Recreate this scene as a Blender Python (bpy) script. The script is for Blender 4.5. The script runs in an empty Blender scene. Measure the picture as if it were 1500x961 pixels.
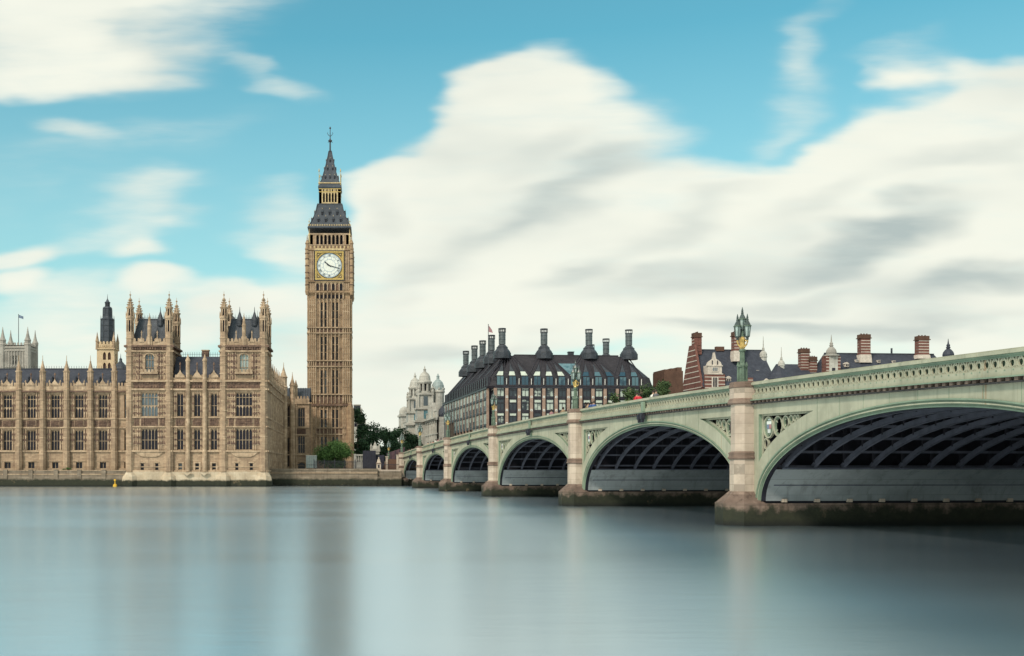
import bpy, math, random
from mathutils import Vector, Matrix
R = math.radians
random.seed(7)
scene = bpy.context.scene
COL = scene.collection

# ------------------------------------------------------------------ camera
EYE = 3.3                       # metres above the water
FPX, X0, Y0 = 1640.0, 541.0, 690.0     # focal length and level line measured on a 1500 px wide picture
cam = bpy.data.cameras.new('camera'); camo = bpy.data.objects.new('camera', cam); COL.objects.link(camo)
camo.location = (0, 0, EYE); camo.rotation_euler = (R(90), 0, 0)
cam.sensor_width = 36.0; cam.lens = 36.0 * FPX / 1500.0
cam.shift_x = (750 - X0) / 1500.0; cam.shift_y = (Y0 - 480.5) / 1500.0
cam.clip_start = 0.5; cam.clip_end = 20000
scene.camera = camo
def PX(px, Y): return (px - X0) * Y / FPX
def PZ(py, Y): return EYE + (Y0 - py) * Y / FPX

# ------------------------------------------------------------------ colour management
vs = scene.view_settings
scene.display_settings.display_device = 'sRGB'
vs.view_transform = 'Standard'; vs.look = 'None'; vs.gamma = 1.0; vs.exposure = 0.2; vs.use_curve_mapping = False

# ------------------------------------------------------------------ sun
SUN_AZ, SUN_EL = R(-142), R(44)         # clockwise from +Y (the view direction)
sl = bpy.data.lights.new('sun', 'SUN'); so = bpy.data.objects.new('sun', sl); COL.objects.link(so)
sl.energy = 2.7; sl.angle = R(9); sl.color = (1.0, 0.89, 0.76)
sd = Vector((math.sin(SUN_AZ) * math.cos(SUN_EL), math.cos(SUN_AZ) * math.cos(SUN_EL), math.sin(SUN_EL)))
so.rotation_euler = sd.to_track_quat('Z', 'Y').to_euler(); so.location = sd * 300

# ------------------------------------------------------------------ world: Nishita sky with drawn-out clouds
W = bpy.data.worlds.new('World'); scene.world = W; W.use_nodes = True
nt = W.node_tree; nt.nodes.clear()
class NT:
    def __init__(s, t): s.t = t
    def n(s, typ, **kw):
        x = s.t.nodes.new(typ)
        for k, v in kw.items(): setattr(x, k, v)
        return x
    def put(s, sock, v):
        if isinstance(v, bpy.types.NodeSocket): s.t.links.new(v, sock)
        elif v is not None: sock.default_value = v
    def math(s, op, a, b=None, c=None, clamp=False):
        x = s.n('ShaderNodeMath', operation=op); x.use_clamp = clamp
        s.put(x.inputs[0], a)
        if b is not None: s.put(x.inputs[1], b)
        if c is not None: s.put(x.inputs[2], c)
        return x.outputs[0]
    def vmath(s, op, a, b=None, scale=None):
        x = s.n('ShaderNodeVectorMath', operation=op)
        s.put(x.inputs[0], a)
        if b is not None: s.put(x.inputs[1], b)
        if scale is not None: s.put(x.inputs['Scale'], scale)
        return x.outputs['Value'] if op in ('LENGTH', 'DOT_PRODUCT', 'DISTANCE') else x.outputs[0]
    def mix(s, f, a, b, blend='MIX'):
        x = s.n('ShaderNodeMix', data_type='RGBA', blend_type=blend)
        s.put(x.inputs[0], f); s.put(x.inputs[6], a); s.put(x.inputs[7], b)
        return x.outputs[2]
    def ramp(s, v, a, b, c=0.0, d=1.0, smooth=True):
        x = s.n('ShaderNodeMapRange', interpolation_type='SMOOTHSTEP' if smooth else 'LINEAR')
        x.clamp = True
        s.put(x.inputs[0], v); s.put(x.inputs[1], a); s.put(x.inputs[2], b); s.put(x.inputs[3], c); s.put(x.inputs[4], d)
        return x.outputs[0]
    def noise(s, vec, scale, detail=3.0, rough=0.55, out='Fac', dist=0.0):
        x = s.n('ShaderNodeTexNoise'); s.put(x.inputs['Vector'], vec)
        x.inputs['Scale'].default_value = scale; x.inputs['Detail'].default_value = detail
        x.inputs['Roughness'].default_value = rough; x.inputs['Distortion'].default_value = dist
        return x.outputs[out]
    def mapping(s, vec, loc=(0,0,0), rot=(0,0,0), sc=(1,1,1), typ='POINT'):
        x = s.n('ShaderNodeMapping', vector_type=typ); s.put(x.inputs[0], vec)
        x.inputs[1].default_value = loc; x.inputs[2].default_value = rot; x.inputs[3].default_value = sc
        return x.outputs[0]
N = NT(nt)
SKY_STRENGTH = 0.10
geo = N.n('ShaderNodeTexCoord')
sky = N.n('ShaderNodeTexSky'); sky.sky_type = 'NISHITA'; sky.sun_disc = False
sky.sun_elevation = SUN_EL; sky.sun_rotation = SUN_AZ; sky.altitude = 0; sky.air_density = 1.0; sky.dust_density = 0.6; sky.ozone_density = 1.6
sep = N.n('ShaderNodeSeparateXYZ'); N.put(sep.inputs[0], geo.outputs['Generated'])
den = N.math('MAXIMUM', N.math('ABSOLUTE', sep.outputs[1]), 0.10)
comb = N.n('ShaderNodeCombineXYZ')
N.put(comb.inputs[0], N.math('DIVIDE', sep.outputs[0], den)); N.put(comb.inputs[1], N.math('DIVIDE', sep.outputs[2], den))
P = comb.outputs[0]
# drag the cloud field along the wind: noise much longer along a shallow diagonal
streak_c = N.mapping(P, rot=(0, 0, R(-17)), sc=(2.2, 9.0, 1))
warp = N.vmath('SUBTRACT', N.noise(streak_c, 1.5, 3.0, 0.5, 'Color'), (0.5, 0.5, 0.5))
billow_c = N.mapping(P, rot=(0, 0, R(-24)), sc=(4.5, 10.0, 1))
warp2 = N.vmath('SUBTRACT', N.noise(billow_c, 2.2, 3.0, 0.5, 'Color'), (0.5, 0.5, 0.5))
PW = N.vmath('ADD', P, N.vmath('ADD', N.vmath('SCALE', warp, scale=0.13), N.vmath('SCALE', warp2, scale=0.04)))
def blob(cx, cy, a, b, deg, wgt=1.0, inner=0.25, vec=None):
    u, w = (cx - X0) / FPX, (Y0 - cy) / FPX
    m = N.mapping(vec or PW, loc=(u, w, 0), rot=(0, 0, R(deg)), sc=(a / FPX, b / FPX, 1), typ='TEXTURE')
    m2 = N.vmath('MULTIPLY', m, (1, 1, 0))
    return N.math('MULTIPLY', N.ramp(N.vmath('LENGTH', m2), 1.0, inner, 0.0, 1.0), wgt)
def union(blobs):
    d = N.math('SUBTRACT', 1.0, blobs[0])
    for b in blobs[1:]: d = N.math('MULTIPLY', d, N.math('SUBTRACT', 1.0, b))
    return N.math('SUBTRACT', 1.0, d)
WHITE = [ # px, py, half-length, half-height, tilt, weight, hard core
 (150, 30, 350, 120, 8, 1.0, .25), (60, 90, 170, 66, 12, .9, .25), (400, 100, 130, 26, -14, .5, .1),
 (-250, 60, 300, 140, 10, 1.0, .4), (1090, 520, 280, 60, 2, .8, .2), (120, 240, 330, 80, 12, .25, .0), (300, 180, 240, 50, 14, .18, .0), (150, 330, 260, 60, 14, .4, .0), (60, 460, 240, 60, 16, .6, .1), (260, 480, 200, 60, 14, .6, .1), (400, 310, 90, 60, 16, .5, .1), (330, -90, 260, 80, 0, .9, .3),
 (770, 160, 165, 108, 28, 1.0, .55), (700, 240, 230, 115, 22, 1.0, .5), (890, 190, 150, 90, 20, .9, .25), (590, 260, 140, 70, 24, .9, .35),
 (560, 330, 130, 70, 20, .85, .3), (695, 168, 90, 60, 20, .8, .35), (795, 130, 80, 50, 20, .8, .35), (1180, 235, 80, 40, 25, .7, .3),
 (760, 330, 330, 110, 14, 1.0, .5), (1010, 350, 330, 120, 12, 1.0, .5), (880, 440, 420, 110, 6, 1.0, .5),
 (1330, 190, 235, 118, 18, 1.0, .55), (1300, 140, 120, 62, 16, .85, .3), (1470, 130, 200, 66, 10, .9, .3), (1290, 270, 260, 130, 14, 1.0, .5), (1480, 210, 260, 140, 10, 1.0, .6), (1650, 250, 300, 190, 8, 1.0, .6),
 (1300, 400, 420, 140, 8, 1.0, .5), (1650, 480, 420, 160, 4, 1.0, .5),
 (1140, 120, 170, 70, 50, .36, .0), (1200, 50, 110, 40, 36, .32, .0), (1110, 190, 90, 40, 50, .3, .0), (1330, 70, 130, 30, 12, .3, .1),
 (90, 200, 100, 32, -14, .5, .1), (230, 300, 110, 40, 10, .45, .1), (210, 355, 80, 40, 12, .75, .2), (10, 370, 95, 52, 20, .8, .3), (20, 430, 60, 36, 30, .8, .2),
 (225, 425, 80, 42, 16, .85, .3), (340, 440, 130, 60, 18, .8, .3), (430, 350, 90, 55, 18, .75, .2), (420, 430, 120, 60, 20, .7, .2), (110, 500, 190, 60, 14, .75, .2),
 (560, 480, 230, 120, 8, .92, .3), (300, 560, 420, 90, 4, .7, .2), (700, 600, 1100, 110, 0, .95, .25)]
dens = union([blob(*w) for w in WHITE])
GREY = [(800, 275, 230, 36, 24, .5, .0), (560, 300, 60, 50, 30, .25, .0), (1180, 300, 120, 30, 20, .3, .0), (1270, 345, 210, 50, 12, .95, .1), (1430, 420, 190, 44, 8, .75, .1), (960, 395, 240, 46, 14, .5, .1), (1180, 430, 200, 34, 8, .45, .1), (620, 395, 120, 40, 24, .4, .0), (820, 215, 110, 34, 20, .28, .0), (1390, 215, 200, 36, 14, .3, .0), (1010, 310, 150, 30, 16, .35, .0), (660, 515, 190, 34, 4, .4, .0),
 (1130, 480, 300, 30, 2, .65, .1), (850, 380, 130, 30, 20, .5, .1), (860, 265, 170, 44, 18, .55, .1), (1340, 470, 260, 26, 2, .5, .1), (700, 330, 150, 36, 20, .25, .1), (250, 80, 160, 30, 10, .22, .1)]
grey = union([blob(*g) for g in GREY])
fine = N.noise(N.mapping(P, rot=(0, 0, R(-15)), sc=(3.0, 16.0, 1)), 2.4, 4.0, 0.55)
fine2 = N.noise(N.mapping(P, rot=(0, 0, R(-21)), sc=(5.0, 34.0, 1)), 2.0, 5.0, 0.6)
wisp = N.math('ADD', N.math('MULTIPLY', N.math('SUBTRACT', fine, 0.5), 0.62), N.math('MULTIPLY', N.math('SUBTRACT', fine2, 0.5), 0.35))
dens = N.ramp(N.math('ADD', dens, N.math('MULTIPLY', wisp, N.ramp(dens, 0.02, 0.3))), 0.02, 1.05, 0.0, 1.0)
grey = N.math('MULTIPLY', grey, N.ramp(fine, 0.25, 0.75, 0.7, 1.25), clamp=True)
k = 0.87 / SKY_STRENGTH
cw = (0.925 * k, 0.94 * k, 0.825 * k, 1); cg = (0.47 * k, 0.55 * k, 0.535 * k, 1)
cloud = N.mix(grey, cw, cg)
soft = N.ramp(N.noise(N.mapping(P, rot=(0, 0, R(-18)), sc=(2.0, 6.0, 1)), 2.0, 3.0, 0.5), 0.42, 0.82, 0.0, 0.6)
cloud = N.mix(soft, cloud, (0.60 * k, 0.665 * k, 0.625 * k, 1))
skyc = N.mix(1.0, sky.outputs[0], (0.58, 1.52, 1.25, 1), 'MULTIPLY')
# thin milky veil that thickens towards the horizon
elev = N.ramp(N.vmath('DOT_PRODUCT', geo.outputs['Generated'], (0, 0, 1)), 0.0, 0.36, 0.72, 0.05, False)
skyc = N.mix(elev, skyc, (0.66 * k, 0.77 * k, 0.73 * k, 1))
# broken cloud overhead and behind the viewer
over = N.ramp(N.noise(N.mapping(P, rot=(0, 0, R(-17)), sc=(1.0, 2.0, 1)), 0.9, 3.0, 0.5), 0.36, 0.56, 0.0, 1.0)
sepP = N.n('ShaderNodeSeparateXYZ'); N.put(sepP.inputs[0], P)
away = N.math('MAXIMUM', N.ramp(sepP.outputs[1], 0.50, 0.85), N.ramp(sep.outputs[1], 0.1, -0.1, 0.0, 1.0))
dens = N.math('MAXIMUM', dens, N.math('MULTIPLY', over, away))
final = N.mix(dens, skyc, cloud)
bg = N.n('ShaderNodeBackground'); N.put(bg.inputs[0], final); bg.inputs[1].default_value = SKY_STRENGTH
wo = N.n('ShaderNodeOutputWorld'); nt.links.new(bg.outputs[0], wo.inputs[0])

# ------------------------------------------------------------------ materials
MATS = {}
def newmat(name):
    m = bpy.data.materials.new(name); m.use_nodes = True; t = m.node_tree
    b = t.nodes['Principled BSDF']; MATS[name] = m
    return m, NT(t), b
def wall_vec(q):
    tc = q.n('ShaderNodeTexCoord'); s = q.n('ShaderNodeSeparateXYZ'); q.put(s.inputs[0], tc.outputs['Object'])
    c = q.n('ShaderNodeCombineXYZ'); q.put(c.inputs[0], q.math('ADD', s.outputs[0], s.outputs[1])); q.put(c.inputs[1], s.outputs[2])
    return tc.outputs['Object'], c.outputs[0]
def worldz(q):
    g = q.n('ShaderNodeNewGeometry'); s = q.n('ShaderNodeSeparateXYZ'); q.put(s.inputs[0], g.outputs['Position'])
    return s.outputs[2], g.outputs['Position']
def stone(name, base, var, bw=0.9, bh=0.4, mortar=0.7, streaks=0.35, rough=0.85, stain=(0.06, 0.05, 0.045), nscale=0.35, algae=None, bump=0.25, rust=0.0):
    m, q, b = newmat(name)
    obj, wv = wall_vec(q)
    br = q.n('ShaderNodeTexBrick'); q.put(br.inputs['Vector'], wv)
    br.inputs['Color1'].default_value = (*base, 1); br.inputs['Color2'].default_value = (*var, 1)
    br.inputs['Mortar'].default_value = tuple(c * mortar for c in base) + (1,)
    br.inputs['Scale'].default_value = 1.0; br.inputs['Mortar Size'].default_value = 0.012
    br.inputs['Brick Width'].default_value = bw; br.inputs['Row Height'].default_value = bh; br.inputs['Bias'].default_value = 0.0
    col = br.outputs['Color']
    n1 = q.noise(obj, nscale, 4.0, 0.6)
    col = q.mix(q.ramp(n1, 0.35, 0.72, 0.0, 0.75), col, tuple(c * 0.72 for c in var) + (1,))
    n2 = q.noise(q.mapping(obj, sc=(2.2, 2.2, 0.16)), 1.0, 4.0, 0.65)
    col = q.mix(q.ramp(n2, 0.5, 0.78, 0.0, streaks), col, (*stain, 1))
    n3 = q.noise(obj, 2.3, 3.0, 0.6)
    col = q.mix(q.ramp(n3, 0.55, 0.8, 0.0, 0.35), col, tuple(min(1, c * 1.25) for c in base) + (1,))
    if rust:
        n5 = q.noise(q.mapping(obj, sc=(1.3, 1.3, 0.05)), 1.4, 3.0, 0.7)
        col = q.mix(q.ramp(n5, 0.66, 0.74, 0.0, rust), col, (0.25, 0.12, 0.05, 1))
    if algae:
        top, spread, dark = algae
        z, pos = worldz(q)
        nz = q.noise(pos, 0.9, 5.0, 0.65)
        lvl = q.math('ADD', z, q.math('MULTIPLY', q.math('SUBTRACT', nz, 0.5), spread))
        al = q.mix(q.noise(pos, 2.6, 4.0, 0.6), (0.012, 0.014, 0.011, 1), (0.040, 0.042, 0.024, 1))
        al = q.mix(q.ramp(z, 0.0, 0.5, 0.75, 0.0), al, (0.008, 0.009, 0.01, 1))
        al = q.mix(q.ramp(q.noise(pos, 0.55, 4.0, 0.7), 0.62, 0.72, 0.0, 0.6), al, (0.16, 0.12, 0.07, 1))
        col = q.mix(q.ramp(lvl, top - dark, top + dark, 1.0, 0.0), col, al)
    q.put(b.inputs['Base Color'], col); b.inputs['Roughness'].default_value = rough; b.inputs['Specular IOR Level'].default_value = 0.25
    if bump:
        bp = q.n('ShaderNodeBump'); bp.inputs['Strength'].default_value = bump; bp.inputs['Distance'].default_value = 0.05
        q.put(bp.inputs['Height'], q.math('ADD', q.noise(obj, 6.0, 3.0, 0.6), q.math('MULTIPLY', br.outputs['Fac'], -0.6)))
        q.put(b.inputs['Normal'], bp.outputs[0])
    return m
def plain(name, base, rough=0.6, metal=0.0, var=0.25, scale=1.5, spec=0.4, streak=0.0, dirt=(0.03, 0.03, 0.03)):
    m, q, b = newmat(name)
    tc = q.n('ShaderNodeTexCoord'); o = tc.outputs['Object']
    n = q.noise(o, scale, 4.0, 0.6)
    c = q.mix(q.ramp(n, 0.3, 0.7), tuple(x * (1 - var) for x in base) + (1,), tuple(min(1, x * (1 + var)) for x in base) + (1,))
    if streak:
        n2 = q.noise(q.mapping(o, sc=(3, 3, 0.25)), 1.0, 4.0, 0.65)
        c = q.mix(q.ramp(n2, 0.52, 0.8, 0.0, streak), c, (*dirt, 1))
    q.put(b.inputs['Base Color'], c); b.inputs['Roughness'].default_value = rough; b.inputs['Metallic'].default_value = metal
    b.inputs['Specular IOR Level'].default_value = spec
    return m
def glass(name, dark, pale, chance, rough=0.12, spec=0.5):
    m, q, b = newmat(name)
    oi = q.n('ShaderNodeObjectInfo'); tc = q.n('ShaderNodeTexCoord')
    s = q.n('ShaderNodeSeparateXYZ'); q.put(s.inputs[0], tc.outputs['Object'])
    n = q.noise(tc.outputs['Object'], 0.8, 2.0, 0.5)
    f = q.ramp(q.math('ADD', oi.outputs['Random'], q.math('MULTIPLY', q.math('SUBTRACT', n, 0.5), 0.5)), 1 - chance, 1 - chance + 0.12)
    q.put(b.inputs['Base Color'], q.mix(f, (*dark, 1), (*pale, 1)))
    b.inputs['Roughness'].default_value = rough; b.inputs['Specular IOR Level'].default_value = spec
    return m
stone('palace_stone', (0.465, 0.332, 0.218), (0.30, 0.207, 0.138), 0.8, 0.36, 0.6, 0.7, nscale=0.3, stain=(0.075, 0.05, 0.045))
stone('palace_trim', (0.555, 0.41, 0.278), (0.345, 0.242, 0.158), 1.2, 0.5, 0.7, 0.75, nscale=0.6, stain=(0.07, 0.05, 0.045))
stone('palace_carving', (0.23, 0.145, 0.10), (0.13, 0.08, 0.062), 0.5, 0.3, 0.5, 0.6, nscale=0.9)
stone('palace_plinth', (0.55, 0.46, 0.34), (0.46, 0.36, 0.25), 1.0, 0.5, 0.75, 0.3, nscale=0.3, algae=(1.35, 0.9, 0.25))
stone('tower_stone', (0.46, 0.32, 0.198), (0.32, 0.212, 0.13), 0.8, 0.4, 0.6, 0.65, nscale=0.25, stain=(0.075, 0.05, 0.045))
stone('terrace_stone', (0.27, 0.215, 0.16), (0.185, 0.145, 0.105), 1.1, 0.42, 0.6, 0.5, nscale=0.4, algae=(1.55, 1.1, 0.3))
stone('portland_stone', (0.55, 0.53, 0.475), (0.42, 0.40, 0.355), 1.2, 0.5, 0.7, 0.75, nscale=0.25, stain=(0.14, 0.125, 0.11))
stone('abbey_stone', (0.43, 0.405, 0.36), (0.34, 0.315, 0.28), 1.2, 0.5, 0.75, 0.4, nscale=0.25, stain=(0.16, 0.15, 0.14))
stone('cream_stone', (0.66, 0.50, 0.32), (0.58, 0.43, 0.27), 1.0, 0.45, 0.75, 0.2, nscale=0.3)
stone('pier_stone', (0.52, 0.43, 0.345), (0.42, 0.335, 0.27), 2.6, 0.62, 0.5, 0.5, nscale=0.7, stain=(0.13, 0.09, 0.065), bump=0.15)
stone('pier_cap_stone', (0.26, 0.185, 0.145), (0.17, 0.115, 0.09), 2.0, 0.8, 0.7, 0.6, nscale=0.9, stain=(0.05, 0.035, 0.03), bump=0.2)
stone('pier_base_stone', (0.27, 0.195, 0.155), (0.15, 0.105, 0.085), 1.6, 0.62, 0.5, 0.75, nscale=0.9, stain=(0.04, 0.025, 0.02), algae=(1.15, 2.4, 0.35), bump=0.5)
stone('red_brick', (0.225, 0.10, 0.078), (0.165, 0.072, 0.058), 0.45, 0.15, 0.9, 0.3, nscale=0.5, stain=(0.05, 0.03, 0.03))
stone('brown_brick', (0.14, 0.075, 0.052), (0.105, 0.058, 0.042), 0.45, 0.15, 0.8, 0.3, nscale=0.5, stain=(0.03, 0.02, 0.02))
stone('pink_stone', (0.44, 0.31, 0.245), (0.36, 0.25, 0.195), 1.0, 0.6, 0.7, 0.25, nscale=0.6)
stone('slate', (0.062, 0.068, 0.088), (0.042, 0.047, 0.065), 0.5, 0.3, 0.55, 0.4, rough=0.6, nscale=0.5, stain=(0.02, 0.02, 0.03))
stone('iron_roof', (0.075, 0.085, 0.10), (0.055, 0.064, 0.08), 0.7, 0.5, 0.45, 0.35, rough=0.5, nscale=0.5, stain=(0.02, 0.025, 0.03))
stone('bronze_roof', (0.048, 0.043, 0.050), (0.032, 0.029, 0.035), 0.8, 0.42, 0.35, 0.45, rough=0.55, nscale=0.35, stain=(0.022, 0.018, 0.02))
stone('bridge_green', (0.415, 0.40, 0.298), (0.38, 0.368, 0.272), 3.0, 30.0, 0.6, 0.62, rough=0.5, nscale=0.5, stain=(0.17, 0.175, 0.125), bump=0.03, rust=0.55)
stone('bridge_trim', (0.235, 0.30, 0.215), (0.20, 0.26, 0.19), 3.0, 30.0, 0.8, 0.3, rough=0.5, nscale=0.6, stain=(0.08, 0.11, 0.08), bump=0.03)
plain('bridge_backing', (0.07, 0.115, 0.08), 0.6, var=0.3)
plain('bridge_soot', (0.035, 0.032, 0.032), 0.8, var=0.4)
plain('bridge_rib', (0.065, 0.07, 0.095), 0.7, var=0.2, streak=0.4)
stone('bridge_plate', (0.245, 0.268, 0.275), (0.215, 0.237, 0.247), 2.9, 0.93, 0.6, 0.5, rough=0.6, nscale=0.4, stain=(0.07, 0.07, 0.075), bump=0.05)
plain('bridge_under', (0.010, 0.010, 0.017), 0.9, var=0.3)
plain('asphalt', (0.05, 0.05, 0.05), 0.9)
plain('paving', (0.28, 0.26, 0.24), 0.9)
plain('lead_dark', (0.04, 0.045, 0.055), 0.5, var=0.3)
plain('bronze', (0.04, 0.037, 0.047), 0.45, 0.3, var=0.3)
plain('chimney_metal', (0.11, 0.125, 0.13), 0.45, 0.3, var=0.25, streak=0.3)
plain('copper_dome', (0.30, 0.36, 0.355), 0.6, var=0.2, streak=0.3)
plain('gold', (0.52, 0.36, 0.12), 0.4, 0.35, var=0.3, scale=4)
plain('gilt_stone', (0.50, 0.375, 0.20), 0.6, var=0.25, scale=2)
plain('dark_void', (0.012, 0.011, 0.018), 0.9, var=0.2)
plain('iron', (0.02, 0.02, 0.03), 0.6, var=0.3)
plain('clock_white', (0.74, 0.75, 0.68), 0.35, var=0.06, scale=3)
plain('clock_blue', (0.33, 0.41, 0.48), 0.35, var=0.15, scale=3)
plain('clock_black', (0.012, 0.014, 0.025), 0.5)
plain('white_paint', (0.74, 0.72, 0.66), 0.6, var=0.08)
plain('lamp_green', (0.10, 0.14, 0.10), 0.5, var=0.25, scale=3, streak=0.3)
plain('lamp_glass', (0.30, 0.37, 0.345), 0.15, var=0.2, scale=5, spec=0.6)
plain('lamp_roof', (0.05, 0.068, 0.063), 0.35, var=0.3, scale=4, spec=0.6)
plain('bark', (0.06, 0.045, 0.03), 0.9)
plain('skin', (0.45, 0.28, 0.2), 0.6)
plain('hair', (0.03, 0.02, 0.015), 0.7)
plain('band_stone', (0.56, 0.49, 0.42), 0.8, var=0.15)
plain('yellow_paint', (0.62, 0.36, 0.03), 0.6)
plain('hoarding', (0.42, 0.47, 0.45), 0.6, var=0.15)
plain('maroon_board', (0.085, 0.045, 0.055), 0.7, var=0.3)
plain('tarp', (0.02, 0.02, 0.035), 0.7, var=0.3)
for nm, c in (('coat_red', (0.60, 0.03, 0.05)), ('coat_white', (0.7, 0.68, 0.62)), ('coat_blue', (0.05, 0.10, 0.26)), ('coat_navy', (0.03, 0.035, 0.06)),
              ('coat_pink', (0.36, 0.19, 0.20)), ('coat_grey', (0.12, 0.12, 0.13)), ('coat_tan', (0.36, 0.25, 0.16)), ('shield_blue', (0.16, 0.21, 0.30)), ('shield_red', (0.36, 0.18, 0.19)), ('shield_white', (0.62, 0.64, 0.60))):
    plain(nm, c, 0.75, var=0.2)
glass('palace_glass', (0.012, 0.011, 0.019), (0.15, 0.17, 0.185), 0.16, spec=0.3)
glass('pale_glass', (0.10, 0.125, 0.14), (0.28, 0.33, 0.31), 0.6)
glass('office_glass', (0.03, 0.042, 0.055), (0.47, 0.53, 0.46), 0.6)
glass('attic_glass', (0.03, 0.075, 0.11), (0.09, 0.17, 0.20), 0.5)
glass('roof_glass', (0.05, 0.13, 0.16), (0.12, 0.22, 0.25), 0.4)
plain('blind', (0.58, 0.63, 0.54), 0.5, var=0.12, scale=0.8)
def leafmat(name, a, b_):
    m, q, b = newmat(name)
    tc = q.n('ShaderNodeTexCoord')
    n = q.noise(tc.outputs['Object'], 0.9, 3.0, 0.6); n2 = q.noise(tc.outputs['Object'], 6.0, 2.0, 0.6)
    q.put(b.inputs['Base Color'], q.mix(q.ramp(q.math('ADD', q.math('MULTIPLY', n, 0.6), q.math('MULTIPLY', n2, 0.4)), 0.35, 0.65), (*a, 1), (*b_, 1)))
    b.inputs['Roughness'].default_value = 0.7; b.inputs['Specular IOR Level'].default_value = 0.2
leafmat('leaf_dark', (0.018, 0.045, 0.024), (0.065, 0.125, 0.055))
leafmat('leaf_green', (0.045, 0.105, 0.028), (0.14, 0.24, 0.07))
leafmat('leaf_mid', (0.03, 0.06, 0.025), (0.08, 0.12, 0.045))
# river: silky long-exposure surface
m, q, b = newmat('river_water')
g = q.n('ShaderNodeNewGeometry'); pos = g.outputs['Position']
n = q.noise(q.mapping(pos, sc=(0.035, 0.012, 1)), 1.0, 3.0, 0.5)
q.put(b.inputs['Base Color'], q.mix(n, (0.016, 0.034, 0.056, 1), (0.020, 0.040, 0.062, 1)))
b.inputs['Roughness'].default_value = 0.3; b.inputs['IOR'].default_value = 1.33
lane = q.noise(q.mapping(pos, sc=(0.016, 0.05, 1)), 1.0, 3.0, 0.55)
gl = q.n('ShaderNodeBsdfAnisotropic') if hasattr(bpy.types, 'ShaderNodeBsdfAnisotropic') else q.n('ShaderNodeBsdfGlossy')
q.put(gl.inputs['Color'], (0.84, 0.945, 1.0, 1)); q.put(gl.inputs['Roughness'], q.ramp(lane, 0.3, 0.7, 0.215, 0.255))
bp = q.n('ShaderNodeBump'); bp.inputs['Strength'].default_value = 0.03; bp.inputs['Distance'].default_value = 0.3
q.put(bp.inputs['Height'], q.math('ADD', q.noise(q.mapping(pos, sc=(0.22, 0.7, 1)), 1.0, 4.0, 0.6), q.math('MULTIPLY', lane, 0.8)))
q.put(b.inputs['Normal'], bp.outputs[0]); q.put(gl.inputs['Normal'], bp.outputs[0])
mx = q.n('ShaderNodeMixShader'); mx.inputs[0].default_value = 0.82
out = q.t.nodes['Material Output']
q.t.links.new(b.outputs[0], mx.inputs[1]); q.t.links.new(gl.outputs[0], mx.inputs[2]); q.t.links.new(mx.outputs[0], out.inputs[0])

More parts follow.
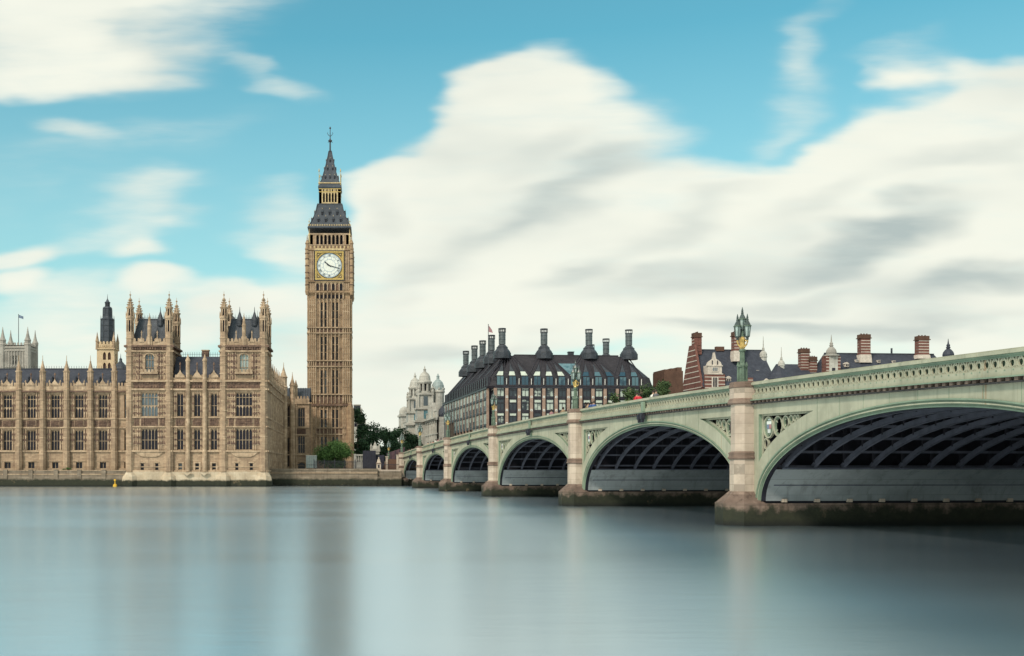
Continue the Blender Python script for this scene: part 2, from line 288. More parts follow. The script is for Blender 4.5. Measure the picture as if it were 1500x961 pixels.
# ------------------------------------------------------------------ builders
class MB:
    """collects shapes for ONE mesh object; facade frame: a along the wall, d out of it, z up"""
    def __init__(s, fr=None): s.V, s.F, s.M, s.S = [], [], [], []; s.fr = fr
    def f(s, pts, mat, smooth=False):
        i = len(s.V); s.V += [tuple(p) for p in pts]; s.F.append(tuple(range(i, i + len(pts)))); s.M.append(mat); s.S.append(smooth)
    def p(s, a, d, z):
        return s.fr(a, d, z) if s.fr else (a, -d, z)
    def hexa(s, c, mat):       # 8 corners: bottom 0-3, top 4-7
        i = len(s.V); s.V += [tuple(p) for p in c]
        for q in ((3, 2, 1, 0), (4, 5, 6, 7), (0, 1, 5, 4), (1, 2, 6, 5), (2, 3, 7, 6), (3, 0, 4, 7)):
            s.F.append(tuple(i + k for k in q)); s.M.append(mat); s.S.append(False)
    def box(s, x0, x1, y0, y1, z0, z1, mat):
        s.hexa([(x0, y0, z0), (x1, y0, z0), (x1, y1, z0), (x0, y1, z0), (x0, y0, z1), (x1, y0, z1), (x1, y1, z1), (x0, y1, z1)], mat)
    def fb(s, a0, a1, d0, d1, z0, z1, mat):      # box in the facade frame
        p = s.p
        s.hexa([p(a0, d1, z0), p(a1, d1, z0), p(a1, d0, z0), p(a0, d0, z0), p(a0, d1, z1), p(a1, d1, z1), p(a1, d0, z1), p(a0, d0, z1)], mat)
    def fq(s, a0, a1, d, z0, z1, mat):
        p = s.p; s.f([p(a0, d, z0), p(a1, d, z0), p(a1, d, z1), p(a0, d, z1)], mat)
    def fpoly(s, pts, d0, d1, mat):              # polygon in (a,z) extruded from d0 out to d1
        n = len(pts)
        s.f([s.p(a, d1, z) for a, z in pts], mat); s.f([s.p(a, d0, z) for a, z in reversed(pts)], mat)
        for k in range(n):
            (a, z), (b, w) = pts[k], pts[(k + 1) % n]
            s.f([s.p(a, d0, z), s.p(b, d0, w), s.p(b, d1, w), s.p(a, d1, z)], mat)
    def lathe(s, cx, cy, prof, n, mat, rot=None, cap=True, smooth=False):
        if rot is None: rot = math.pi / n
        rings = []
        for r, z in prof:
            i = len(s.V)
            s.V += [(cx + r * math.cos(rot + 2 * math.pi * k / n), cy + r * math.sin(rot + 2 * math.pi * k / n), z) for k in range(n)]
            rings.append(i)
        for a, b in zip(rings, rings[1:]):
            for k in range(n):
                s.F.append((a + k, a + (k + 1) % n, b + (k + 1) % n, b + k)); s.M.append(mat); s.S.append(smooth)
        if cap:
            s.F.append(tuple(rings[0] + k for k in reversed(range(n)))); s.M.append(mat); s.S.append(False)
            s.F.append(tuple(rings[-1] + k for k in range(n))); s.M.append(mat); s.S.append(False)
    def bar(s, p, q, w, h, mat, w2=None, h2=None):
        p, q = Vector(p), Vector(q); t = (q - p).normalized()
        up = Vector((0, 0, 1)) if abs(t.z) < 0.95 else Vector((0, 1, 0))
        sx = t.cross(up).normalized(); sy = sx.cross(t)
        w2 = w if w2 is None else w2; h2 = h if h2 is None else h2
        c = []
        for o, ww, hh in ((p, w, h), (q, w2, h2)):
            c += [o - sx * ww / 2 - sy * hh / 2, o + sx * ww / 2 - sy * hh / 2, o + sx * ww / 2 + sy * hh / 2, o - sx * ww / 2 + sy * hh / 2]
        s.hexa(c, mat)
    def tube(s, pts, radii, n, mat, smooth=True):
        rings = []
        for k, p in enumerate(pts):
            p = Vector(p); t = (Vector(pts[min(k + 1, len(pts) - 1)]) - Vector(pts[max(k - 1, 0)])).normalized()
            up = Vector((0, 0, 1)) if abs(t.z) < 0.9 else Vector((1, 0, 0))
            sx = t.cross(up).normalized(); sy = sx.cross(t)
            rings.append(len(s.V))
            s.V += [tuple(p + (sx * math.cos(2 * math.pi * j / n) + sy * math.sin(2 * math.pi * j / n)) * radii[k]) for j in range(n)]
        for a, b in zip(rings, rings[1:]):
            for j in range(n): s.F.append((a + j, a + (j + 1) % n, b + (j + 1) % n, b + j)); s.M.append(mat); s.S.append(smooth)
        s.F.append(tuple(rings[0] + j for j in range(n))); s.M.append(mat); s.S.append(False)
        s.F.append(tuple(rings[-1] + j for j in range(n))); s.M.append(mat); s.S.append(False)
    def ringf(s, a, z, r, w, d0, d1, mat, n=14, ry=None):   # flat ring in the facade plane
        ry = r if ry is None else ry
        for k in range(n):
            t0, t1 = 2 * math.pi * k / n, 2 * math.pi * (k + 1) / n
            o0 = (a + r * math.cos(t0), z + ry * math.sin(t0)); o1 = (a + r * math.cos(t1), z + ry * math.sin(t1))
            i0 = (a + (r - w) * math.cos(t0), z + (ry - w) * math.sin(t0)); i1 = (a + (r - w) * math.cos(t1), z + (ry - w) * math.sin(t1))
            p = s.p
            s.f([p(*x[:1], d1, x[1]) for x in (i0, o0, o1, i1)], mat)
            s.f([p(i0[0], d0, i0[1]), p(i0[0], d1, i0[1]), p(i1[0], d1, i1[1]), p(i1[0], d0, i1[1])], mat)
            s.f([p(o0[0], d0, o0[1]), p(o1[0], d0, o1[1]), p(o1[0], d1, o1[1]), p(o0[0], d1, o0[1])], mat)
    def holes(s, a0, a1, z0, z1, hs, d, depth, mat, rmat=None):   # wall face with recessed openings
        rmat = rmat or mat
        A = sorted({a0, a1, *[x for h in hs for x in h[:2] if a0 < x < a1]}); Z = sorted({z0, z1, *[x for h in hs for x in h[2:4] if z0 < x < z1]})
        for i in range(len(A) - 1):
            run = None
            for j in range(len(Z) - 1):
                am, zm = (A[i] + A[i + 1]) / 2, (Z[j] + Z[j + 1]) / 2
                inside = any(h[0] < am < h[1] and h[2] < zm < h[3] for h in hs)
                if not inside: s.fq(A[i], A[i + 1], d, Z[j], Z[j + 1], mat)
        p = s.p
        for h in hs:
            b0, b1, w0, w1 = h[:4]
            s.f([p(b0, d, w0), p(b0, d, w1), p(b0, d - depth, w1), p(b0, d - depth, w0)], rmat)
            s.f([p(b1, d, w0), p(b1, d - depth, w0), p(b1, d - depth, w1), p(b1, d, w1)], rmat)
            s.f([p(b0, d, w0), p(b0, d - depth, w0), p(b1, d - depth, w0), p(b1, d, w0)], rmat)
            s.f([p(b0, d, w1), p(b1, d, w1), p(b1, d - depth, w1), p(b0, d - depth, w1)], rmat)
    def build(s, name, parent=None, **props):
        if not s.F: return None
        me = bpy.data.meshes.new(name); me.from_pydata(s.V, [], s.F)
        names = sorted(set(s.M)); idx = {n: i for i, n in enumerate(names)}
        for n in names: me.materials.append(MATS[n])
        me.polygons.foreach_set('material_index', [idx[m] for m in s.M])
        me.polygons.foreach_set('use_smooth', s.S)
        me.update()
        o = bpy.data.objects.new(name, me); COL.objects.link(o)
        if parent: o.parent = parent
        for k, v in props.items(): o[k] = v
        return o
def thing(name, label, cat, loc=(0, 0, 0), rz=0.0, group=None):
    o = bpy.data.objects.new(name, None); COL.objects.link(o); o.empty_display_size = 0.5
    o.location = loc; o.rotation_euler = (0, 0, rz); o['label'] = label; o['category'] = cat
    if group: o['group'] = group
    return o
def copy_tree(o, parent=None, **props):
    c = o.copy(); COL.objects.link(c); c.parent = parent
    for ch in list(o.children): copy_tree(ch, c)
    for k, v in props.items(): c[k] = v
    return c
def single(mb, name, label, cat, loc=(0, 0, 0), rz=0.0, group=None):
    o = mb.build(name); o.location = loc; o.rotation_euler = (0, 0, rz); o['label'] = label; o['category'] = cat
    if group: o['group'] = group
    return o
def struct(mb, name, kind='structure'):
    o = mb.build(name); o['kind'] = kind; return o

def gothic_window(root, a0, a1, z0, z1, fr, dg, lights, transoms=(), head=True, mat='palace_trim', gmat='palace_glass', tr=0.085, frame_d=0.2):
    """stone mullions, transoms and pointed heads set in front of one sheet of glazing"""
    m = MB(fr); w = (a1 - a0) / lights
    for i in range(lights + 1):
        c = a0 + i * w; h = tr / 2
        lo, hi = max(a0, c - h), min(a1, c + h)
        m.fb(lo, hi, dg, dg + (frame_d if i in (0, lights) else frame_d * .6), z0, z1, mat)
    for t in transoms: m.fb(a0 + tr / 2, a1 - tr / 2, dg, dg + frame_d * 0.8, t - tr / 2, t + tr / 2, mat)
    m.fb(a0 + tr / 2, a1 - tr / 2, dg, dg + frame_d * 0.7, z1 - tr * 0.7, z1, mat); m.fb(a0 + tr / 2, a1 - tr / 2, dg, dg + frame_d * 1.1, z0, z0 + tr, mat)
    if head:
        hh = min(w * 0.75, (z1 - z0) * 0.25); levels = [z1 - tr * 0.7] + [t - tr / 2 for t in transoms]
        for zt in levels[:1 + (head > 1)]:
            for i in range(lights):
                l, r = a0 + i * w + tr / 2, a0 + (i + 1) * w - tr / 2; c = (l + r) / 2
                m.fpoly([(l, zt - hh), (c - (c - l) * .45, zt - hh * .35), (c, zt - 0.02), (l, zt)], dg, dg + frame_d * 0.5, mat)
                m.fpoly([(r, zt - hh), (r, zt), (c, zt - 0.02), (c + (r - c) * .45, zt - hh * .35)], dg, dg + frame_d * 0.5, mat)
    o = m.build('window', root)
    g = MB(fr); g.fq(a0, a1, dg - 0.01, z0, z1, gmat); g.build('pane', o)
    return o
def crenels(m, a0, a1, d0, d1, z, h, w, gap, mat):
    n = max(1, int((a1 - a0 + gap) / (w + gap))); pitch = (a1 - a0) / n
    for i in range(n):
        c = a0 + (i + .5) * pitch; m.fb(c - w / 2, c + w / 2, d0, d1, z, z + h, mat)
        m.fpoly([(c - w / 2 - .03, z + h), (c + w / 2 + .03, z + h), (c, z + h + w * .45)], d0 - .02, d1 + .02, mat)
def relief(m, a0, a1, z0, z1, d, mat, nx, nz, lo=0.04, hi=0.2):
    m.fb(a0, a1, d - .05, d + .02, z0, z1, mat)
    rx, rz = (a1 - a0) / nx, (z1 - z0) / nz
    for i in range(nx):
        for j in range(nz):
            a, z = a0 + (i + .5) * rx, z0 + (j + .5) * rz; sx, sz = rx * random.uniform(.22, .46), rz * random.uniform(.22, .46)
            m.fb(a - sx, a + sx, d, d + random.uniform(lo, hi), z - sz, z + sz, mat)
def ribs(m, xs, z0, z1, d, w, t, mat):
    for x in xs: m.fb(x - w / 2, x + w / 2, d, d + t, z0, z1, mat)
def pinnacle(m, cx, cy, z0, z1, r, mat, n=8):
    """slender spirelet: shaft, collar, crocketed cap and finial"""
    h = z1 - z0
    m.lathe(cx, cy, [(r, z0), (r, z0 + h * .36), (r * 1.3, z0 + h * .38), (r * 1.3, z0 + h * .42), (r * 1.02, z0 + h * .44), (r * .62, z0 + h * .62), (r * .3, z0 + h * .8), (r * .42, z0 + h * .82), (r * .42, z0 + h * .85), (r * .14, z0 + h * .87), (r * .1, z1)], n, mat)
    for k in range(4):
        t = math.pi / 4 + k * math.pi / 2
        for q in (.47, .57, .68):
            rr = r * (1.0 - (q - .44) * 2.0) + .02; x, y = cx + rr * math.cos(t), cy + rr * math.sin(t); z = z0 + h * q
            m.box(x - r * .14, x + r * .14, y - r * .14, y + r * .14, z, z + h * .035, mat)
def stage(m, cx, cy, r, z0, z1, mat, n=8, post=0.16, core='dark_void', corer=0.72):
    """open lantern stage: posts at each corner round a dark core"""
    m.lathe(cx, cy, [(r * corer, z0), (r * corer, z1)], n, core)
    for k in range(n):
        t = math.pi / n + 2 * math.pi * k / n; x, y = cx + (r - post * .4) * math.cos(t), cy + (r - post * .4) * math.sin(t)
        m.box(x - post / 2, x + post / 2, y - post / 2, y + post / 2, z0, z1, mat)
        t2 = t + math.pi / n; x, y = cx + r * .93 * math.cos(t2) , cy + r * .93 * math.sin(t2)
    m.lathe(cx, cy, [(r, z1 - (z1 - z0) * .12), (r, z1)], n, mat)
# =================================================================== setting
BR_ROT = math.atan2(0.0864, 0.9963)
VX, VY = math.cos(BR_ROT), math.sin(BR_ROT)
BR_ORG = (7.14 + 0.13 * VX, 249.07 + 0.13 * VY)
def br2w(v, s): return (BR_ORG[0] + v * VX + s * VY, BR_ORG[1] + v * VY - s * VX)    # bridge (v across, s towards the near bank) -> world
m = MB(); m.f([(-4000, -600, 0), (4000, -600, 0), (4000, 262, 0), (-4000, 262, 0)], 'river_water'); struct(m, 'river')
m = MB()
m.f([(-4000, -600, -6), (4000, -600, -6), (4000, 262, -6), (-4000, 262, -6)], 'bark'); struct(m, 'river_bed')
m = MB()
m.f([(-4000, 249, 3.6), (-22, 249, 3.6), (10, 251, 3.6), (60, 257, 3.6), (4000, 290, 3.6), (6000, 9000, 3.6), (-6000, 9000, 3.6)], 'paving'); struct(m, 'ground')
# approach road beyond the bridge, with kerbs
def bsheet(m, v0, v1, s0, s1, z0, z1, mat):
    p = [br2w(v0, s0), br2w(v1, s0), br2w(v1, s1), br2w(v0, s1)]; zz = (z0, z0, z1, z1)
    m.f([(x, y, z) for (x, y), z in zip(p, zz)], mat)
m = MB(); bsheet(m, 4.5, 21.5, -300, -0.5, 4.6, 6.0, 'asphalt'); struct(m, 'road')
m = MB(); e = [(*br2w(.3, -300), 3), (*br2w(25.7, -300), 3), (*br2w(25.7, -.6), 3), (*br2w(.3, -.6), 3)]; t = [(*br2w(.3, -300), 4.58), (*br2w(25.7, -300), 4.58), (*br2w(25.7, -.6), 5.98), (*br2w(.3, -.6), 5.98)]; m.hexa(e + t, 'terrace_stone'); struct(m, 'road_embankment')
m = MB()
bsheet(m, 0.4, 4.5, -300, -.5, 4.72, 6.12, 'paving'); bsheet(m, 21.5, 25.6, -300, -.5, 4.72, 6.12, 'paving')
for v in (4.5, 21.5):
    a, b, c, d = br2w(v, -300), br2w(v, -.5), br2w(v, -.5), br2w(v, -300)
    m.f([(*a, 4.5), (*b, 5.9), (*c, 6.12), (*d, 4.72)], 'paving')
struct(m, 'pavement')

# =================================================================== palace, river wing
YW = 242.0
WX = PX(90, YW)
wing = thing('palace_wing', 'long sandstone gothic palace wing with slate roof and five spired buttresses', 'palace', (WX, YW, 0))
def wa(px): return PX(px, YW) - WX
def wz(py): return PZ(py, YW)
bays = [28.4 + 34.95 * i for i in range(-4, 5)]        # buttress centres
centres = [b + 17.47 for b in bays[:-1]] + [bays[0] - 17.47]
A0, A1 = wa(bays[0] - 35), wa(186.5)
holes = []
for c in centres:
    holes += [(wa(c - 6.3), wa(c + 6.3), wz(612.6), wz(578)), (wa(c - 6.3), wa(c + 6.3), wz(660), wz(630)), (wa(c - 4.6), wa(c + 4.6), wz(688), wz(677))]
holes += [(wa(182), wa(186.3), wz(612.6), wz(578)), (wa(182), wa(186.3), wz(660), wz(630)), (wa(182), wa(186.3), wz(688), wz(677))]
m = MB(); m.holes(A0, A1, wz(689), wz(569), holes, 0, 0.7, 'palace_stone')
for a, b in zip(bays[:-1], bays[1:]):                   # blind tracery between window and buttress
    for px in (a + 6.2, a + 9.2, b - 6.2, b - 9.2):
        x = wa(px)
        for z0, z1 in ((612, 575), (659, 628)): m.fb(x - .09, x + .09, 0, .16, wz(z0), wz(z1), 'palace_trim')
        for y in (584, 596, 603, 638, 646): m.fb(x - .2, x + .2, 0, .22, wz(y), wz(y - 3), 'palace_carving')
    for y0, y1 in ((611, 605), (601, 592), (589, 577), (658, 651), (648, 639), (636, 629)):
        for e0, e1 in ((a + 6.7, a + 8.7), (b - 8.7, b - 6.7), (a + 4.7, a + 5.7), (b - 5.7, b - 4.7)): m.fb(wa(e0), wa(e1), 0, .03, wz(y0), wz(y1), 'palace_carving')  # flat strips: the shade of sunk panels is put into their colour
    for y in (583, 591, 604, 636, 650):
        m.fb(wa(a + 4.5), wa(a + 11), 0, .1, wz(y), wz(y) + .16, 'palace_trim'); m.fb(wa(b - 11), wa(b - 4.5), 0, .1, wz(y), wz(y) + .16, 'palace_trim')
m.box(A0, A1, 8, 8.4, wz(689), wz(569), 'palace_stone'); m.box(A0, A0 + .4, .7, 8, wz(689), wz(569), 'palace_stone')
m.build('wall', wing)
for c in centres + [188]:
    e = 6.3
    a0, a1 = wa(c - e), wa(c + e)
    if c == 188: a0, a1 = wa(182), wa(186.3)
    n = 3 if c != 188 else 1
    gothic_window(wing, a0, a1, wz(612.6), wz(578), None, -.55, n, (wz(597), wz(585)), 2)
    gothic_window(wing, a0, a1, wz(660), wz(630), None, -.55, n, (wz(646),), 1)
    if c != 188:
        gothic_window(wing, wa(c - 4.6), wa(c + 4.6), wz(688), wz(677), None, -.45, 2, (), 0)
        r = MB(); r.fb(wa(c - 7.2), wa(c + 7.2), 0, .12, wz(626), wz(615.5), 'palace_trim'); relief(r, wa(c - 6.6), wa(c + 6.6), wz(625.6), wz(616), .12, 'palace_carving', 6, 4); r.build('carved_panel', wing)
        for q in (-10, 10):
            r = MB(); relief(r, wa(c + q - 2.6), wa(c + q + 2.6), wz(625.6), wz(616), 0, 'palace_carving', 2, 3); r.build('carved_panel', wing)
m = MB()
for y, h, d in ((614.5, .3, .28), (627.5, .3, .28), (662, .32, .32), (676, .2, .14), (689, .45, .3)): m = MB(); m.fb(A0, A1, 0, d, wz(y), wz(y) + h, 'palace_trim'); m.build('string_course', wing)
m = MB()
m.fb(A0, A1, 0, .55, wz(574.5), wz(572.5), 'palace_carving'); m.fb(A0, A1, 0, .38, wz(572.5), wz(570.8), 'palace_trim')
m.build('string_course', wing)
for b in bays:
    m = MB(); x = wa(b); y0 = -.75
    m.lathe(x, y0 + .35, [(.78, wz(689)), (.78, wz(662)), (.70, wz(661)), (.70, wz(614)), (.64, wz(612)), (.64, wz(573)), (.74, wz(572)), (.74, wz(570)), (.58, wz(569)), (.58, wz(546))], 8, 'palace_stone')
    for y in (600, 586, 642): m.lathe(x, y0 + .35, [(.74, wz(y)), (.74, wz(y - 1.6))], 8, 'palace_trim')
    for y in (627, 614): m.lathe(x, y0 + .35, [(.86, wz(y)), (.86, wz(y - 1.8))], 8, 'palace_trim')
    o = m.build('buttress', wing)
    m = MB(); stage(m, x, y0 + .35, .60, wz(558), wz(546), 'palace_trim', 8, .2)
    m.lathe(x, y0 + .35, [(.58, wz(546)), (.76, wz(545)), (.76, wz(543.8)), (.52, wz(543.2)), (.46, wz(539)), (.27, wz(534)), (.15, wz(531)), (.24, wz(530.4)), (.08, wz(529.4)), (.04, wz(521))], 8, 'palace_trim'); m.build('pinnacle', o)
m = MB()
for a, b in zip([bays[0] - 35] + bays, bays + [190]):
    l, r = wa(a + 3.6), min(wa(b - 3.6), A1); c = (wa(a) + wa(b)) / 2
    m.fb(l, r, 0, .3, wz(570.8), wz(565.5), 'palace_trim'); crenels(m, l, r, .02, .3, wz(565.5), .55, .42, .3, 'palace_trim')
    if b < 180:
        m.fpoly([(c - 1.0, wz(565)), (c + 1.0, wz(565)), (c + .55, wz(561)), (c + .2, wz(558.5)), (c, wz(555)), (c - .2, wz(558.5)), (c - .55, wz(561))], 0.05, .42, 'palace_trim')
        m.lathe(c, -.2, [(.12, wz(556)), (.1, wz(550)), (.22, wz(549.5)), (.22, wz(548.6)), (.04, wz(546))], 6, 'palace_carving')
        for q in (-8, 8): m.lathe(c + q * YW / FPX, -.2, [(.14, wz(566)), (.12, wz(560)), (.2, wz(559.6)), (.03, wz(556.5))], 6, 'palace_trim')
m.build('parapet', wing)
m = MB()
e0, rz = wz(567), PZ(541, 248)
m.f([(A0, .6, e0), (A1, .6, e0), (A1, 5, rz), (A0, 5, rz)], 'slate'); m.f([(A1, 9.4, e0), (A0, 9.4, e0), (A0, 5, rz), (A1, 5, rz)], 'slate')
m.f([(A0, .6, e0), (A0, 5, rz), (A0, 9.4, e0)], 'slate'); m.f([(A1, .6, e0), (A1, 5, rz), (A1, 9.4, e0)], 'slate')
m.box(A0, A1, 4.85, 5.15, rz - .05, rz + .12, 'lead_dark')
x = A0
while x < A1: m.box(x - .03, x + .03, 4.97, 5.03, rz + .1, rz + .65, 'iron'); x += .55
o = m.build('roof', wing)
for c in centres:                                       # little roof ventilators
    for q in (-8, 8):
        m = MB(); x = wa(c + q); t = .4; z = e0 + (rz - e0) * t; y = .6 + 4.4 * t
        m.box(x - .16, x + .16, y - .3, y + .4, z - .1, z + .3, 'lead_dark'); m.fpoly([(x - .24, z + .3), (x + .24, z + .3), (x, z + .75)], -y - .4, -y + .36, 'slate'); m.build('roof_vent', o)

# =================================================================== palace, end pavilion with twin turreted towers
YP = 240.0; PX0 = PX(288, YP)
pav = thing('palace_pavilion', 'sandstone palace end block with two square turreted towers rising from the river', 'palace', (PX0, YP, 0))
def pa(px): return PX(px, YP) - PX0
def pz(py): return PZ(py, YP)
L, Rr = pa(185.2), pa(391)
towers = ((pa(185.2), pa(252.5), pa(219)), (pa(322.6), pa(391), pa(357.5)))
link = (pa(252.5), pa(322.6)); linkc = [pa(263.5), pa(288.3), pa(313)]
holes = []
for t0, t1, c in towers:
    holes += [(c - 1.75, c + 1.75, pz(610), pz(575)), (c - 1.75, c + 1.75, pz(659), pz(628)), (c - .95, c + .95, pz(545), pz(518)),
              (c - 1.9, c - 1.2, pz(689), pz(678.5)), (c + 1.2, c + 1.9, pz(689), pz(678.5))]
lh = []
for c in linkc: lh += [(c - .66, c + .66, pz(610), pz(576)), (c - .66, c + .66, pz(659), pz(628.5)), (c - .42, c + .42, pz(688), pz(678.5))]
# main body: front wall, north (right) side wall and back
m = MB()
for t0, t1, c in towers:
    m.holes(t0, t1, pz(691), pz(500), [h for h in holes if t0 < h[0] < t1], 0.0, .6, 'palace_stone')
    m.box(t0 + .3, t1 - .3, .7, 10, pz(560), pz(505), 'palace_stone')
m.holes(link[0], link[1], pz(691), pz(553), lh, -.45, .5, 'palace_stone')
m.box(L, Rr, 9.6, 10, pz(691), pz(556), 'palace_stone')
m.box(L, L + .5, .62, 9.6, pz(691), pz(556), 'palace_stone'); m.box(Rr - .5, Rr, .62, 9.6, pz(691), pz(556), 'palace_stone')
for t0, t1, c in towers:                                # blind panelling on the tower fronts
    for y0, y1 in ((611, 574), (660, 627), (556, 516)):
        for px in (13.8, 17.2, 23.5) if y0 != 556 else (16.5, 12.5, 22.5, 27.5):
            for sgn in (-1, 1):
                x = c + sgn * px * YP / FPX; m.fb(x - .09, x + .09, 0, .15, pz(y0), pz(y1), 'palace_trim')
                for y in range(int(y1) + 6, int(y0) - 2, 9): m.fb(x - .22, x + .22, 0, .2, pz(y), pz(y - 2.6), 'palace_carving')
        for sgn in (-1, 1):
            for e0, e1 in ((14.2, 16.8), (17.6, 19.4), (20.4, 23.0)) if y0 != 556 else ((13.0, 16.1), (17.1, 19.6), (23.2, 24.8)):
                yy = y1 + 3
                while yy < y0 - 4: m.fb(*sorted((c + sgn * e0 * YP / FPX, c + sgn * e1 * YP / FPX)), 0, .03, pz(yy + 4.5), pz(yy), 'palace_carving' if (yy + e0) % 3 < 2.2 else 'palace_stone'); yy += 8  # flat dark patches paint the shade of recessed panels onto the wall
        for y in (y1 + 9, (y0 + y1) / 2, y0 - 8): m.fb(t0 + 1.6, c - 2, 0, .09, pz(y), pz(y) + .16, 'palace_trim'); m.fb(c + 2, t1 - 1.6, 0, .09, pz(y), pz(y) + .16, 'palace_trim')
    m.fpoly([(c - 3.2, pz(661)), (c + 3.2, pz(661)), (c + 2.2, pz(667)), (c + 1.4, pz(669)), (c - 1.4, pz(669)), (c - 2.2, pz(667))], 0, .22, 'palace_trim')
    for s_ in (-1, 1):
        x = c + s_ * 1.55; m.fb(x - .6, x + .6, 0, .14, pz(678), pz(676.5), 'palace_trim')
for a, b in ((link[0], linkc[0]), (linkc[0], linkc[1]), (linkc[1], linkc[2]), (linkc[2], link[1])):
    for x in (a + .85, b - .85):
        if a == link[0] and x == a + .85: x = b - 1.15
        if b == link[1] and x == b - .85: x = a + 1.15
        for y0, y1 in ((611, 574), (660, 627)): m.fb(x - .09, x + .09, -.45, -.3, pz(y0), pz(y1), 'palace_trim')
        for y in (582, 592, 603, 636, 645, 654): m.fb(x - .2, x + .2, -.45, -.24, pz(y), pz(y - 2.5), 'palace_carving')
m.build('wall', pav)
for t0, t1, c in towers:
    gothic_window(pav, c - 1.75, c + 1.75, pz(610), pz(575), None, -.4, 5, (pz(594), pz(582)), 2, gmat='pale_glass' if c < 0 else 'palace_glass')
    gothic_window(pav, c - 1.75, c + 1.75, pz(659), pz(628), None, -.4, 5, (pz(644.5),), 1)
    o = gothic_window(pav, c - .95, c + .95, pz(545), pz(518), None, -.4, 3, (pz(538), pz(527)), 1, gmat='pale_glass')
    m = MB(); m.fpoly([(c - 1.0, pz(523)), (c - .78, pz(519.5)), (c - .35, pz(517.5)), (c - 1.0, pz(517.5))], -.2, .03, 'palace_stone'); m.fpoly([(c + 1.0, pz(523)), (c + 1.0, pz(517.5)), (c + .35, pz(517.5)), (c + .78, pz(519.5))], -.2, .03, 'palace_stone')
    
    for j in range(8):
        u0, u1 = math.pi * j / 8, math.pi * (j + 1) / 8; m.bar((c + 1.05 * math.cos(u0), -.06, pz(523) + .85 * math.sin(u0)), (c + 1.05 * math.cos(u1), -.06, pz(523) + .85 * math.sin(u1)), .16, .22, 'palace_trim')
    m.build('window_arch', pav)
    m = MB(); m.fb(c - 1.9, c + 1.9, 0, .7, pz(548), pz(545), 'palace_trim'); crenels(m, c - 1.9, c + 1.9, .5, .7, pz(545), .4, .5, .25, 'palace_trim'); relief(m, c - 1.7, c + 1.7, pz(549.5), pz(545), .02, 'palace_carving', 6, 1, .3, .66); m.build('balcony', pav)
    for s_ in (-1, 1): gothic_window(pav, c + s_ * 1.55 - .35, c + s_ * 1.55 + .35, pz(689), pz(678.5), None, -.4, 1, (), 0)
    r = MB(); r.fb(c - 2.0, c + 2.0, 0, .12, pz(624.5), pz(611), 'palace_trim'); relief(r, c - 1.85, c + 1.85, pz(624), pz(612), .12, 'palace_carving', 9, 4); r.build('carved_panel', pav)
    for s_ in (-1, 1):
        r = MB(); relief(r, c + s_ * 2.75 - .55, c + s_ * 2.75 + .55, pz(624), pz(612), 0, 'palace_carving', 3, 4); r.build('carved_panel', pav)
        r = MB(); relief(r, c + s_ * 2.1 - .28, c + s_ * 2.1 + .28, pz(541), pz(517), .02, 'palace_carving', 1, 8); r.build('carved_panel', pav)
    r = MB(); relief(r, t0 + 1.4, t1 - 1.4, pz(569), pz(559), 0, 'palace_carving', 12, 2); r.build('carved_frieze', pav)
    r = MB(); relief(r, t0 + 1.2, t1 - 1.2, pz(513), pz(508), .1, 'palace_carving', 14, 1, .1, .4); r.build('carved_frieze', pav)
for c in linkc:
    fr = None
    gothic_window(pav, c - .66, c + .66, pz(610), pz(576), fr, -.9, 2, (pz(594),), 1); gothic_window(pav, c - .66, c + .66, pz(659), pz(628.5), fr, -.9, 2, (pz(644.5),), 1)
    gothic_window(pav, c - .42, c + .42, pz(688), pz(678.5), fr, -.9, 1, (), 0)
    r = MB(); r.fb(c - .75, c + .75, -.45, -.33, pz(690), pz(676), 'palace_trim'); r.V = []; r.F = []; r.M = []; r.S = []
    for x0, x1, z0, z1 in ((c - .8, c - .42, 689, 676.5), (c + .42, c + .8, 689, 676.5), (c - .42, c + .42, 678.5, 676.5)): r.fb(x0, x1, -.45, -.3, pz(z0), pz(z1), 'palace_trim')
    r.build('window_surround', pav)
    r = MB(); relief(r, c - .95, c + .95, pz(623.5), pz(613), -.45, 'palace_carving', 4, 3); r.build('carved_panel', pav)
    r = MB(); relief(r, c - 1.4, c + 1.4, pz(569), pz(559), -.45, 'palace_carving', 5, 2); r.build('carved_frieze', pav)
m = MB()
for y, h, d in ((691, .35, .3), (684.5, .18, .12), (662, .34, .42), (626, .3, .3), (612.3, .3, .26), (571.5, .34, .42), (559.5, .4, .5)):
    for t0, t1, c in towers: m.fb(t0 - .05, t1 + .05, 0, d, pz(y), pz(y) + h, 'palace_trim')
    m.fb(link[0] + .05, link[1] - .05, -.45, d - .45, pz(y), pz(y) + h, 'palace_trim')
    m.box(Rr, Rr + d, .0, 10, pz(y), pz(y) + h, 'palace_trim'); m.build('string_course', pav); m = MB()
for t0, t1, c in towers:
    for y, h, d in ((515.5, .3, .4), (508.5, .38, .55)): m.box(t0 - d + .1, t1 + d - .1, -d, 10 + d, pz(y), pz(y) + h, 'palace_trim' if y > 510 else 'palace_carving'); m.build('string_course', pav); m = MB()

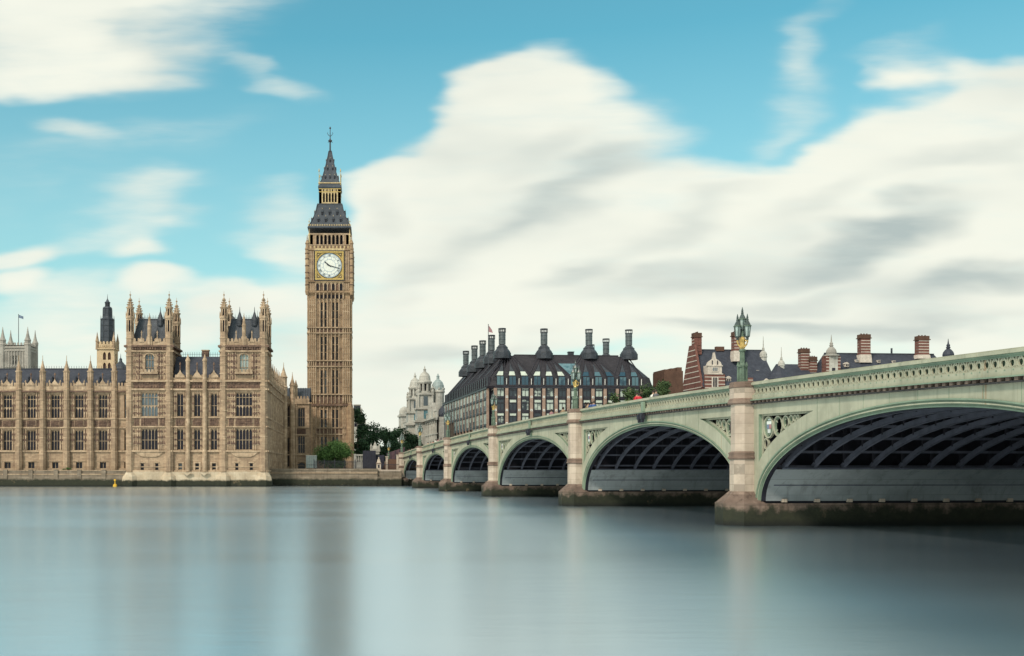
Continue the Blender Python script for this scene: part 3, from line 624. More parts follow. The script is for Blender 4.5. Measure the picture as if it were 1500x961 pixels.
for t0, t1, c in towers:                                # parapets
    m = MB()
    for z0, z1 in ((507.5, 500.5),):
        m.fb(t0 + 1.2, t1 - 1.2, -.3, .1, pz(z0), pz(z1), 'palace_trim'); crenels(m, t0 + 1.3, t1 - 1.3, -.25, .1, pz(z1), .55, .5, .35, 'palace_trim')
        m.box(t0 + .1, t0 + .5, 1, 9, pz(z0), pz(z1), 'palace_trim'); m.box(t1 - .5, t1 - .1, 1, 9, pz(z0), pz(z1), 'palace_trim'); m.box(t0 + 1, t1 - 1, 9.5, 9.9, pz(z0), pz(z1), 'palace_trim')
    for q in (-11.5, 11.5):
        x = c + q * YP / FPX
        m.fpoly([(x - .55, pz(501)), (x + .55, pz(501)), (x + .3, pz(497)), (x, pz(493)), (x - .3, pz(497))], -.1, .25, 'palace_trim'); m.lathe(x, 0, [(.13, pz(495)), (.11, pz(488)), (.2, pz(487.5)), (.03, pz(484))], 6, 'palace_trim')
    m.build('parapet', pav)
    m = MB(); m.lathe(c, -.1, [(.42, pz(507)), (.42, pz(478)), (.5, pz(477)), (.36, pz(475)), (.24, pz(468)), (.3, pz(467)), (.08, pz(463)), (.05, pz(459))], 8, 'palace_trim')
    m.fb(c - .55, c + .55, -.2, .3, pz(507), pz(493), 'palace_trim'); m.build('pinnacle', pav)
    m = MB()                                             # steep iron roof with a flat crest
    b0, b1, c0, c1 = t0 + .9, t1 - .9, t0 + 2.3, t1 - 2.3
    zb, zt = pz(505), PZ(470, 245)
    q = [(b0, .9, zb), (b1, .9, zb), (b1, 9, zb), (b0, 9, zb)]; t = [(c0, 2.6, zt), (c1, 2.6, zt), (c1, 7.4, zt), (c0, 7.4, zt)]
    for i in range(4): j = (i + 1) % 4; m.f([q[i], q[j], t[j], t[i]], 'iron_roof')
    m.f(t, 'iron_roof')
    for i in range(4):
        j = (i + 1) % 4; m.bar(q[i], t[i], .22, .22, 'lead_dark'); m.bar(t[i], t[j], .2, .3, 'lead_dark')
        for f in (.3, .5, .7): m.bar(Vector(q[i]).lerp(Vector(q[j]), f), Vector(t[i]).lerp(Vector(t[j]), f), .08, .1, 'lead_dark')
    o = m.build('tower_roof', pav)
    m = MB()
    for i in range(4):
        a, b = Vector(t[i]), Vector(t[(i + 1) % 4])
        for f in range(9): p = a.lerp(b, f / 9); m.bar(p, p + Vector((0, 0, .9)), .05, .05, 'iron')
        m.bar(a + Vector((0, 0, .45)), b + Vector((0, 0, .45)), .05, .05, 'iron'); m.bar(a, a + Vector((0, 0, 1.9)), .12, .12, 'lead_dark', .03, .03)
    m.build('cresting', o)
    for x, y in ((c + (1.9 if c < 0 else -1.2), 2.4), ) if c < 0 else ((c - 1.2, 2.4), (c + 2.0, 2.4)):
        m = MB(); m.lathe(x, y, [(.7, PZ(478, 243)), (.7, PZ(470, 243)), (.55, PZ(466, 243)), (.3, PZ(461, 243)), (.1, PZ(457, 243)), (.03, PZ(450, 243))], 8, 'lead_dark'); m.build('roof_lantern', o)
def pav_turret(x, y, front, out):
    k = (YP + y) / FPX; s_ = 0.0 if front else 6.5
    z = lambda py: EYE + (Y0 - py) * YP / FPX
    m = MB()
    m.lathe(x, y, [(1.0, pz(691)), (1.0, pz(662)), (.93, pz(660)), (.93, pz(627)), (.9, pz(626)), (.9, pz(572)), (.88, pz(560)), (.88, pz(510)), (1.02, pz(507)), (1.02, pz(505.5)), (.86, pz(504)), (.86, pz(486))], 8, 'palace_stone')
    for yy in (650, 640, 618, 602, 588, 566, 548, 535, 522, 496): m.lathe(x, y, [(.97, pz(yy)), (.97, pz(yy - 1.3))], 8, 'palace_trim')
    o = m.build('turret', pav)
    m = MB(); stage(m, x, y, .84, pz(486), pz(467), 'palace_trim', 8, .24)
    m.lathe(x, y, [(.84, pz(467)), (1.0, pz(466)), (1.0, pz(463.5)), (.76, pz(462.5))], 8, 'palace_trim'); m.build('turret_lantern', o)
    for j in range(8):
        t = math.pi / 8 + j * math.pi / 4; q = MB()
    m = MB(); stage(m, x, y, .70, pz(462.5), pz(451.5), 'palace_trim', 8, .2)
    for j in range(8):
        t = math.pi / 8 + j * math.pi / 4; xx, yy = x + .9 * math.cos(t), y + .9 * math.sin(t)
        m.lathe(xx, yy, [(.1, pz(466)), (.1, pz(460)), (.02, pz(456))], 4, 'palace_trim')
    m.lathe(x, y, [(.7, pz(452)), (.9, pz(451)), (.9, pz(449.6)), (.62, pz(449)), (.5, pz(446)), (.33, pz(442.4)), (.2, pz(438.6)), (.3, pz(438)), (.3, pz(437.2)), (.1, pz(436.4)), (.08, pz(432.5)), (.22, pz(432.2)), (.18, pz(431)), (.04, pz(430)), (.03, pz(426))], 8, 'palace_trim')
    for j in range(8):
        t = math.pi / 8 + j * math.pi / 4
        for rr, yy in ((.66, 446.6), (.5, 443.4), (.34, 440)): m.box(x + rr * math.cos(t) - .1, x + rr * math.cos(t) + .1, y + rr * math.sin(t) - .1, y + rr * math.sin(t) + .1, pz(yy), pz(yy - 1.4), 'palace_trim')
    m.build('turret_spire', o)
for t0, t1, c in towers:
    for x in (t0 + .75, t1 - .75):
        for y, fr in ((.35, True), (9.65, False)): pav_turret(x, y, fr, 0)
# parapet, gablets and roof between the towers
m = MB(); m.fb(link[0], link[1], -.7, -.4, pz(559), pz(553), 'palace_trim'); crenels(m, link[0] + .3, link[1] - .3, -.7, -.4, pz(553), .5, .45, .35, 'palace_trim')
for c in linkc:
    m.fpoly([(c - 1.1, pz(553)), (c + 1.1, pz(553)), (c + .6, pz(548)), (c + .22, pz(545)), (c, pz(541)), (c - .22, pz(545)), (c - .6, pz(548))], -.6, -.2, 'palace_trim'); m.lathe(c, .4, [(.13, pz(544)), (.1, pz(535)), (.22, pz(534.4)), (.22, pz(533)), (.03, pz(530))], 6, 'palace_carving')
m.build('parapet', pav)
for px in (275.2, 300):
    m = MB(); x = pa(px); m.lathe(x, .0, [(.55, pz(691)), (.55, pz(662)), (.48, pz(660)), (.48, pz(559)), (.52, pz(558)), (.44, pz(556)), (.44, pz(530)), (.55, pz(529)), (.5, pz(527)), (.28, pz(524)), (.06, pz(519))], 8, 'palace_trim'); m.build('buttress', pav)
m = MB(); zr = PZ(522.6, 245); e = pz(556)
m.f([(link[0], .9, e), (link[1], .9, e), (link[1], 5, zr), (link[0], 5, zr)], 'slate'); m.f([(link[0], 9, e), (link[1], 9, e), (link[1], 5, zr), (link[0], 5, zr)], 'slate')
x = link[0]
while x < link[1]: m.box(x - .03, x + .03, 4.97, 5.03, zr, zr + 1.0, 'iron'); x += .5
m.box(link[0], link[1], 4.98, 5.02, zr + .5, zr + .56, 'iron'); o = m.build('roof', pav)
m = MB(); x = pa(295.5); m.box(x - .75, x + .75, 5.2, 6.4, zr - 1, PZ(514, 245.5), 'palace_carving'); m.box(x - .85, x + .85, 5.1, 6.5, PZ(514, 245.5), PZ(512.6, 245.5), 'palace_trim'); m.build('chimney', o)
# battered river plinth
m = MB()
def batter(a0, a1, d0, d1, z0, z1, mat):
    m.hexa([(a0 - .5, -d1, z0), (a1 + .5, -d1, z0), (a1 + .5, 9.5, z0), (a0 - .5, 9.5, z0), (a0, -d0, z1), (a1, -d0, z1), (a1, 9.4, z1), (a0, 9.4, z1)], mat)
batter(L - .1, Rr + .1, .3, .9, -1.5, pz(691), 'palace_plinth')
for t0, t1, c in towers:
    for x in (t0 + .75, t1 - .75): m.lathe(x, .3, [(2.1, -1.5), (1.95, 1.3), (1.7, 2.2), (1.1, pz(692))], 8, 'palace_plinth')
for x in (pa(275.2), pa(300)): m.fpoly([(x - 1.0, pz(692)), (x + 1.0, pz(692)), (x, pz(697))], .6, 1.1, 'palace_plinth')
m.build('plinth', pav)

# =================================================================== palace, north range (side wall facing the bridge)
YN0, YN1 = 250.0, 287.6
XN = PX(391, 240)
rng = thing('palace_range', 'receding sandstone side range of palace running back to the clock tower', 'palace', (XN, YN0, 0))
frN = lambda a, d, z: (d, a, z)                         # wall faces +X, a runs away from the river
LN = YN1 - YN0; zN = lambda py: EYE + (Y0 - py) * 240 / FPX
nb = 8; bw = LN / nb
m = MB(frN); hs = []
for i in range(nb):
    c = (i + .5) * bw; hs += [(c - 1.1, c + 1.1, zN(610), zN(575)), (c - 1.1, c + 1.1, zN(659), zN(628)), (c - .8, c + .8, zN(688), zN(674))]
m.holes(0, LN, 3.4, zN(556), hs, 0, .1, 'palace_stone')
for i in range(nb):
    c = (i + .5) * bw
    for q in (-1.5, 1.5): m.fb(c + q - .1, c + q + .1, 0, .03, zN(660), zN(575), 'palace_trim')
m.box(-14, -.7, 0, LN, 3.4, zN(560), 'palace_stone'); m.build('wall', rng)
for i in range(nb):
    c = (i + .5) * bw
    gothic_window(rng, c - 1.1, c + 1.1, zN(610), zN(575), frN, -.05, 3, (zN(594),), 0, frame_d=.06, tr=.3); gothic_window(rng, c - 1.1, c + 1.1, zN(659), zN(628), frN, -.05, 3, (zN(644),), 0, frame_d=.06, tr=.3); gothic_window(rng, c - .8, c + .8, zN(688), zN(674), frN, -.05, 2, (), 0, frame_d=.06, tr=.3)
m = MB(frN)
for y, h, d in ((662, .34, .42), (626, .3, .3), (612.3, .3, .26), (571.5, .34, .42), (559.5, .4, .5), (674, .2, .2)): m = MB(frN); m.fb(0, LN, 0, d * .5, zN(y), zN(y) + h, 'palace_trim'); m.build('string_course', rng)
m = MB(frN); m.fb(0, LN, -.3, .1, zN(557.5), zN(552), 'palace_trim'); crenels(m, 0, LN, -.25, .1, zN(552), .55, .5, .3, 'palace_trim'); m.build('parapet', rng)
for i in range(nb + 1):
    m = MB(); y = min(max(i * bw, .3), LN - .8); big = i in (nb, )
    m.lathe(.0, y, [(.24, 3.4), (.24, zN(662)), (.18, zN(660)), (.18, zN(556)), (.4, zN(555)), (.36, zN(545)), (.5, zN(544)), (.4, zN(540)), (.12, zN(530)), (.05, zN(524))] if not big else [(1.0, 3.4), (1.0, zN(545)), (1.15, zN(543)), (.9, zN(541)), (.9, zN(528)), (1.1, zN(526)), (.8, zN(523)), (.35, zN(514)), (.1, zN(508)), (.05, zN(500))], 8, 'palace_trim'); m.build('buttress', rng)
m = MB(); zr = zN(528); e = zN(556)
m.f([(-.6, 0, e), (-.6, LN, e), (-7, LN, zr), (-7, 0, zr)], 'slate'); m.f([(-13.5, 0, e), (-13.5, LN, e), (-7, LN, zr), (-7, 0, zr)], 'slate'); m.f([(-.6, LN, e), (-13.5, LN, e), (-7, LN, zr)], 'slate'); m.f([(-.6, 0, e), (-13.5, 0, e), (-7, 0, zr)], 'slate')
m.build('roof', rng)

# =================================================================== link block beside the clock tower
YL = 288.0; LX = PX(434, YL)
lk = thing('palace_annex', 'short gothic block with tall windows filling the gap beside the clock tower', 'palace', (LX, YL, 0))
la = lambda px: PX(px, YL) - LX
lz = lambda py: PZ(py, YL)
m = MB(); hs = [(la(418.5), la(424.5), lz(626), lz(594)), (la(418.5), la(424.5), lz(684), lz(640)), (la(436.5), la(446.5), lz(625), lz(597)), (la(436.5), la(446.5), lz(664), lz(638)), (la(436), la(447), lz(688), lz(677))]
m.holes(la(415), la(453), 3.4, lz(588), hs, 0, .8, 'palace_stone'); m.box(la(415), la(453), 9, 9.5, 3.4, lz(588), 'palace_stone')
for px in (427.5, 430.5, 434): x = la(px); m.fb(x - .12, x + .12, 0, .25, lz(690), lz(592), 'palace_trim')
m.build('wall', lk)
for (a0, a1, z0, z1), n in zip(hs, (2, 2, 3, 3, 1)): gothic_window(lk, a0, a1, z0, z1, None, -.6, n, ((z0 + z1) / 2,), 1)
m = MB()
for y in (592, 627, 638, 667): m = MB(); m.fb(la(415), la(453), 0, .3, lz(y), lz(y) + .35, 'palace_trim'); m.build('string_course', lk)
r = MB(); relief(r, la(435), la(448), lz(636.5), lz(628), 0, 'palace_carving', 6, 3); r.build('carved_panel', lk)
m = MB(); m.fb(la(415), la(453), -.2, .2, lz(590), lz(584), 'palace_trim'); crenels(m, la(415), la(453), -.15, .2, lz(584), .5, .5, .3, 'palace_trim'); m.build('parapet', lk)
m = MB(); m.f([(la(414), .5, lz(586)), (la(454), .5, lz(586)), (la(454), 4.8, PZ(568.5, 292.8)), (la(414), 4.8, PZ(568.5, 292.8))], 'iron_roof'); m.f([(la(414), 9.2, lz(586)), (la(454), 9.2, lz(586)), (la(454), 4.8, PZ(568.5, 292.8)), (la(414), 4.8, PZ(568.5, 292.8))], 'iron_roof')
for i in range(12):
    x = la(415) + (la(453) - la(415)) * i / 11; m.bar((x, .45, lz(585.8)), (x, 4.75, PZ(568.3, 292.8)), .12, .12, 'lead_dark')
m.build('roof', lk)
m = MB(); x = la(428.3); m.lathe(x, 0, [(.8, 3.4), (.7, lz(592)), (.7, lz(566)), (.85, lz(565)), (.6, lz(561)), (.25, lz(555)), (.08, lz(549)), (.04, lz(545))], 8, 'palace_trim'); m.build('turret', lk)
m = MB(); x = la(432.8); m.lathe(x, 1.5, [(.5, lz(588)), (.5, lz(566)), (.6, lz(565)), (.3, lz(561)), (.06, lz(556))], 8, 'palace_trim'); m.build('pinnacle', lk)

# =================================================================== clock tower
YT = 300.0; KT = YT / FPX
HW = 5.55; TC = 306.0
ct = thing('clock_tower', 'tall square sandstone clock tower with white dial and iron spire', 'tower', (PX(482.5, YT), TC, 0))
tz = lambda py: PZ(py, YT)
tzc = lambda py: PZ(py, TC)
def side(k, off):
    """facade frame of the k-th side, wall plane OFF from the axis: 0 faces the river, 1 the bridge"""
    c, s_ = math.cos(k * math.pi / 2), math.sin(k * math.pi / 2)
    return lambda a, d, z: (a * c + (off + d) * s_, a * s_ - (off + d) * c, z)
TIERS = [(437.5, 480), (488, 528.5), (537, 578), (593.5, 684)]
BAYS = [(-3.6 + 1.03 * (i + .5)) for i in range(7)]
for k in range(4):
    fr = side(k, HW); m = MB(fr)
    hs = []
    for t0, t1 in TIERS:
        for i in (1, 2, 4, 5):
            a = BAYS[i]
            if t1 > 600: hs += [(a - .26, a + .26, tz(626), tz(600)), (a - .26, a + .26, tz(676), tz(640))]
            else: hs.append((a - .24, a + .24, tz(t1 - 1.5), tz(t0 + 5)))
    m.holes(-HW, HW, 3.4, tz(430), hs, 0, .55, 'tower_stone')
    for t0, t1 in TIERS:
        for i in range(8):                                # slim shafts between the bays
            x = -3.6 + 1.03 * i; m.fb(x - .13, x + .13, 0, .3, tz(t1), tz(t0), 'palace_trim')
        for i in (0, 3, 6):                               # blind bays
            a = BAYS[i]; m.fb(a - .06, a + .06, 0, .14, tz(t1), tz(t0 + 3), 'palace_trim')
            for y in (t0 + 4, (t0 + t1) / 2 + 1): m.fb(a - .2, a + .2, 0, .1, tz(y + 2.2), tz(y), 'palace_carving')
        for i in range(7):
            a = BAYS[i]; m.fpoly([(a - .43, tz(t0)), (a - .43, tz(t0 + 4)), (a - .2, tz(t0 + 1.6)), (a, tz(t0 + .4)), (a + .2, tz(t0 + 1.6)), (a + .43, tz(t0 + 4)), (a + .43, tz(t0))], 0, .16, 'palace_trim')
        for sgn in (-1, 1):                               # corner strips
            x = sgn * (HW - 1.0)
            m.fb(x - 1.0, x + 1.0, 0, .28, tz(t1), tz(t0), 'tower_stone')
            for q in (-.82, -.28, .28, .82): m.fb(x + q - .1, x + q + .1, .28, .42, tz(t1), tz(t0), 'palace_trim')
            y = t0 + 8
            while y < t1 - 4: m.fb(x - .95, x + .95, .28, .36, tz(y + .9), tz(y), 'palace_trim'); y += 10.5
    m.build('shaft_wall', ct)
    for (a0, a1, z0, z1) in hs:
        g = MB(fr); g.fq(a0, a1, -.5, z0, z1, 'palace_glass')
        n = max(1, int((z1 - z0) / 1.9))
        o = g.build('window', ct)
        if k == 0:
            b_ = MB(fr)
            for j in range(1, n): b_.fb(a0, a1, -.48, -.36, z0 + (z1 - z0) * j / n - .12, z0 + (z1 - z0) * j / n + .12, 'palace_trim')
            b_.build('transom', o)
m = MB()
def sq(m, h, z0, z1, mat, cx=0, cy=0): m.box(cx - h, cx + h, cy - h, cy + h, z0, z1, mat)
for a, b in ((480, 488), (528.5, 537), (578, 593)):
    for y in (a, b): sq(m, HW + .5, tz(y + .5), tz(y - 1.1), 'palace_trim'); m.build('string_course', ct); m = MB()
sq(m, HW + .62, tz(594.5), tz(592), 'palace_carving'); m.build('string_course', ct); m = MB(); sq(m, HW + .42, tz(637), tz(635.5), 'palace_trim'); m.build('string_course', ct); m = MB(); sq(m, HW + .42, tz(627.5), tz(626), 'palace_trim')
m.build('string_course', ct)
for k in range(4):
    fr = side(k, HW)
    for a, b in ((481, 487), (529.5, 535.5), (579, 591)):
        r = MB(fr); r.fb(-3.6, 3.6, 0, .05, tz(b), tz(a), 'palace_carving')
        for i in range(8): x = -3.6 + 1.03 * i; r.fb(x - .14, x + .14, 0, .34, tz(b), tz(a), 'palace_trim')
        for i in range(7): r.fb(BAYS[i] - .3, BAYS[i] + .3, 0, .08, tz(b), tz(a), 'palace_carving')
        for sgn in (-1, 1):
            x = sgn * (HW - 1.0)
            for q in (-.82, -.28, .28, .82): r.fb(x + q - .12, x + q + .12, 0, .4, tz(b), tz(a), 'palace_trim')
        r.build('band_panel', ct)
    r = MB(fr); r.fb(-4.02, 4.02, 0, .03, tz(635.4), tz(627.6), 'palace_stone')
    relief(r, -4, 4, tz(635), tz(628), .02, 'palace_carving', 14, 2)
    r.build('band_panel', ct)
# wider lowest stage
m = MB()
for sgn in (-1, 1):
    for s2 in (-1, 1): m.lathe(sgn * (HW - .1), s2 * (HW - .1), [(1.1, 3.4), (1.1, tz(600)), (.9, tz(594)), (.5, tz(590)), (.2, tz(586))], 8, 'tower_stone')
m.build('corner_buttress', ct)
# stage below the dial
m = MB()
m.lathe(0, 0, [(HW * 1.414, tz(432)), (6.2 * 1.414, tz(428.5)), (6.2 * 1.414, tz(427)), (5.95 * 1.414, tz(426.5)), (5.95 * 1.414, tz(414)), (6.4 * 1.414, tz(413)), (6.4 * 1.414, tz(411.6)), (6.1 * 1.414, tz(411)), (6.1 * 1.414, tz(367.5)), (6.4 * 1.414, tz(366.6)), (6.4 * 1.414, tz(364.4)), (6.1 * 1.414, tz(364)), (6.1 * 1.414, tz(358.8))], 4, 'tower_stone', rot=math.pi / 4)
for k in range(4):
    m.fr = side(k, 5.95)
    for i in range(7):
        a = BAYS[i] * 1.02
        m.fb(a - .34, a + .34, 0, .07, tz(425.5), tz(416), 'dark_void' if i % 2 == 0 else 'palace_carving'); m.fpoly([(a - .42, tz(419)), (a - .3, tz(416.4)), (a, tz(414.6)), (a + .3, tz(416.4)), (a + .42, tz(419)), (a + .42, tz(414)), (a - .42, tz(414))], 0, .2, 'palace_trim')
    for i in range(8): x = (-3.6 + 1.03 * i) * 1.02; m.fb(x - .14, x + .14, 0, .32, tz(426), tz(414), 'palace_trim')
    for i in range(8): x = (-3.6 + 1.03 * i) * 1.02; m.fb(x - .16, x + .16, -.3, .15, tz(438), tz(429), 'palace_trim')
    for i in range(7): a = BAYS[i]; m.fb(a - .34, a + .34, -.36, -.26, tz(437), tz(431.5), 'dark_void')
    for sgn in (-1, 1):
        for q in (4.1, 4.6, 5.1, 5.6): m.fb(sgn * q - .1, sgn * q + .1, 0, .16, tz(426), tz(414), 'palace_trim')
    m.fr = side(k, 6.1)
    for sgn in (-1, 1):
        for q in (4.25, 4.7, 5.15, 5.6): m.fb(sgn * q - .11, sgn * q + .11, 0, .2, tz(411), tz(368), 'palace_trim')
        for y in (383, 399): m.fb(*sorted((sgn * 4.2, sgn * 5.7)), 0, .1, tz(y + 4), tz(y), 'palace_carving')
    m.fb(-4.0, 4.0, 0, .3, tz(367.6), tz(364.2), 'gilt_stone'); m.fb(-3.6, 3.6, .0, .22, tz(414), tz(411.6), 'gilt_stone')
    for i in range(21): x = -5.0 + .5 * i; m.fb(x - .14, x + .14, -.2, .08, tz(364), tz(360.2), 'palace_carving' if i % 2 else 'gilt_stone')
    m.fb(-6.1, 6.1, -.2, .12, tz(359.6), tz(358.4), 'palace_trim')
m.build('clock_stage', ct)
for sx in (-1, 1):
    for sy in (-1, 1):
        m = MB(); x, y = sx * 5.95, sy * 5.95
        m.lathe(x, y, [(.4, tz(432)), (.62, tz(427)), (.54, tz(425)), (.54, tz(366)), (.68, tz(365)), (.5, tz(363)), (.42, tz(358)), (.6, tz(357)), (.3, tz(353)), (.1, tz(350)), (.16, tz(349)), (.04, tz(344))], 8, 'tower_stone')
        for yy in (372, 380, 390, 400, 408, 418): m.lathe(x, y, [(.64, tz(yy)), (.64, tz(yy - 1.4))], 8, 'palace_carving')
        m.build('corner_turret', ct)
        m = MB(); x, y = sx * 5.45, sy * 5.45
        m.lathe(x, y, [(.3, tz(358)), (.26, tz(345)), (.36, tz(344)), (.14, tz(341)), (.08, tz(336)), (.06, tz(325)), (.22, tz(324)), (.05, tz(322.5)), (.03, tz(319))], 6, 'gilt_stone'); m.build('pinnacle', ct)
# dials
DZ = tz(389.3)
NUM = ['XII', 'I', 'II', 'III', 'IIII', 'V', 'VI', 'VII', 'VIII', 'IX', 'X', 'XI']
def dial(k):
    fr = side(k, 6.1); m = MB(fr); F = 3.85
    for a0, a1, z0, z1 in ((-F, F, DZ + 3.42, DZ + F), (-F, F, DZ - F, DZ - 3.42), (-F, -3.42, DZ - 3.42, DZ + 3.42), (3.42, F, DZ - 3.42, DZ + 3.42)): m.fb(a0, a1, 0, .34, z0, z1, 'gold')
    for a0, a1, z0, z1 in ((-F - .2, F + .2, DZ + F, DZ + F + .18), (-F - .2, F + .2, DZ - F - .22, DZ - F), (-F - .2, -F, DZ - F, DZ + F), (F, F + .2, DZ - F, DZ + F)): m.fb(a0, a1, 0, .4, z0, z1, 'clock_black')
    m.fb(-3.42, 3.42, 0, .1, DZ - 3.42, DZ + 3.42, 'gold')
    for sx in (-1, 1):
        for sz in (-1, 1):
            m.ringf(sx * 2.95, DZ + sz * 2.95, .36, .12, .1, .2, 'clock_black', 10); m.ringf(sx * 2.95, DZ + sz * 2.95, .2, .2, .1, .22, 'gilt_stone', 8)
            m.fb(*sorted((sx * 2.2, sx * 2.5)), .1, .16, DZ + sz * 3.1 - .1, DZ + sz * 3.1 + .1, 'clock_black'); m.fb(sx * 3.1 - .1, sx * 3.1 + .1, .1, .16, *sorted((DZ + sz * 2.2, DZ + sz * 2.5)), 'clock_black')
    o = m.build('clock_face', ct)
    d = MB(fr); d.ringf(0, DZ, 3.36, 3.36, .1, .2, 'clock_white', 40); d.ringf(0, DZ, 3.42, .14, .1, .3, 'clock_black', 40)
    d.ringf(0, DZ, 3.2, .16, .2, .215, 'clock_blue', 40); d.ringf(0, DZ, 2.5, .1, .2, .22, 'clock_blue', 40); d.ringf(0, DZ, 1.72, .12, .2, .22, 'clock_blue', 36)
    for j in range(12):
        t = j * math.pi / 6; c, s_ = math.sin(t), math.cos(t)
        t2 = t + math.pi / 12; P0 = lambda r, tt: fr(r * math.sin(tt), .215, DZ + r * math.cos(tt))
        d.bar(P0(1.7, t2), P0(2.45, t2), .08, .03, 'clock_blue')
        for q in (-.16, -.08, .08, .16): d.bar(P0(2.5, t2 + q), P0(3.05, t2 + q), .05, .03, 'clock_blue')
    d.build('dial', o)
    n = MB(fr)
    for j, txt in enumerate(NUM):
        t = j * math.pi / 6; adv = {'I': .15, 'V': .3, 'X': .32}
        wd = sum(adv[c] for c in txt); x = -wd / 2
        def pt(u, v): r = 2.72 + v; return fr(r * math.sin(t) + u * math.cos(t), .225, DZ + r * math.cos(t) - u * math.sin(t))
        for c in txt:
            w = adv[c]; l, r_ = x + .03, x + w - .03
            if c == 'I': n.bar(pt((l + r_) / 2, -.3), pt((l + r_) / 2, .32), .1, .03, 'clock_black')
            elif c == 'V': n.bar(pt(l, .32), pt((l + r_) / 2, -.3), .1, .03, 'clock_black'); n.bar(pt(r_, .32), pt((l + r_) / 2, -.3), .06, .03, 'clock_black')
            else: n.bar(pt(l, .32), pt(r_, -.3), .1, .03, 'clock_black'); n.bar(pt(r_, .32), pt(l, -.3), .06, .03, 'clock_black')
            x += w
    n.build('numeral', o)
    h = MB(fr)
    def hand(deg, ln, w, tail, dd):
        t = R(deg); D = (math.sin(t), math.cos(t)); Pn = (math.cos(t), -math.sin(t))
        q = [(-tail, -w * .5), (ln * .2, -w), (ln * .72, -w * .7), (ln * .8, -w * 1.2), (ln, 0), (ln * .8, w * 1.2), (ln * .72, w * .7), (ln * .2, w), (-tail, w * .5)]
        h.fpoly([(a * D[0] + b_ * Pn[0], DZ + a * D[1] + b_ * Pn[1]) for a, b_ in q], dd, dd + .06, 'clock_black')
    hand(309, 1.75, .17, .5, .26); h.build('hour_hand', o); h = MB(fr); hand(106, 3.15, .1, .7, .34); h.build('minute_hand', o)
for k in range(4): dial(k)
# belfry arcade
m = MB(); b = 5.35
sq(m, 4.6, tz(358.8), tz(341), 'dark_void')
for k in range(4):
    m.fr = side(k, b)
    for sgn in (-1, 1): m.fb(*sorted((sgn * 3.85, sgn * b)), -.9, 0, tz(358.8), tz(341), 'tower_stone')
    for i in range(8): x = -3.72 + i * 1.063; m.fb(x - .17, x + .17, -.5, .08, tz(358.8), tz(341), 'palace_trim')
    for i in range(7):
        a = -3.72 + (i + .5) * 1.063; m.fpoly([(a - .37, tz(347)), (a - .28, tz(344.6)), (a, tz(343.2)), (a + .28, tz(344.6)), (a + .37, tz(347)), (a + .37, tz(341)), (a - .37, tz(341))], -.45, -.02, 'tower_stone')
    m.fb(-b, b, -.1, .12, tz(343.2), tz(341), 'palace_trim')
m.build('belfry', ct)
# lower iron roof: concave, with gilded eaves and two rows of lucarnes
def roofring(m, prof, mat): m.lathe(0, 0, [(r * 1.414, z) for r, z in prof], 4, mat, rot=math.pi / 4)
ROOF1 = [(5.75, tzc(341)), (5.9, tzc(340)), (5.7, tzc(337.5)), (5.35, tzc(335.5)), (4.95, tzc(331)), (4.45, tzc(325)), (4.0, tzc(318)), (3.6, tzc(311)), (3.35, tzc(304))]
m = MB(); roofring(m, ROOF1, 'iron_roof'); 
for k in range(4):
    m.fr = side(k, 5.6)
    for i in range(25): x = -5.5 + i * .46; m.fb(x - .1, x + .1, .0, .14, tzc(337.4), tzc(335.2), 'gilt_stone')
o = m.build('lower_roof', ct)
for (sx, sy) in ((1, 1), (1, -1), (-1, 1), (-1, -1)):
    m = MB(); pr = [(sx * r, sy * r, z) for r, z in ROOF1[3:]]; m.tube(pr, [.16] * len(pr), 5, 'lead_dark'); m.build('roof_hip', o)
def lucarne(k, a, py, roof, s_, par):
    z = tzc(py)
    for (r0, z0), (r1, z1) in zip(roof, roof[1:]):
        if z0 <= z <= z1: r = r0 + (r1 - r0) * (z - z0) / (z1 - z0)
    m = MB(side(k, r)); m.fb(a - .42 * s_, a + .42 * s_, -.7, .22, z - .75 * s_, z + .55 * s_, 'lead_dark'); m.fb(a - .24 * s_, a + .24 * s_, .22, .25, z - .6 * s_, z + .5 * s_, 'dark_void')
    m.fpoly([(a - .52 * s_, z + .5 * s_), (a + .52 * s_, z + .5 * s_), (a, z + 1.6 * s_)], -.7, .3, 'iron_roof'); m.fb(a - .05, a + .05, .2, .3, z + 1.5 * s_, z + 2.0 * s_, 'gilt_stone'); m.build('lucarne', par)
for k in range(4):
    for a in (-3.0, -1.0, 1.0, 3.0): lucarne(k, a, 329, ROOF1, .72, o)
    for a in (-2.0, 0, 2.0): lucarne(k, a, 317.5, ROOF1, .72, o)
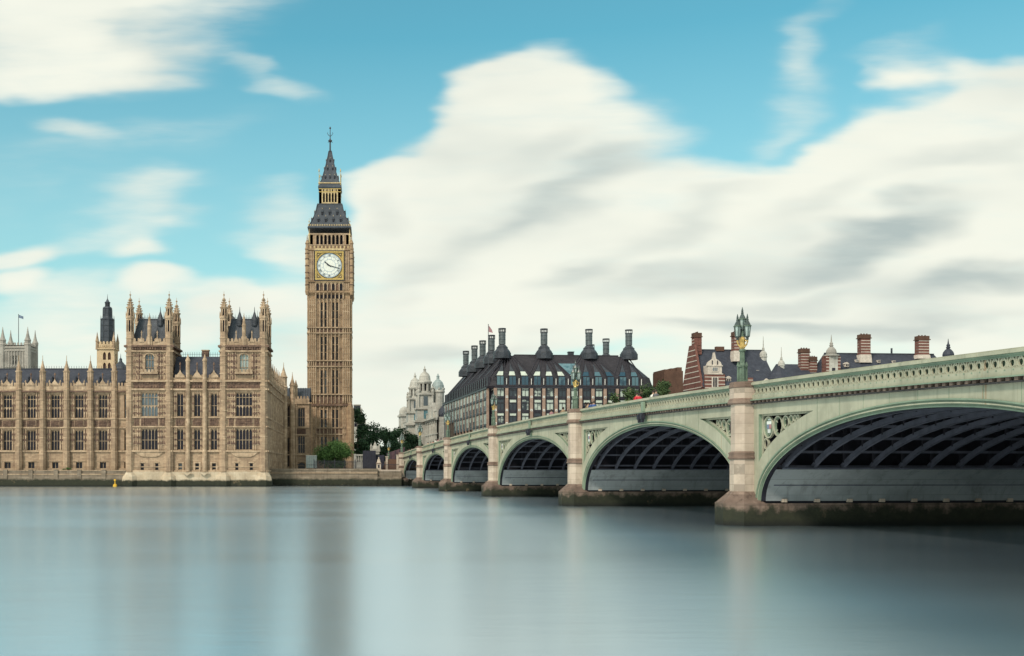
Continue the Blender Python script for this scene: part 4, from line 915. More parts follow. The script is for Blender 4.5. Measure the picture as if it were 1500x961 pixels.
# gilded lantern
m = MB(); b = 2.95
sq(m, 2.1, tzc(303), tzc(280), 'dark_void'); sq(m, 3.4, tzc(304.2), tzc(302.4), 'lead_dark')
for k in range(4):
    m.fr = side(k, b)
    for i in range(6): x = -2.0 + i * .8; m.fb(x - .13, x + .13, -.4, .02, tzc(302.4), tzc(280), 'gilt_stone')
    for sgn in (-1, 1): m.fb(*sorted((sgn * 2.1, sgn * b)), -.75, 0, tzc(302.4), tzc(280), 'gilt_stone')
    for i in range(5):
        a = -2.0 + (i + .5) * .8; m.fpoly([(a - .27, tzc(289)), (a - .2, tzc(287)), (a, tzc(286)), (a + .2, tzc(287)), (a + .27, tzc(289)), (a + .27, tzc(285.4)), (a - .27, tzc(285.4))], -.3, 0, 'gilt_stone'); m.fb(a - .28, a + .28, -.3, -.02, tzc(302.4), tzc(300), 'gilt_stone')
    m.fb(-b, b, -.2, .06, tzc(285.4), tzc(284.4), 'gold'); m.fb(-b, b, -.2, .06, tzc(281), tzc(280), 'gold')
    for i in range(11): x = -2.5 + i * .5; m.fb(x - .1, x + .1, -.2, .0, tzc(284.4), tzc(281), 'gilt_stone')
m.build('lantern', ct)
SPIRE = [(3.05, tzc(280)), (3.2, tzc(278)), (2.95, tzc(274)), (2.95, tzc(272.6)), (2.6, tzc(271)), (2.3, tzc(267)), (1.9, tzc(260)), (1.42, tzc(250)), (1.0, tzc(240)), (.62, tzc(230)), (.36, tzc(222))]
m = MB(); roofring(m, SPIRE, 'iron_roof'); roofring(m, [(3.1, tzc(272.8)), (3.1, tzc(271.4))], 'gilt_stone')
o = m.build('spire', ct)
for (sx, sy) in ((1, 1), (1, -1), (-1, 1), (-1, -1)):
    m = MB(); pr = [(sx * r, sy * r, z) for r, z in SPIRE[4:]]; m.tube(pr, [.13] * len(pr), 5, 'lead_dark'); m.build('roof_hip', o)
    m = MB(); m.lathe(sx * 2.9, sy * 2.9, [(.14, tzc(280)), (.1, tzc(268)), (.06, tzc(256)), (.2, tzc(255)), (.03, tzc(251))], 6, 'gold'); m.build('pinnacle', ct)
for k in range(4):
    for a, py in ((-1.25, 263), (0, 263), (1.25, 263), (-.7, 249.5), (.7, 249.5), (0, 237)): lucarne(k, a, py, SPIRE[4:], .42, o)
m = MB(); m.lathe(0, 0, [(.5, tzc(222.5)), (.5, tzc(221.3)), (.24, tzc(220.6)), (.2, tzc(208.5)), (.5, tzc(207.4)), (.58, tzc(206)), (.3, tzc(205)), (.14, tzc(203)), (.1, tzc(196)), (.1, tzc(189)), (.28, tzc(188.3)), (.22, tzc(187)), (.03, tzc(185.5))], 8, 'lead_dark')
for k in range(4):
    c, s_ = math.cos(k * math.pi / 2), math.sin(k * math.pi / 2)
    m.tube([(0, 0, tzc(200)), (c * .45, s_ * .45, tzc(198)), (c * .75, s_ * .75, tzc(195.5)), (c * .6, s_ * .6, tzc(193.5))], [.07, .08, .07, .04], 5, 'lead_dark'); m.bar((c * .1, s_ * .1, tzc(206)), (c * .62, s_ * .62, tzc(209)), .1, .1, 'lead_dark')
m.build('finial', ct)

# =================================================================== towers behind the palace
YA = 520.0
ab = thing('church_tower', 'distant pale grey church tower with four slim corner pinnacles', 'tower', (PX(28, YA), YA, 0))
az = lambda py: PZ(py, YA); hw = 20.0 * YA / FPX
m = MB(); m.holes(-hw, hw, 4, az(508), [(-1.9, 1.9, az(536), az(523))], hw, 1.2, 'abbey_stone')
for k in (1, 2, 3): m.fr = side(k, hw); m.holes(-hw, hw, 4, az(508), [], 0, 1, 'abbey_stone')
m.box(-hw, hw, -hw, hw, az(509), az(507.5), 'abbey_stone')
for k in range(4):
    m.fr = side(k, hw)
    for y in (512, 516.5, 540): m.fb(-hw, hw, 0, .4, az(y), az(y - 1.0), 'abbey_stone')
    for i in range(9): x = -hw + 1.2 + i * (2 * hw - 2.4) / 8; m.fb(x - .22, x + .22, 0, .3, az(560), az(516.5), 'abbey_stone')
    crenels(m, -hw + 1.2, hw - 1.2, -.5, .1, az(507.6), .9, .8, .6, 'abbey_stone')
m.build('wall', ab)
gothic_window(ab, -1.9, 1.9, az(536), az(523), lambda a, d, z: (a, -hw - d, z), -.8, 3, (az(529),), 1, mat='abbey_stone', tr=.4, frame_d=.4)
for sx in (-1, 1):
    for sy in (-1, 1):
        m = MB(); x, y = sx * (hw - .6), sy * (hw - .6)
        m.lathe(x, y, [(1.6, 4), (1.5, az(508)), (1.7, az(507)), (1.4, az(505)), (1.4, az(501.5)), (1.6, az(501)), (1.0, az(497)), (.5, az(490)), (.2, az(484)), (.06, az(481))] if sy < 0 else [(1.5, 4), (1.3, az(506)), (1.5, az(501)), (.9, az(497)), (.4, az(490)), (.06, az(481))], 8, 'abbey_stone'); m.build('pinnacle', ab)
fp = thing('flagpole', 'thin flagpole with small dark flag rising above the pale church tower', 'flagpole', (PX(27.2, YA), YA, az(508)))
m = MB(); m.lathe(0, 0, [(.16, 0), (.12, az(461) - az(508)), (.2, az(461) - az(508) + .1), (.02, az(460) - az(508))], 6, 'iron'); m.build('pole', fp)
m = MB(); z = az(465.5) - az(508)
for i in range(6):
    a, b_ = .15 + i * .34, .15 + (i + 1) * .34; y0, y1 = .15 * math.sin(i * 1.3), .15 * math.sin((i + 1) * 1.3)
    m.f([(a, y0, z - .1 * i), (b_, y1, z - .1 * (i + 1)), (b_, y1, z + 1.35 - .12 * (i + 1)), (a, y0, z + 1.35 - .12 * i)], 'shield_blue'); m.f([(a, y0 + .03, z - .1 * i), (a, y0 + .03, z + 1.35 - .12 * i), (b_, y1 + .03, z + 1.35 - .12 * (i + 1)), (b_, y1 + .03, z - .1 * (i + 1))], 'shield_blue')
m.build('flag', fp)
YV = 335.0; kv = YV / FPX
vt = thing('ventilation_tower', 'cream stone tower topped by a dark octagonal iron lantern', 'tower', (PX(154.5, YV), YV + 2.6, 0))
vz = lambda py: PZ(py, YV)
h = 12.7 * kv
m = MB(); fr = side(0, h); m.fr = fr
hs = [(-1.05 + .3, -.15 + .3, vz(527), vz(515.5)), (.4 + .3, 1.3 + .3, vz(527), vz(515.5)), (-1.05 + .3, -.15 + .3, vz(543), vz(531)), (.4 + .3, 1.3 + .3, vz(543), vz(531))]
m.holes(-h, h, 4, vz(504), hs, 0, .5, 'cream_stone')
for k in (1, 2, 3): m.fr = side(k, h); m.holes(-h, h, 4, vz(504), [(-.8, .8, vz(545), vz(517))] if k == 1 else [], 0, .5, 'cream_stone')
sq(m, h - .2, vz(506), vz(504), 'cream_stone')
for k in range(4): m.fr = side(k, h); m.fb(-h - .3, h + .3, 0, .35, vz(511.5), vz(510), 'cream_stone'); crenels(m, -h + .5, h - .5, -.4, 0, vz(504), .6, .7, .4, 'cream_stone'); relief(m, -h + .6, h - .6, vz(509), vz(504.5), 0, 'cream_stone', 7, 1, .1, .25)
m.build('wall', vt)
for hh in hs:
    g = MB(fr); g.fq(*hh[:2], -.45, *hh[2:], 'maroon_board'); o = g.build('louvre', vt)
    g = MB(fr)
    for j in range(6): z = hh[2] + (hh[3] - hh[2]) * (j + .5) / 6; g.fb(hh[0], hh[1], -.44, -.3, z - .08, z + .08, 'brown_brick')
    g.fpoly([(hh[0], hh[3] - .7), (hh[0] + .18, hh[3] - .25), ((hh[0] + hh[1]) / 2, hh[3]), (hh[0], hh[3])], -.3, .01, 'cream_stone'); g.fpoly([(hh[1], hh[3] - .7), (hh[1], hh[3]), ((hh[0] + hh[1]) / 2, hh[3]), (hh[1] - .18, hh[3] - .25)], -.3, .01, 'cream_stone'); g.build('slat', o)
for sx in (-1, 1):
    for sy in (-1, 1):
        m = MB(); m.lathe(sx * (h - .1), sy * (h - .1), [(.5, vz(512)), (.45, vz(501)), (.55, vz(500)), (.35, vz(495)), (.12, vz(489)), (.03, vz(486))], 8, 'palace_trim'); m.build('pinnacle', vt)
m = MB(); vc = lambda py: PZ(py, YV + 2.6)
m.lathe(0, 0, [(2.1, vc(504)), (2.0, vc(470)), (2.15, vc(469)), (2.15, vc(467.5)), (1.5, vc(466)), (1.35, vc(464)), (1.3, vc(453)), (1.45, vc(452)), (1.2, vc(450)), (.75, vc(449))], 8, 'iron_roof')
for j in range(8):
    t = math.pi / 8 + j * math.pi / 4; m.bar((2.1 * math.cos(t), 2.1 * math.sin(t), vc(504)), (2.02 * math.cos(t), 2.02 * math.sin(t), vc(469)), .16, .16, 'lead_dark'); m.lathe(2.0 * math.cos(t), 2.0 * math.sin(t), [(.1, vc(468)), (.02, vc(462))], 4, 'lead_dark'); m.bar((1.38 * math.cos(t), 1.38 * math.sin(t), vc(465)), (1.35 * math.cos(t), 1.35 * math.sin(t), vc(453)), .16, .16, 'lead_dark')
for yy in (495, 486, 478): m.lathe(0, 0, [(2.14, vc(yy)), (2.14, vc(yy - .8))], 8, 'lead_dark')
m.build('lantern', vt)
m = MB()
for j in range(8): t = math.pi / 8 + j * math.pi / 4; m.box(.62 * math.cos(t) - .11, .62 * math.cos(t) + .11, .62 * math.sin(t) - .11, .62 * math.sin(t) + .11, vc(449.5), vc(443.5), 'lead_dark')
m.lathe(0, 0, [(.85, vc(444)), (.9, vc(443.2)), (.5, vc(441.5)), (.3, vc(439.5)), (.1, vc(437.5)), (.03, vc(431))], 8, 'iron_roof'); m.build('cupola', vt)
YV2 = 300.0
m = MB(); cz = lambda py: PZ(py, YV2); m.lathe(0, 0, [(2.2, 4), (2.2, cz(541)), (1.9, cz(538)), (1.2, cz(534)), (.5, cz(530.5)), (.35, cz(527)), (.45, cz(526.5)), (.1, cz(524)), (.03, cz(518))], 8, 'iron_roof')
for j in range(8): t = math.pi / 8 + j * math.pi / 4; m.bar((2.2 * math.cos(t), 2.2 * math.sin(t), cz(541)), (.5 * math.cos(t), .5 * math.sin(t), cz(530.5)), .12, .12, 'lead_dark')
single(m, 'roof_turret', 'small dark pointed iron turret between the wing roof and the end block', 'turret', (PX(176.8, YV2), YV2, 0))
# =================================================================== iron arch bridge
BW = 26.0
SPANS = [28.9, 32.0, 35.0, 36.6, 35.0, 32.0, 28.9]
HP = 1.5                                               # half a pier
spans, piers, s0 = [], [], 0.0
for i, L_ in enumerate(SPANS):
    spans.append((s0, s0 + L_)); s0 += L_
    if i < 6: piers.append(s0 + HP); s0 += 2 * HP
SEND = s0
def ptop(s): return -2.0058e-7 * s ** 3 - 6.893e-5 * s * s + 2.62491e-2 * s + 7.4133
CROWN = [5.62, 6.27, 6.72, 6.90, 6.79, 6.15, 5.45]
ZS = 1.5
COR = 1.36                                             # coping top to underside of the cornice
VF = 0.40                                              # spandrel face, measured from the pier-column axis
bridge = thing('road_bridge', 'pale green iron road bridge of seven low arches on stone piers', 'bridge', (*BR_ORG, 0), BR_ROT)
frS = lambda a, d, z: (VF - d, -a, z)
frN2 = lambda a, d, z: (BW - VF + d, -a, z)
def arc(i, off, n=44, t0=0.0, t1=math.pi):
    a, b = spans[i]; c, h = (a + b) / 2, (b - a) / 2; r = CROWN[i] - ZS; out = []
    for k in range(n + 1):
        t = t0 + (t1 - t0) * k / n; x, z = -h * math.cos(t), r * math.sin(t)
        nx, nz = x / h ** 2, z / r ** 2; l = math.hypot(nx, nz) or 1
        out.append((c + x + off * nx / l, ZS + z + off * nz / l))
    return out
def interp(pts, s):
    for (a, z), (b, w) in zip(pts, pts[1:]):
        if a <= s <= b and b > a: return z + (w - z) * (s - a) / (b - a)
    return None
RO = 0.36
for i in range(7):
    a, b = spans[i]; c = (a + b) / 2
    inner, ring = arc(i, 0), arc(i, RO)
    hyp = [p for p in arc(i, 1.25, 160) if a - .3 < p[0] < b + .3]
    zu = lambda s: ptop(s) - COR - 0.62
    for side_, fr in (('s', frS), ('n', frN2)):
        left = [a - HP + 1.42]; right = b + HP - 1.42
        # panel limits
        ss = [left[0] + k * .05 for k in range(600)]
        sl = next((s for s in ss if interp(hyp, s) is not None and interp(hyp, s) >= zu(s)), c - 3)
        srr = next((s for s in (right - k * .05 for k in range(600)) if interp(hyp, s) is not None and interp(hyp, s) >= zu(s)), c + 3)
        m = MB(fr)
        # face strips: ring to soffit of cornice, leaving the triangular panels open
        grid = sorted({*[p[0] for p in ring if a - HP + .3 < p[0] < b + HP - .3], left[0], right, sl, srr, a - .36 + .001, b + .359})
        grid = [g for g in grid if ring[0][0] <= g <= ring[-1][0]]
        for p, q in zip(grid, grid[1:]):
            zp, zq = interp(ring, p), interp(ring, q); tp, tq = ptop(p) - COR + .02, ptop(q) - COR + .02
            mid = (p + q) / 2
            if left[0] - 1e-6 <= p and q <= sl + 1e-6 or srr - 1e-6 <= p and q <= right + 1e-6:
                hp_ = interp(hyp, p) if interp(hyp, p) is not None else ZS + 1.2; hq = interp(hyp, q) if interp(hyp, q) is not None else ZS + 1.2
                hp_, hq = min(max(hp_, zp), zu(p)), min(max(hq, zq), zu(q))
                m.f([fr(p, 0, zp), fr(q, 0, zq), fr(q, 0, hq), fr(p, 0, hp_)], 'bridge_green'); m.f([fr(p, 0, zu(p)), fr(q, 0, zu(q)), fr(q, 0, tq), fr(p, 0, tp)], 'bridge_green')
                m.f([fr(p, 0, hp_), fr(q, 0, hq), fr(q, -.45, hq), fr(p, -.45, hp_)], 'bridge_trim'); m.f([fr(p, 0, zu(p)), fr(q, 0, zu(q)), fr(q, -.45, zu(q)), fr(p, -.45, zu(p))], 'bridge_trim')
                for h_, w_, dd in ((hp_, hq, .0),): m.hexa([fr(p, -.2, h_ + .0), fr(q, -.2, w_), fr(q, -.3, w_), fr(p, -.3, h_), fr(p, -.2, min(h_ + .14, zu(p))), fr(q, -.2, min(w_ + .14, zu(q))), fr(q, -.3, min(w_ + .14, zu(q))), fr(p, -.3, min(h_ + .14, zu(p)))], 'bridge_green')
                m.hexa([fr(p, -.2, max(zu(p) - .12, hp_)), fr(q, -.2, max(zu(q) - .12, hq)), fr(q, -.3, max(zu(q) - .12, hq)), fr(p, -.3, max(zu(p) - .12, hp_)), fr(p, -.2, zu(p)), fr(q, -.2, zu(q)), fr(q, -.3, zu(q)), fr(p, -.3, zu(p))], 'bridge_green')
            else: m.f([fr(p, 0, zp), fr(q, 0, zq), fr(q, 0, tq), fr(p, 0, tp)], 'bridge_green')
        for e0, e1 in ((a - HP + .02, ring[0][0]), (ring[-1][0], b + HP - .02)):   # strips against the piers
            m.f([fr(e0, 0, 1.35), fr(e1, 0, 1.35), fr(e1, 0, ptop(e1) - COR + .02), fr(e0, 0, ptop(e0) - COR + .02)], 'bridge_green')
        for e, sg in ((left[0], 1), (right, -1)):
            hz = interp(hyp, e) or ZS + 1.2
            m.f([fr(e, 0, hz), fr(e, 0, zu(e)), fr(e, -.45, zu(e)), fr(e, -.45, hz)], 'bridge_trim'); m.fb(*sorted((e, e + sg * .12)), -.3, -.2, hz + .1, zu(e) - .1, 'bridge_green')
        step = 2.35; k = a + 2.5                          # bolted joints of the castings
        while k < b - 2:
            z0 = interp(ring, k); z1 = ptop(k) - COR
            if z1 - z0 < 1.5: m.fb(k - .012, k + .012, -.02, .012, z0, z1, 'bridge_trim')
            k += step
        m.build('spandrel', bridge)
        # tracery in the panels
        for e, sg, lim in ((left[0], 1, sl), (right, -1, srr)):
            m = MB(fr); x = e + sg * .14; first = None; cnt = 0
            def fits(cx, cz, r): return all((cz + r * math.sin(t)) > (interp(hyp, cx + r * math.cos(t)) or 0) + .12 for t in (k * math.pi / 6 for k in range(12)))
            while cnt < 6:
                r = .66
                while r > .14:
                    cx = x + sg * r; cz = zu(cx) - .14 - r
                    if fits(cx, cz, r): break
                    r -= .02
                if r <= .14: break
                m.ringf(cx, cz, r, .075, -.36, -.22, 'bridge_green', 18); m.ringf(cx, cz, r - .075, .05, -.40, -.28, 'bridge_trim', 18)
                for j in range(4 if cnt else 0):
                    t = math.pi / 4 + j * math.pi / 2; m.bar(fr(cx + (r - .1) * math.cos(t), -.33, cz + (r - .1) * math.sin(t)), fr(cx + r * .5 * math.cos(t), -.33, cz + r * .5 * math.sin(t)), .1, .1, 'bridge_green', .03, .05)
                if first is None: first = (cx, cz, r)
                x += sg * 2 * r; cnt += 1
            if first:                                     # small ring under the first, cusps between
                cx, cz, r = first; r2 = .34
                while r2 > .1:
                    c2x, c2z = e + sg * (.14 + r2), cz - r - r2 + .04
                    if fits(c2x, c2z, r2): break
                    r2 -= .02
                if r2 > .12: m.ringf(c2x, c2z, r2, .07, -.36, -.22, 'bridge_green', 14)
            o = m.build('spandrel_tracery', bridge)
            if first and o:
                cx, cz, r = first; q = MB(fr); s2 = r * .62
                q.fpoly([(cx - s2 * .8, cz + s2), (cx + s2 * .8, cz + s2), (cx + s2 * .8, cz - s2 * .2), (cx + s2 * .5, cz - s2 * .8), (cx, cz - s2 * 1.15), (cx - s2 * .5, cz - s2 * .8), (cx - s2 * .8, cz - s2 * .2)], -.42, -.3, 'bridge_trim')
                if sg == 1:
                    q.fb(cx - s2 * .7, cx + s2 * .7, -.3, -.27, cz + s2 * .45, cz + s2 * .9, 'shield_white'); q.fb(cx - s2 * .7, cx, -.3, -.275, cz - s2 * .2, cz + s2 * .42, 'shield_blue'); q.fb(cx + .02, cx + s2 * .7, -.3, -.275, cz - s2 * .2, cz + s2 * .42, 'shield_red'); q.fb(cx - s2 * .4, cx + s2 * .4, -.3, -.27, cz - s2 * .8, cz - s2 * .25, 'shield_white')
                    q.fb(cx - s2 * .5, cx + s2 * .5, -.4, -.3, cz + s2 * 1.02, cz + s2 * 1.3, 'shield_white')
                q.build('shield', o)
        # stepped mouldings of the arch ring, swept round the curve
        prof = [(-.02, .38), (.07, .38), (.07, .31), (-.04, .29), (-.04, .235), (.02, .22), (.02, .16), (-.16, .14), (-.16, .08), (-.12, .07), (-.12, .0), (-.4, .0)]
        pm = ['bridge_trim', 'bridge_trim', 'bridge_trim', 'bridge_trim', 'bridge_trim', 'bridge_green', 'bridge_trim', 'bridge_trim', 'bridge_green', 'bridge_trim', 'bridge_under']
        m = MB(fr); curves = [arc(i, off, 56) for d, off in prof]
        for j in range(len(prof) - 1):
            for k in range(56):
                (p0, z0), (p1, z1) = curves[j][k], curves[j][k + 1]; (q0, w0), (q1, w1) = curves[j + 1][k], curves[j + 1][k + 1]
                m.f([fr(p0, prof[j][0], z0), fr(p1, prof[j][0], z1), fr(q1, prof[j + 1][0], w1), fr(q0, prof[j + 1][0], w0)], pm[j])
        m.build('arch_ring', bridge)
        # cornice, parapet
        m = MB(fr); n = int((b - a + 2 * HP - 1.3) / .52); e0 = a - HP + .65; ds = (b - a + 2 * HP - 1.3) / n
        def lay(m, x0, x1, t0, t1, d0, d1, mat):
            m.hexa([fr(x0, d1, ptop(x0) - t0), fr(x1, d1, ptop(x1) - t0), fr(x1, d0, ptop(x1) - t0), fr(x0, d0, ptop(x0) - t0), fr(x0, d1, ptop(x0) - t1), fr(x1, d1, ptop(x1) - t1), fr(x1, d0, ptop(x1) - t1), fr(x0, d0, ptop(x0) - t1)], mat)
        for k in range(0, n, 4):
            x0, x1 = e0 + k * ds, e0 + min(k + 4, n) * ds
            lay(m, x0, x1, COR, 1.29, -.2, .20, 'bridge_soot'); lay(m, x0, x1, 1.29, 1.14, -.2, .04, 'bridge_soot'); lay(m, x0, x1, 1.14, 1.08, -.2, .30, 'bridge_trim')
        for k in range(n): x = e0 + (k + .5) * ds; lay(m, x - .11, x + .11, 1.285, 1.145, .04, .22, 'pier_base_stone')
        m.build('cornice', bridge)
        m = MB(fr)
        for k in range(0, n, 2):
            x0, x1 = e0 + k * ds, e0 + min(k + 2, n) * ds
            lay(m, x0, x1, 1.08, .80, -.1, .14, 'bridge_green'); lay(m, x0, x1, .80, .74, -.08, .05, 'bridge_green')
            lay(m, x0, x1, .34, .27, -.08, .04, 'bridge_trim'); lay(m, x0, x1, .27, .19, -.12, .10, 'bridge_trim'); lay(m, x0, x1, .19, .05, -.16, .2, 'bridge_green'); lay(m, x0, x1, .05, .0, -.1, .14, 'bridge_green')
        near = (side_ == 's')
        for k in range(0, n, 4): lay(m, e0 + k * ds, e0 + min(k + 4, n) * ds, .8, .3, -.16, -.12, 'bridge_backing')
        for k in range(n):                                # pointed openings with cusped heads
            x = e0 + (k + .5) * ds; z = ptop(x)
            m.hexa([fr(x - ds / 2 - .03, .04, z - .745), fr(x - ds / 2 + .03, .04, z - .745), fr(x - ds / 2 + .03, -.06, z - .745), fr(x - ds / 2 - .03, -.06, z - .745), fr(x - ds / 2 - .03, .04, z - .335), fr(x - ds / 2 + .03, .04, z - .335), fr(x - ds / 2 + .03, -.06, z - .335), fr(x - ds / 2 - .03, -.06, z - .335)], 'bridge_green')
            if near:
                m.ringf(x, z - .56, .2, .05, -.05, .03, 'bridge_green', 10, .21)
                for sg in (-1, 1):
                    m.bar(fr(x + sg * .03, 0, z - .35), fr(x + sg * .17, 0, z - .48), .05, .08, 'bridge_green'); m.bar(fr(x + sg * .25, 0, z - .58), fr(x + sg * .12, 0, z - .72), .045, .08, 'bridge_green')
                m.bar(fr(x, 0, z - .35), fr(x, 0, z - .45), .06, .07, 'bridge_green')
                m.fpoly([(x - ds / 2 - .05, z - .86), (x - ds / 2 + .05, z - .86), (x - ds / 2, z - .79)], .1, .155, 'bridge_trim')
        m.build('parapet', bridge)
        # bracket and navigation lanterns over the crown
        if i > 4: continue
        m = MB(fr); z = ptop(c) - COR
        m.fb(c - .32, c + .32, .0, .12, CROWN[i] + .34, z + .05, 'bridge_trim'); m.fb(c - .3, c + .3, .14, .3, ptop(c) - 1.05, ptop(c) - .3, 'bridge_trim')
        m.build('crown_bracket', bridge)
        if near:
            m = MB(fr)
            m.fb(c - .55, c + .55, .3, .42, z + .08, z + .2, 'iron')
            for sg in (-1, 1): m.fb(c + sg * .38 - .2, c + sg * .38 + .2, .25, .55, z - .28, z + .08, 'iron'); m.fpoly([(c + sg * .38 - .17, z - .28), (c + sg * .38 + .17, z - .28), (c + sg * .38 + .06, z - .55), (c + sg * .38 - .06, z - .55)], .3, .5, 'iron')
            m.build('navigation_light', bridge)
    # smooth plates at the springing on each pier face, in two courses
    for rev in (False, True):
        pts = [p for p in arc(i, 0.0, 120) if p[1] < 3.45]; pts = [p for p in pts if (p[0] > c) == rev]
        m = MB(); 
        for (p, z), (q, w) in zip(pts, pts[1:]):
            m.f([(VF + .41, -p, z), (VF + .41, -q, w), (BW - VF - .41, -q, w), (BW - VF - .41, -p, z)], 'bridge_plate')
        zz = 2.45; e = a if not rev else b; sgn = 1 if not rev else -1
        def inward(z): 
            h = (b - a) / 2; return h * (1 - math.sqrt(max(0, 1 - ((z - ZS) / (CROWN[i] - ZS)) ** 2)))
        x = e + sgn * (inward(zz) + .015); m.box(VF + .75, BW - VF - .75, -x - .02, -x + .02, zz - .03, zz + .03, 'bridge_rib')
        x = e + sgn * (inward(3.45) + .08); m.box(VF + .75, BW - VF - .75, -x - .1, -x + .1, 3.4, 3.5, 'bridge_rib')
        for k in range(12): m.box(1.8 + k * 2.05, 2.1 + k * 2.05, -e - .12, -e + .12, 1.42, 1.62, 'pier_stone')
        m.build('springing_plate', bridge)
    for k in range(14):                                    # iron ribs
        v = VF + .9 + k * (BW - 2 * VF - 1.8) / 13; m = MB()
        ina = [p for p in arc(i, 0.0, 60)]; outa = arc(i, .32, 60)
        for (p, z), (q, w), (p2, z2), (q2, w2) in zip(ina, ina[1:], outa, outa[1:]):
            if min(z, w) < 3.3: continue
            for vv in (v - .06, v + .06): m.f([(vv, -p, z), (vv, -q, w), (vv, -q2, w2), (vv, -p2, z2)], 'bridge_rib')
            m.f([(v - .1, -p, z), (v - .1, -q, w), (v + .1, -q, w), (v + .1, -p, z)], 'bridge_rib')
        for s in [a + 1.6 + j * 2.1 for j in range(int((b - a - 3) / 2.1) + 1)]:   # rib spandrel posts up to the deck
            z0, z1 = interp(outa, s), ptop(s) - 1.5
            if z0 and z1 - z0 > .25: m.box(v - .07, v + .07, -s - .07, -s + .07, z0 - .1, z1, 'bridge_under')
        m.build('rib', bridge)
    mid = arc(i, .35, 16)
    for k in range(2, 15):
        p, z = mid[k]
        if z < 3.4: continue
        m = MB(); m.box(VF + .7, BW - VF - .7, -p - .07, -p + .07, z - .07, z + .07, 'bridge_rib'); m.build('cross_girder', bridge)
    pts = [a - HP + k * (b - a + 2 * HP) / 16 for k in range(17)]
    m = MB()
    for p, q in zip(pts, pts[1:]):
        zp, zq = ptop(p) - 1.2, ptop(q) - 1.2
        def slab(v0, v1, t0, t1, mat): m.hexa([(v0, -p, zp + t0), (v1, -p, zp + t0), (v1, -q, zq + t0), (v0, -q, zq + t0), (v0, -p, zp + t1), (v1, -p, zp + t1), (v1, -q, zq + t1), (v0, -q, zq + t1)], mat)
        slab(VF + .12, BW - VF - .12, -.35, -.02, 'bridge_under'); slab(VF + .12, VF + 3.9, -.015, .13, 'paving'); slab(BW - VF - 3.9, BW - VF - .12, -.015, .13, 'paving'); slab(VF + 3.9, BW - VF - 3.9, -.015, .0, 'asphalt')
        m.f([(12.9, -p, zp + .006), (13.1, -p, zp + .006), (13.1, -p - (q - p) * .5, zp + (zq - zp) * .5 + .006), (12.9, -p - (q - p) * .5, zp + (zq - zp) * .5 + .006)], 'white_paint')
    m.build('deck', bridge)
# stone piers with octagonal columns carrying the lamps
def column(par, v, s, mirror, abut=False):
    m = MB(); t = ptop(s); q = 1 / math.cos(math.pi / 8); v = v + (.13 if v == 0 else -.13)
    w = lambda f: f / 2 * q * .92
    m.lathe(v, -s, [(w(1.74), 1.9), (w(1.74), 4.0)], 8, 'pier_stone'); 
    m.lathe(v, -s, [(w(1.74), 4.0), (w(1.98), 4.06), (w(1.98), 4.14), (w(1.84), 4.2), (w(1.84), 4.32), (w(1.9), 4.36), (w(1.9), 4.42), (w(1.6), 4.5)], 8, 'pier_cap_stone')
    m.lathe(v, -s, [(w(1.6), 4.5), (w(1.6), t - 1.36)], 8, 'pier_stone')
    m.lathe(v, -s, [(w(1.6), t - 1.36), (w(1.98), t - 1.27), (w(1.98), t - 1.17), (w(1.9), t - 1.13), (w(1.9), t - 1.06), (w(1.74), t - .98)], 8, 'pier_cap_stone')
    m.lathe(v, -s, [(w(1.74), t - .98), (w(1.74), t - .34)], 8, 'pier_stone')
    m.lathe(v, -s, [(w(1.74), t - .34), (w(1.84), t - .3), (w(1.84), t - .2), (w(1.76), t - .16), (w(1.76), t - .03), (w(1.62), t + .03)], 8, 'pier_cap_stone')
    m.build('column', par)
qf = 1 / math.cos(math.pi / 8)
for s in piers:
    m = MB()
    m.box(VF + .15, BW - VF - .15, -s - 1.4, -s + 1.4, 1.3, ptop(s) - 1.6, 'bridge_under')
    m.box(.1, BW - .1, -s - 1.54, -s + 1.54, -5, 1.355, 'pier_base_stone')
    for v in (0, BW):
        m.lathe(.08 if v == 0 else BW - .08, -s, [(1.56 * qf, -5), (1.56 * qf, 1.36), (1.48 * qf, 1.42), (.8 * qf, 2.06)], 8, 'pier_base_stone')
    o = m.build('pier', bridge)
    column(o, 0, s, False); column(o, BW, s, True)
# abutments: columns and solid stone ends
for s, sg in ((-.5, -1), (SEND + .5, 1)):
    m = MB(); m.box(.2, BW - .2, *sorted((-s, -(s + sg * 14))), -5, ptop(min(max(s, 0), SEND)) - 1.25, 'terrace_stone'); m.lathe(0, -s, [(1.5 * qf, -5), (1.5 * qf, 1.4), (.86 * qf, 2.0)], 8, 'pier_base_stone')
    o = m.build('abutment', bridge); column(o, 0, s, False); column(o, BW, s, True)

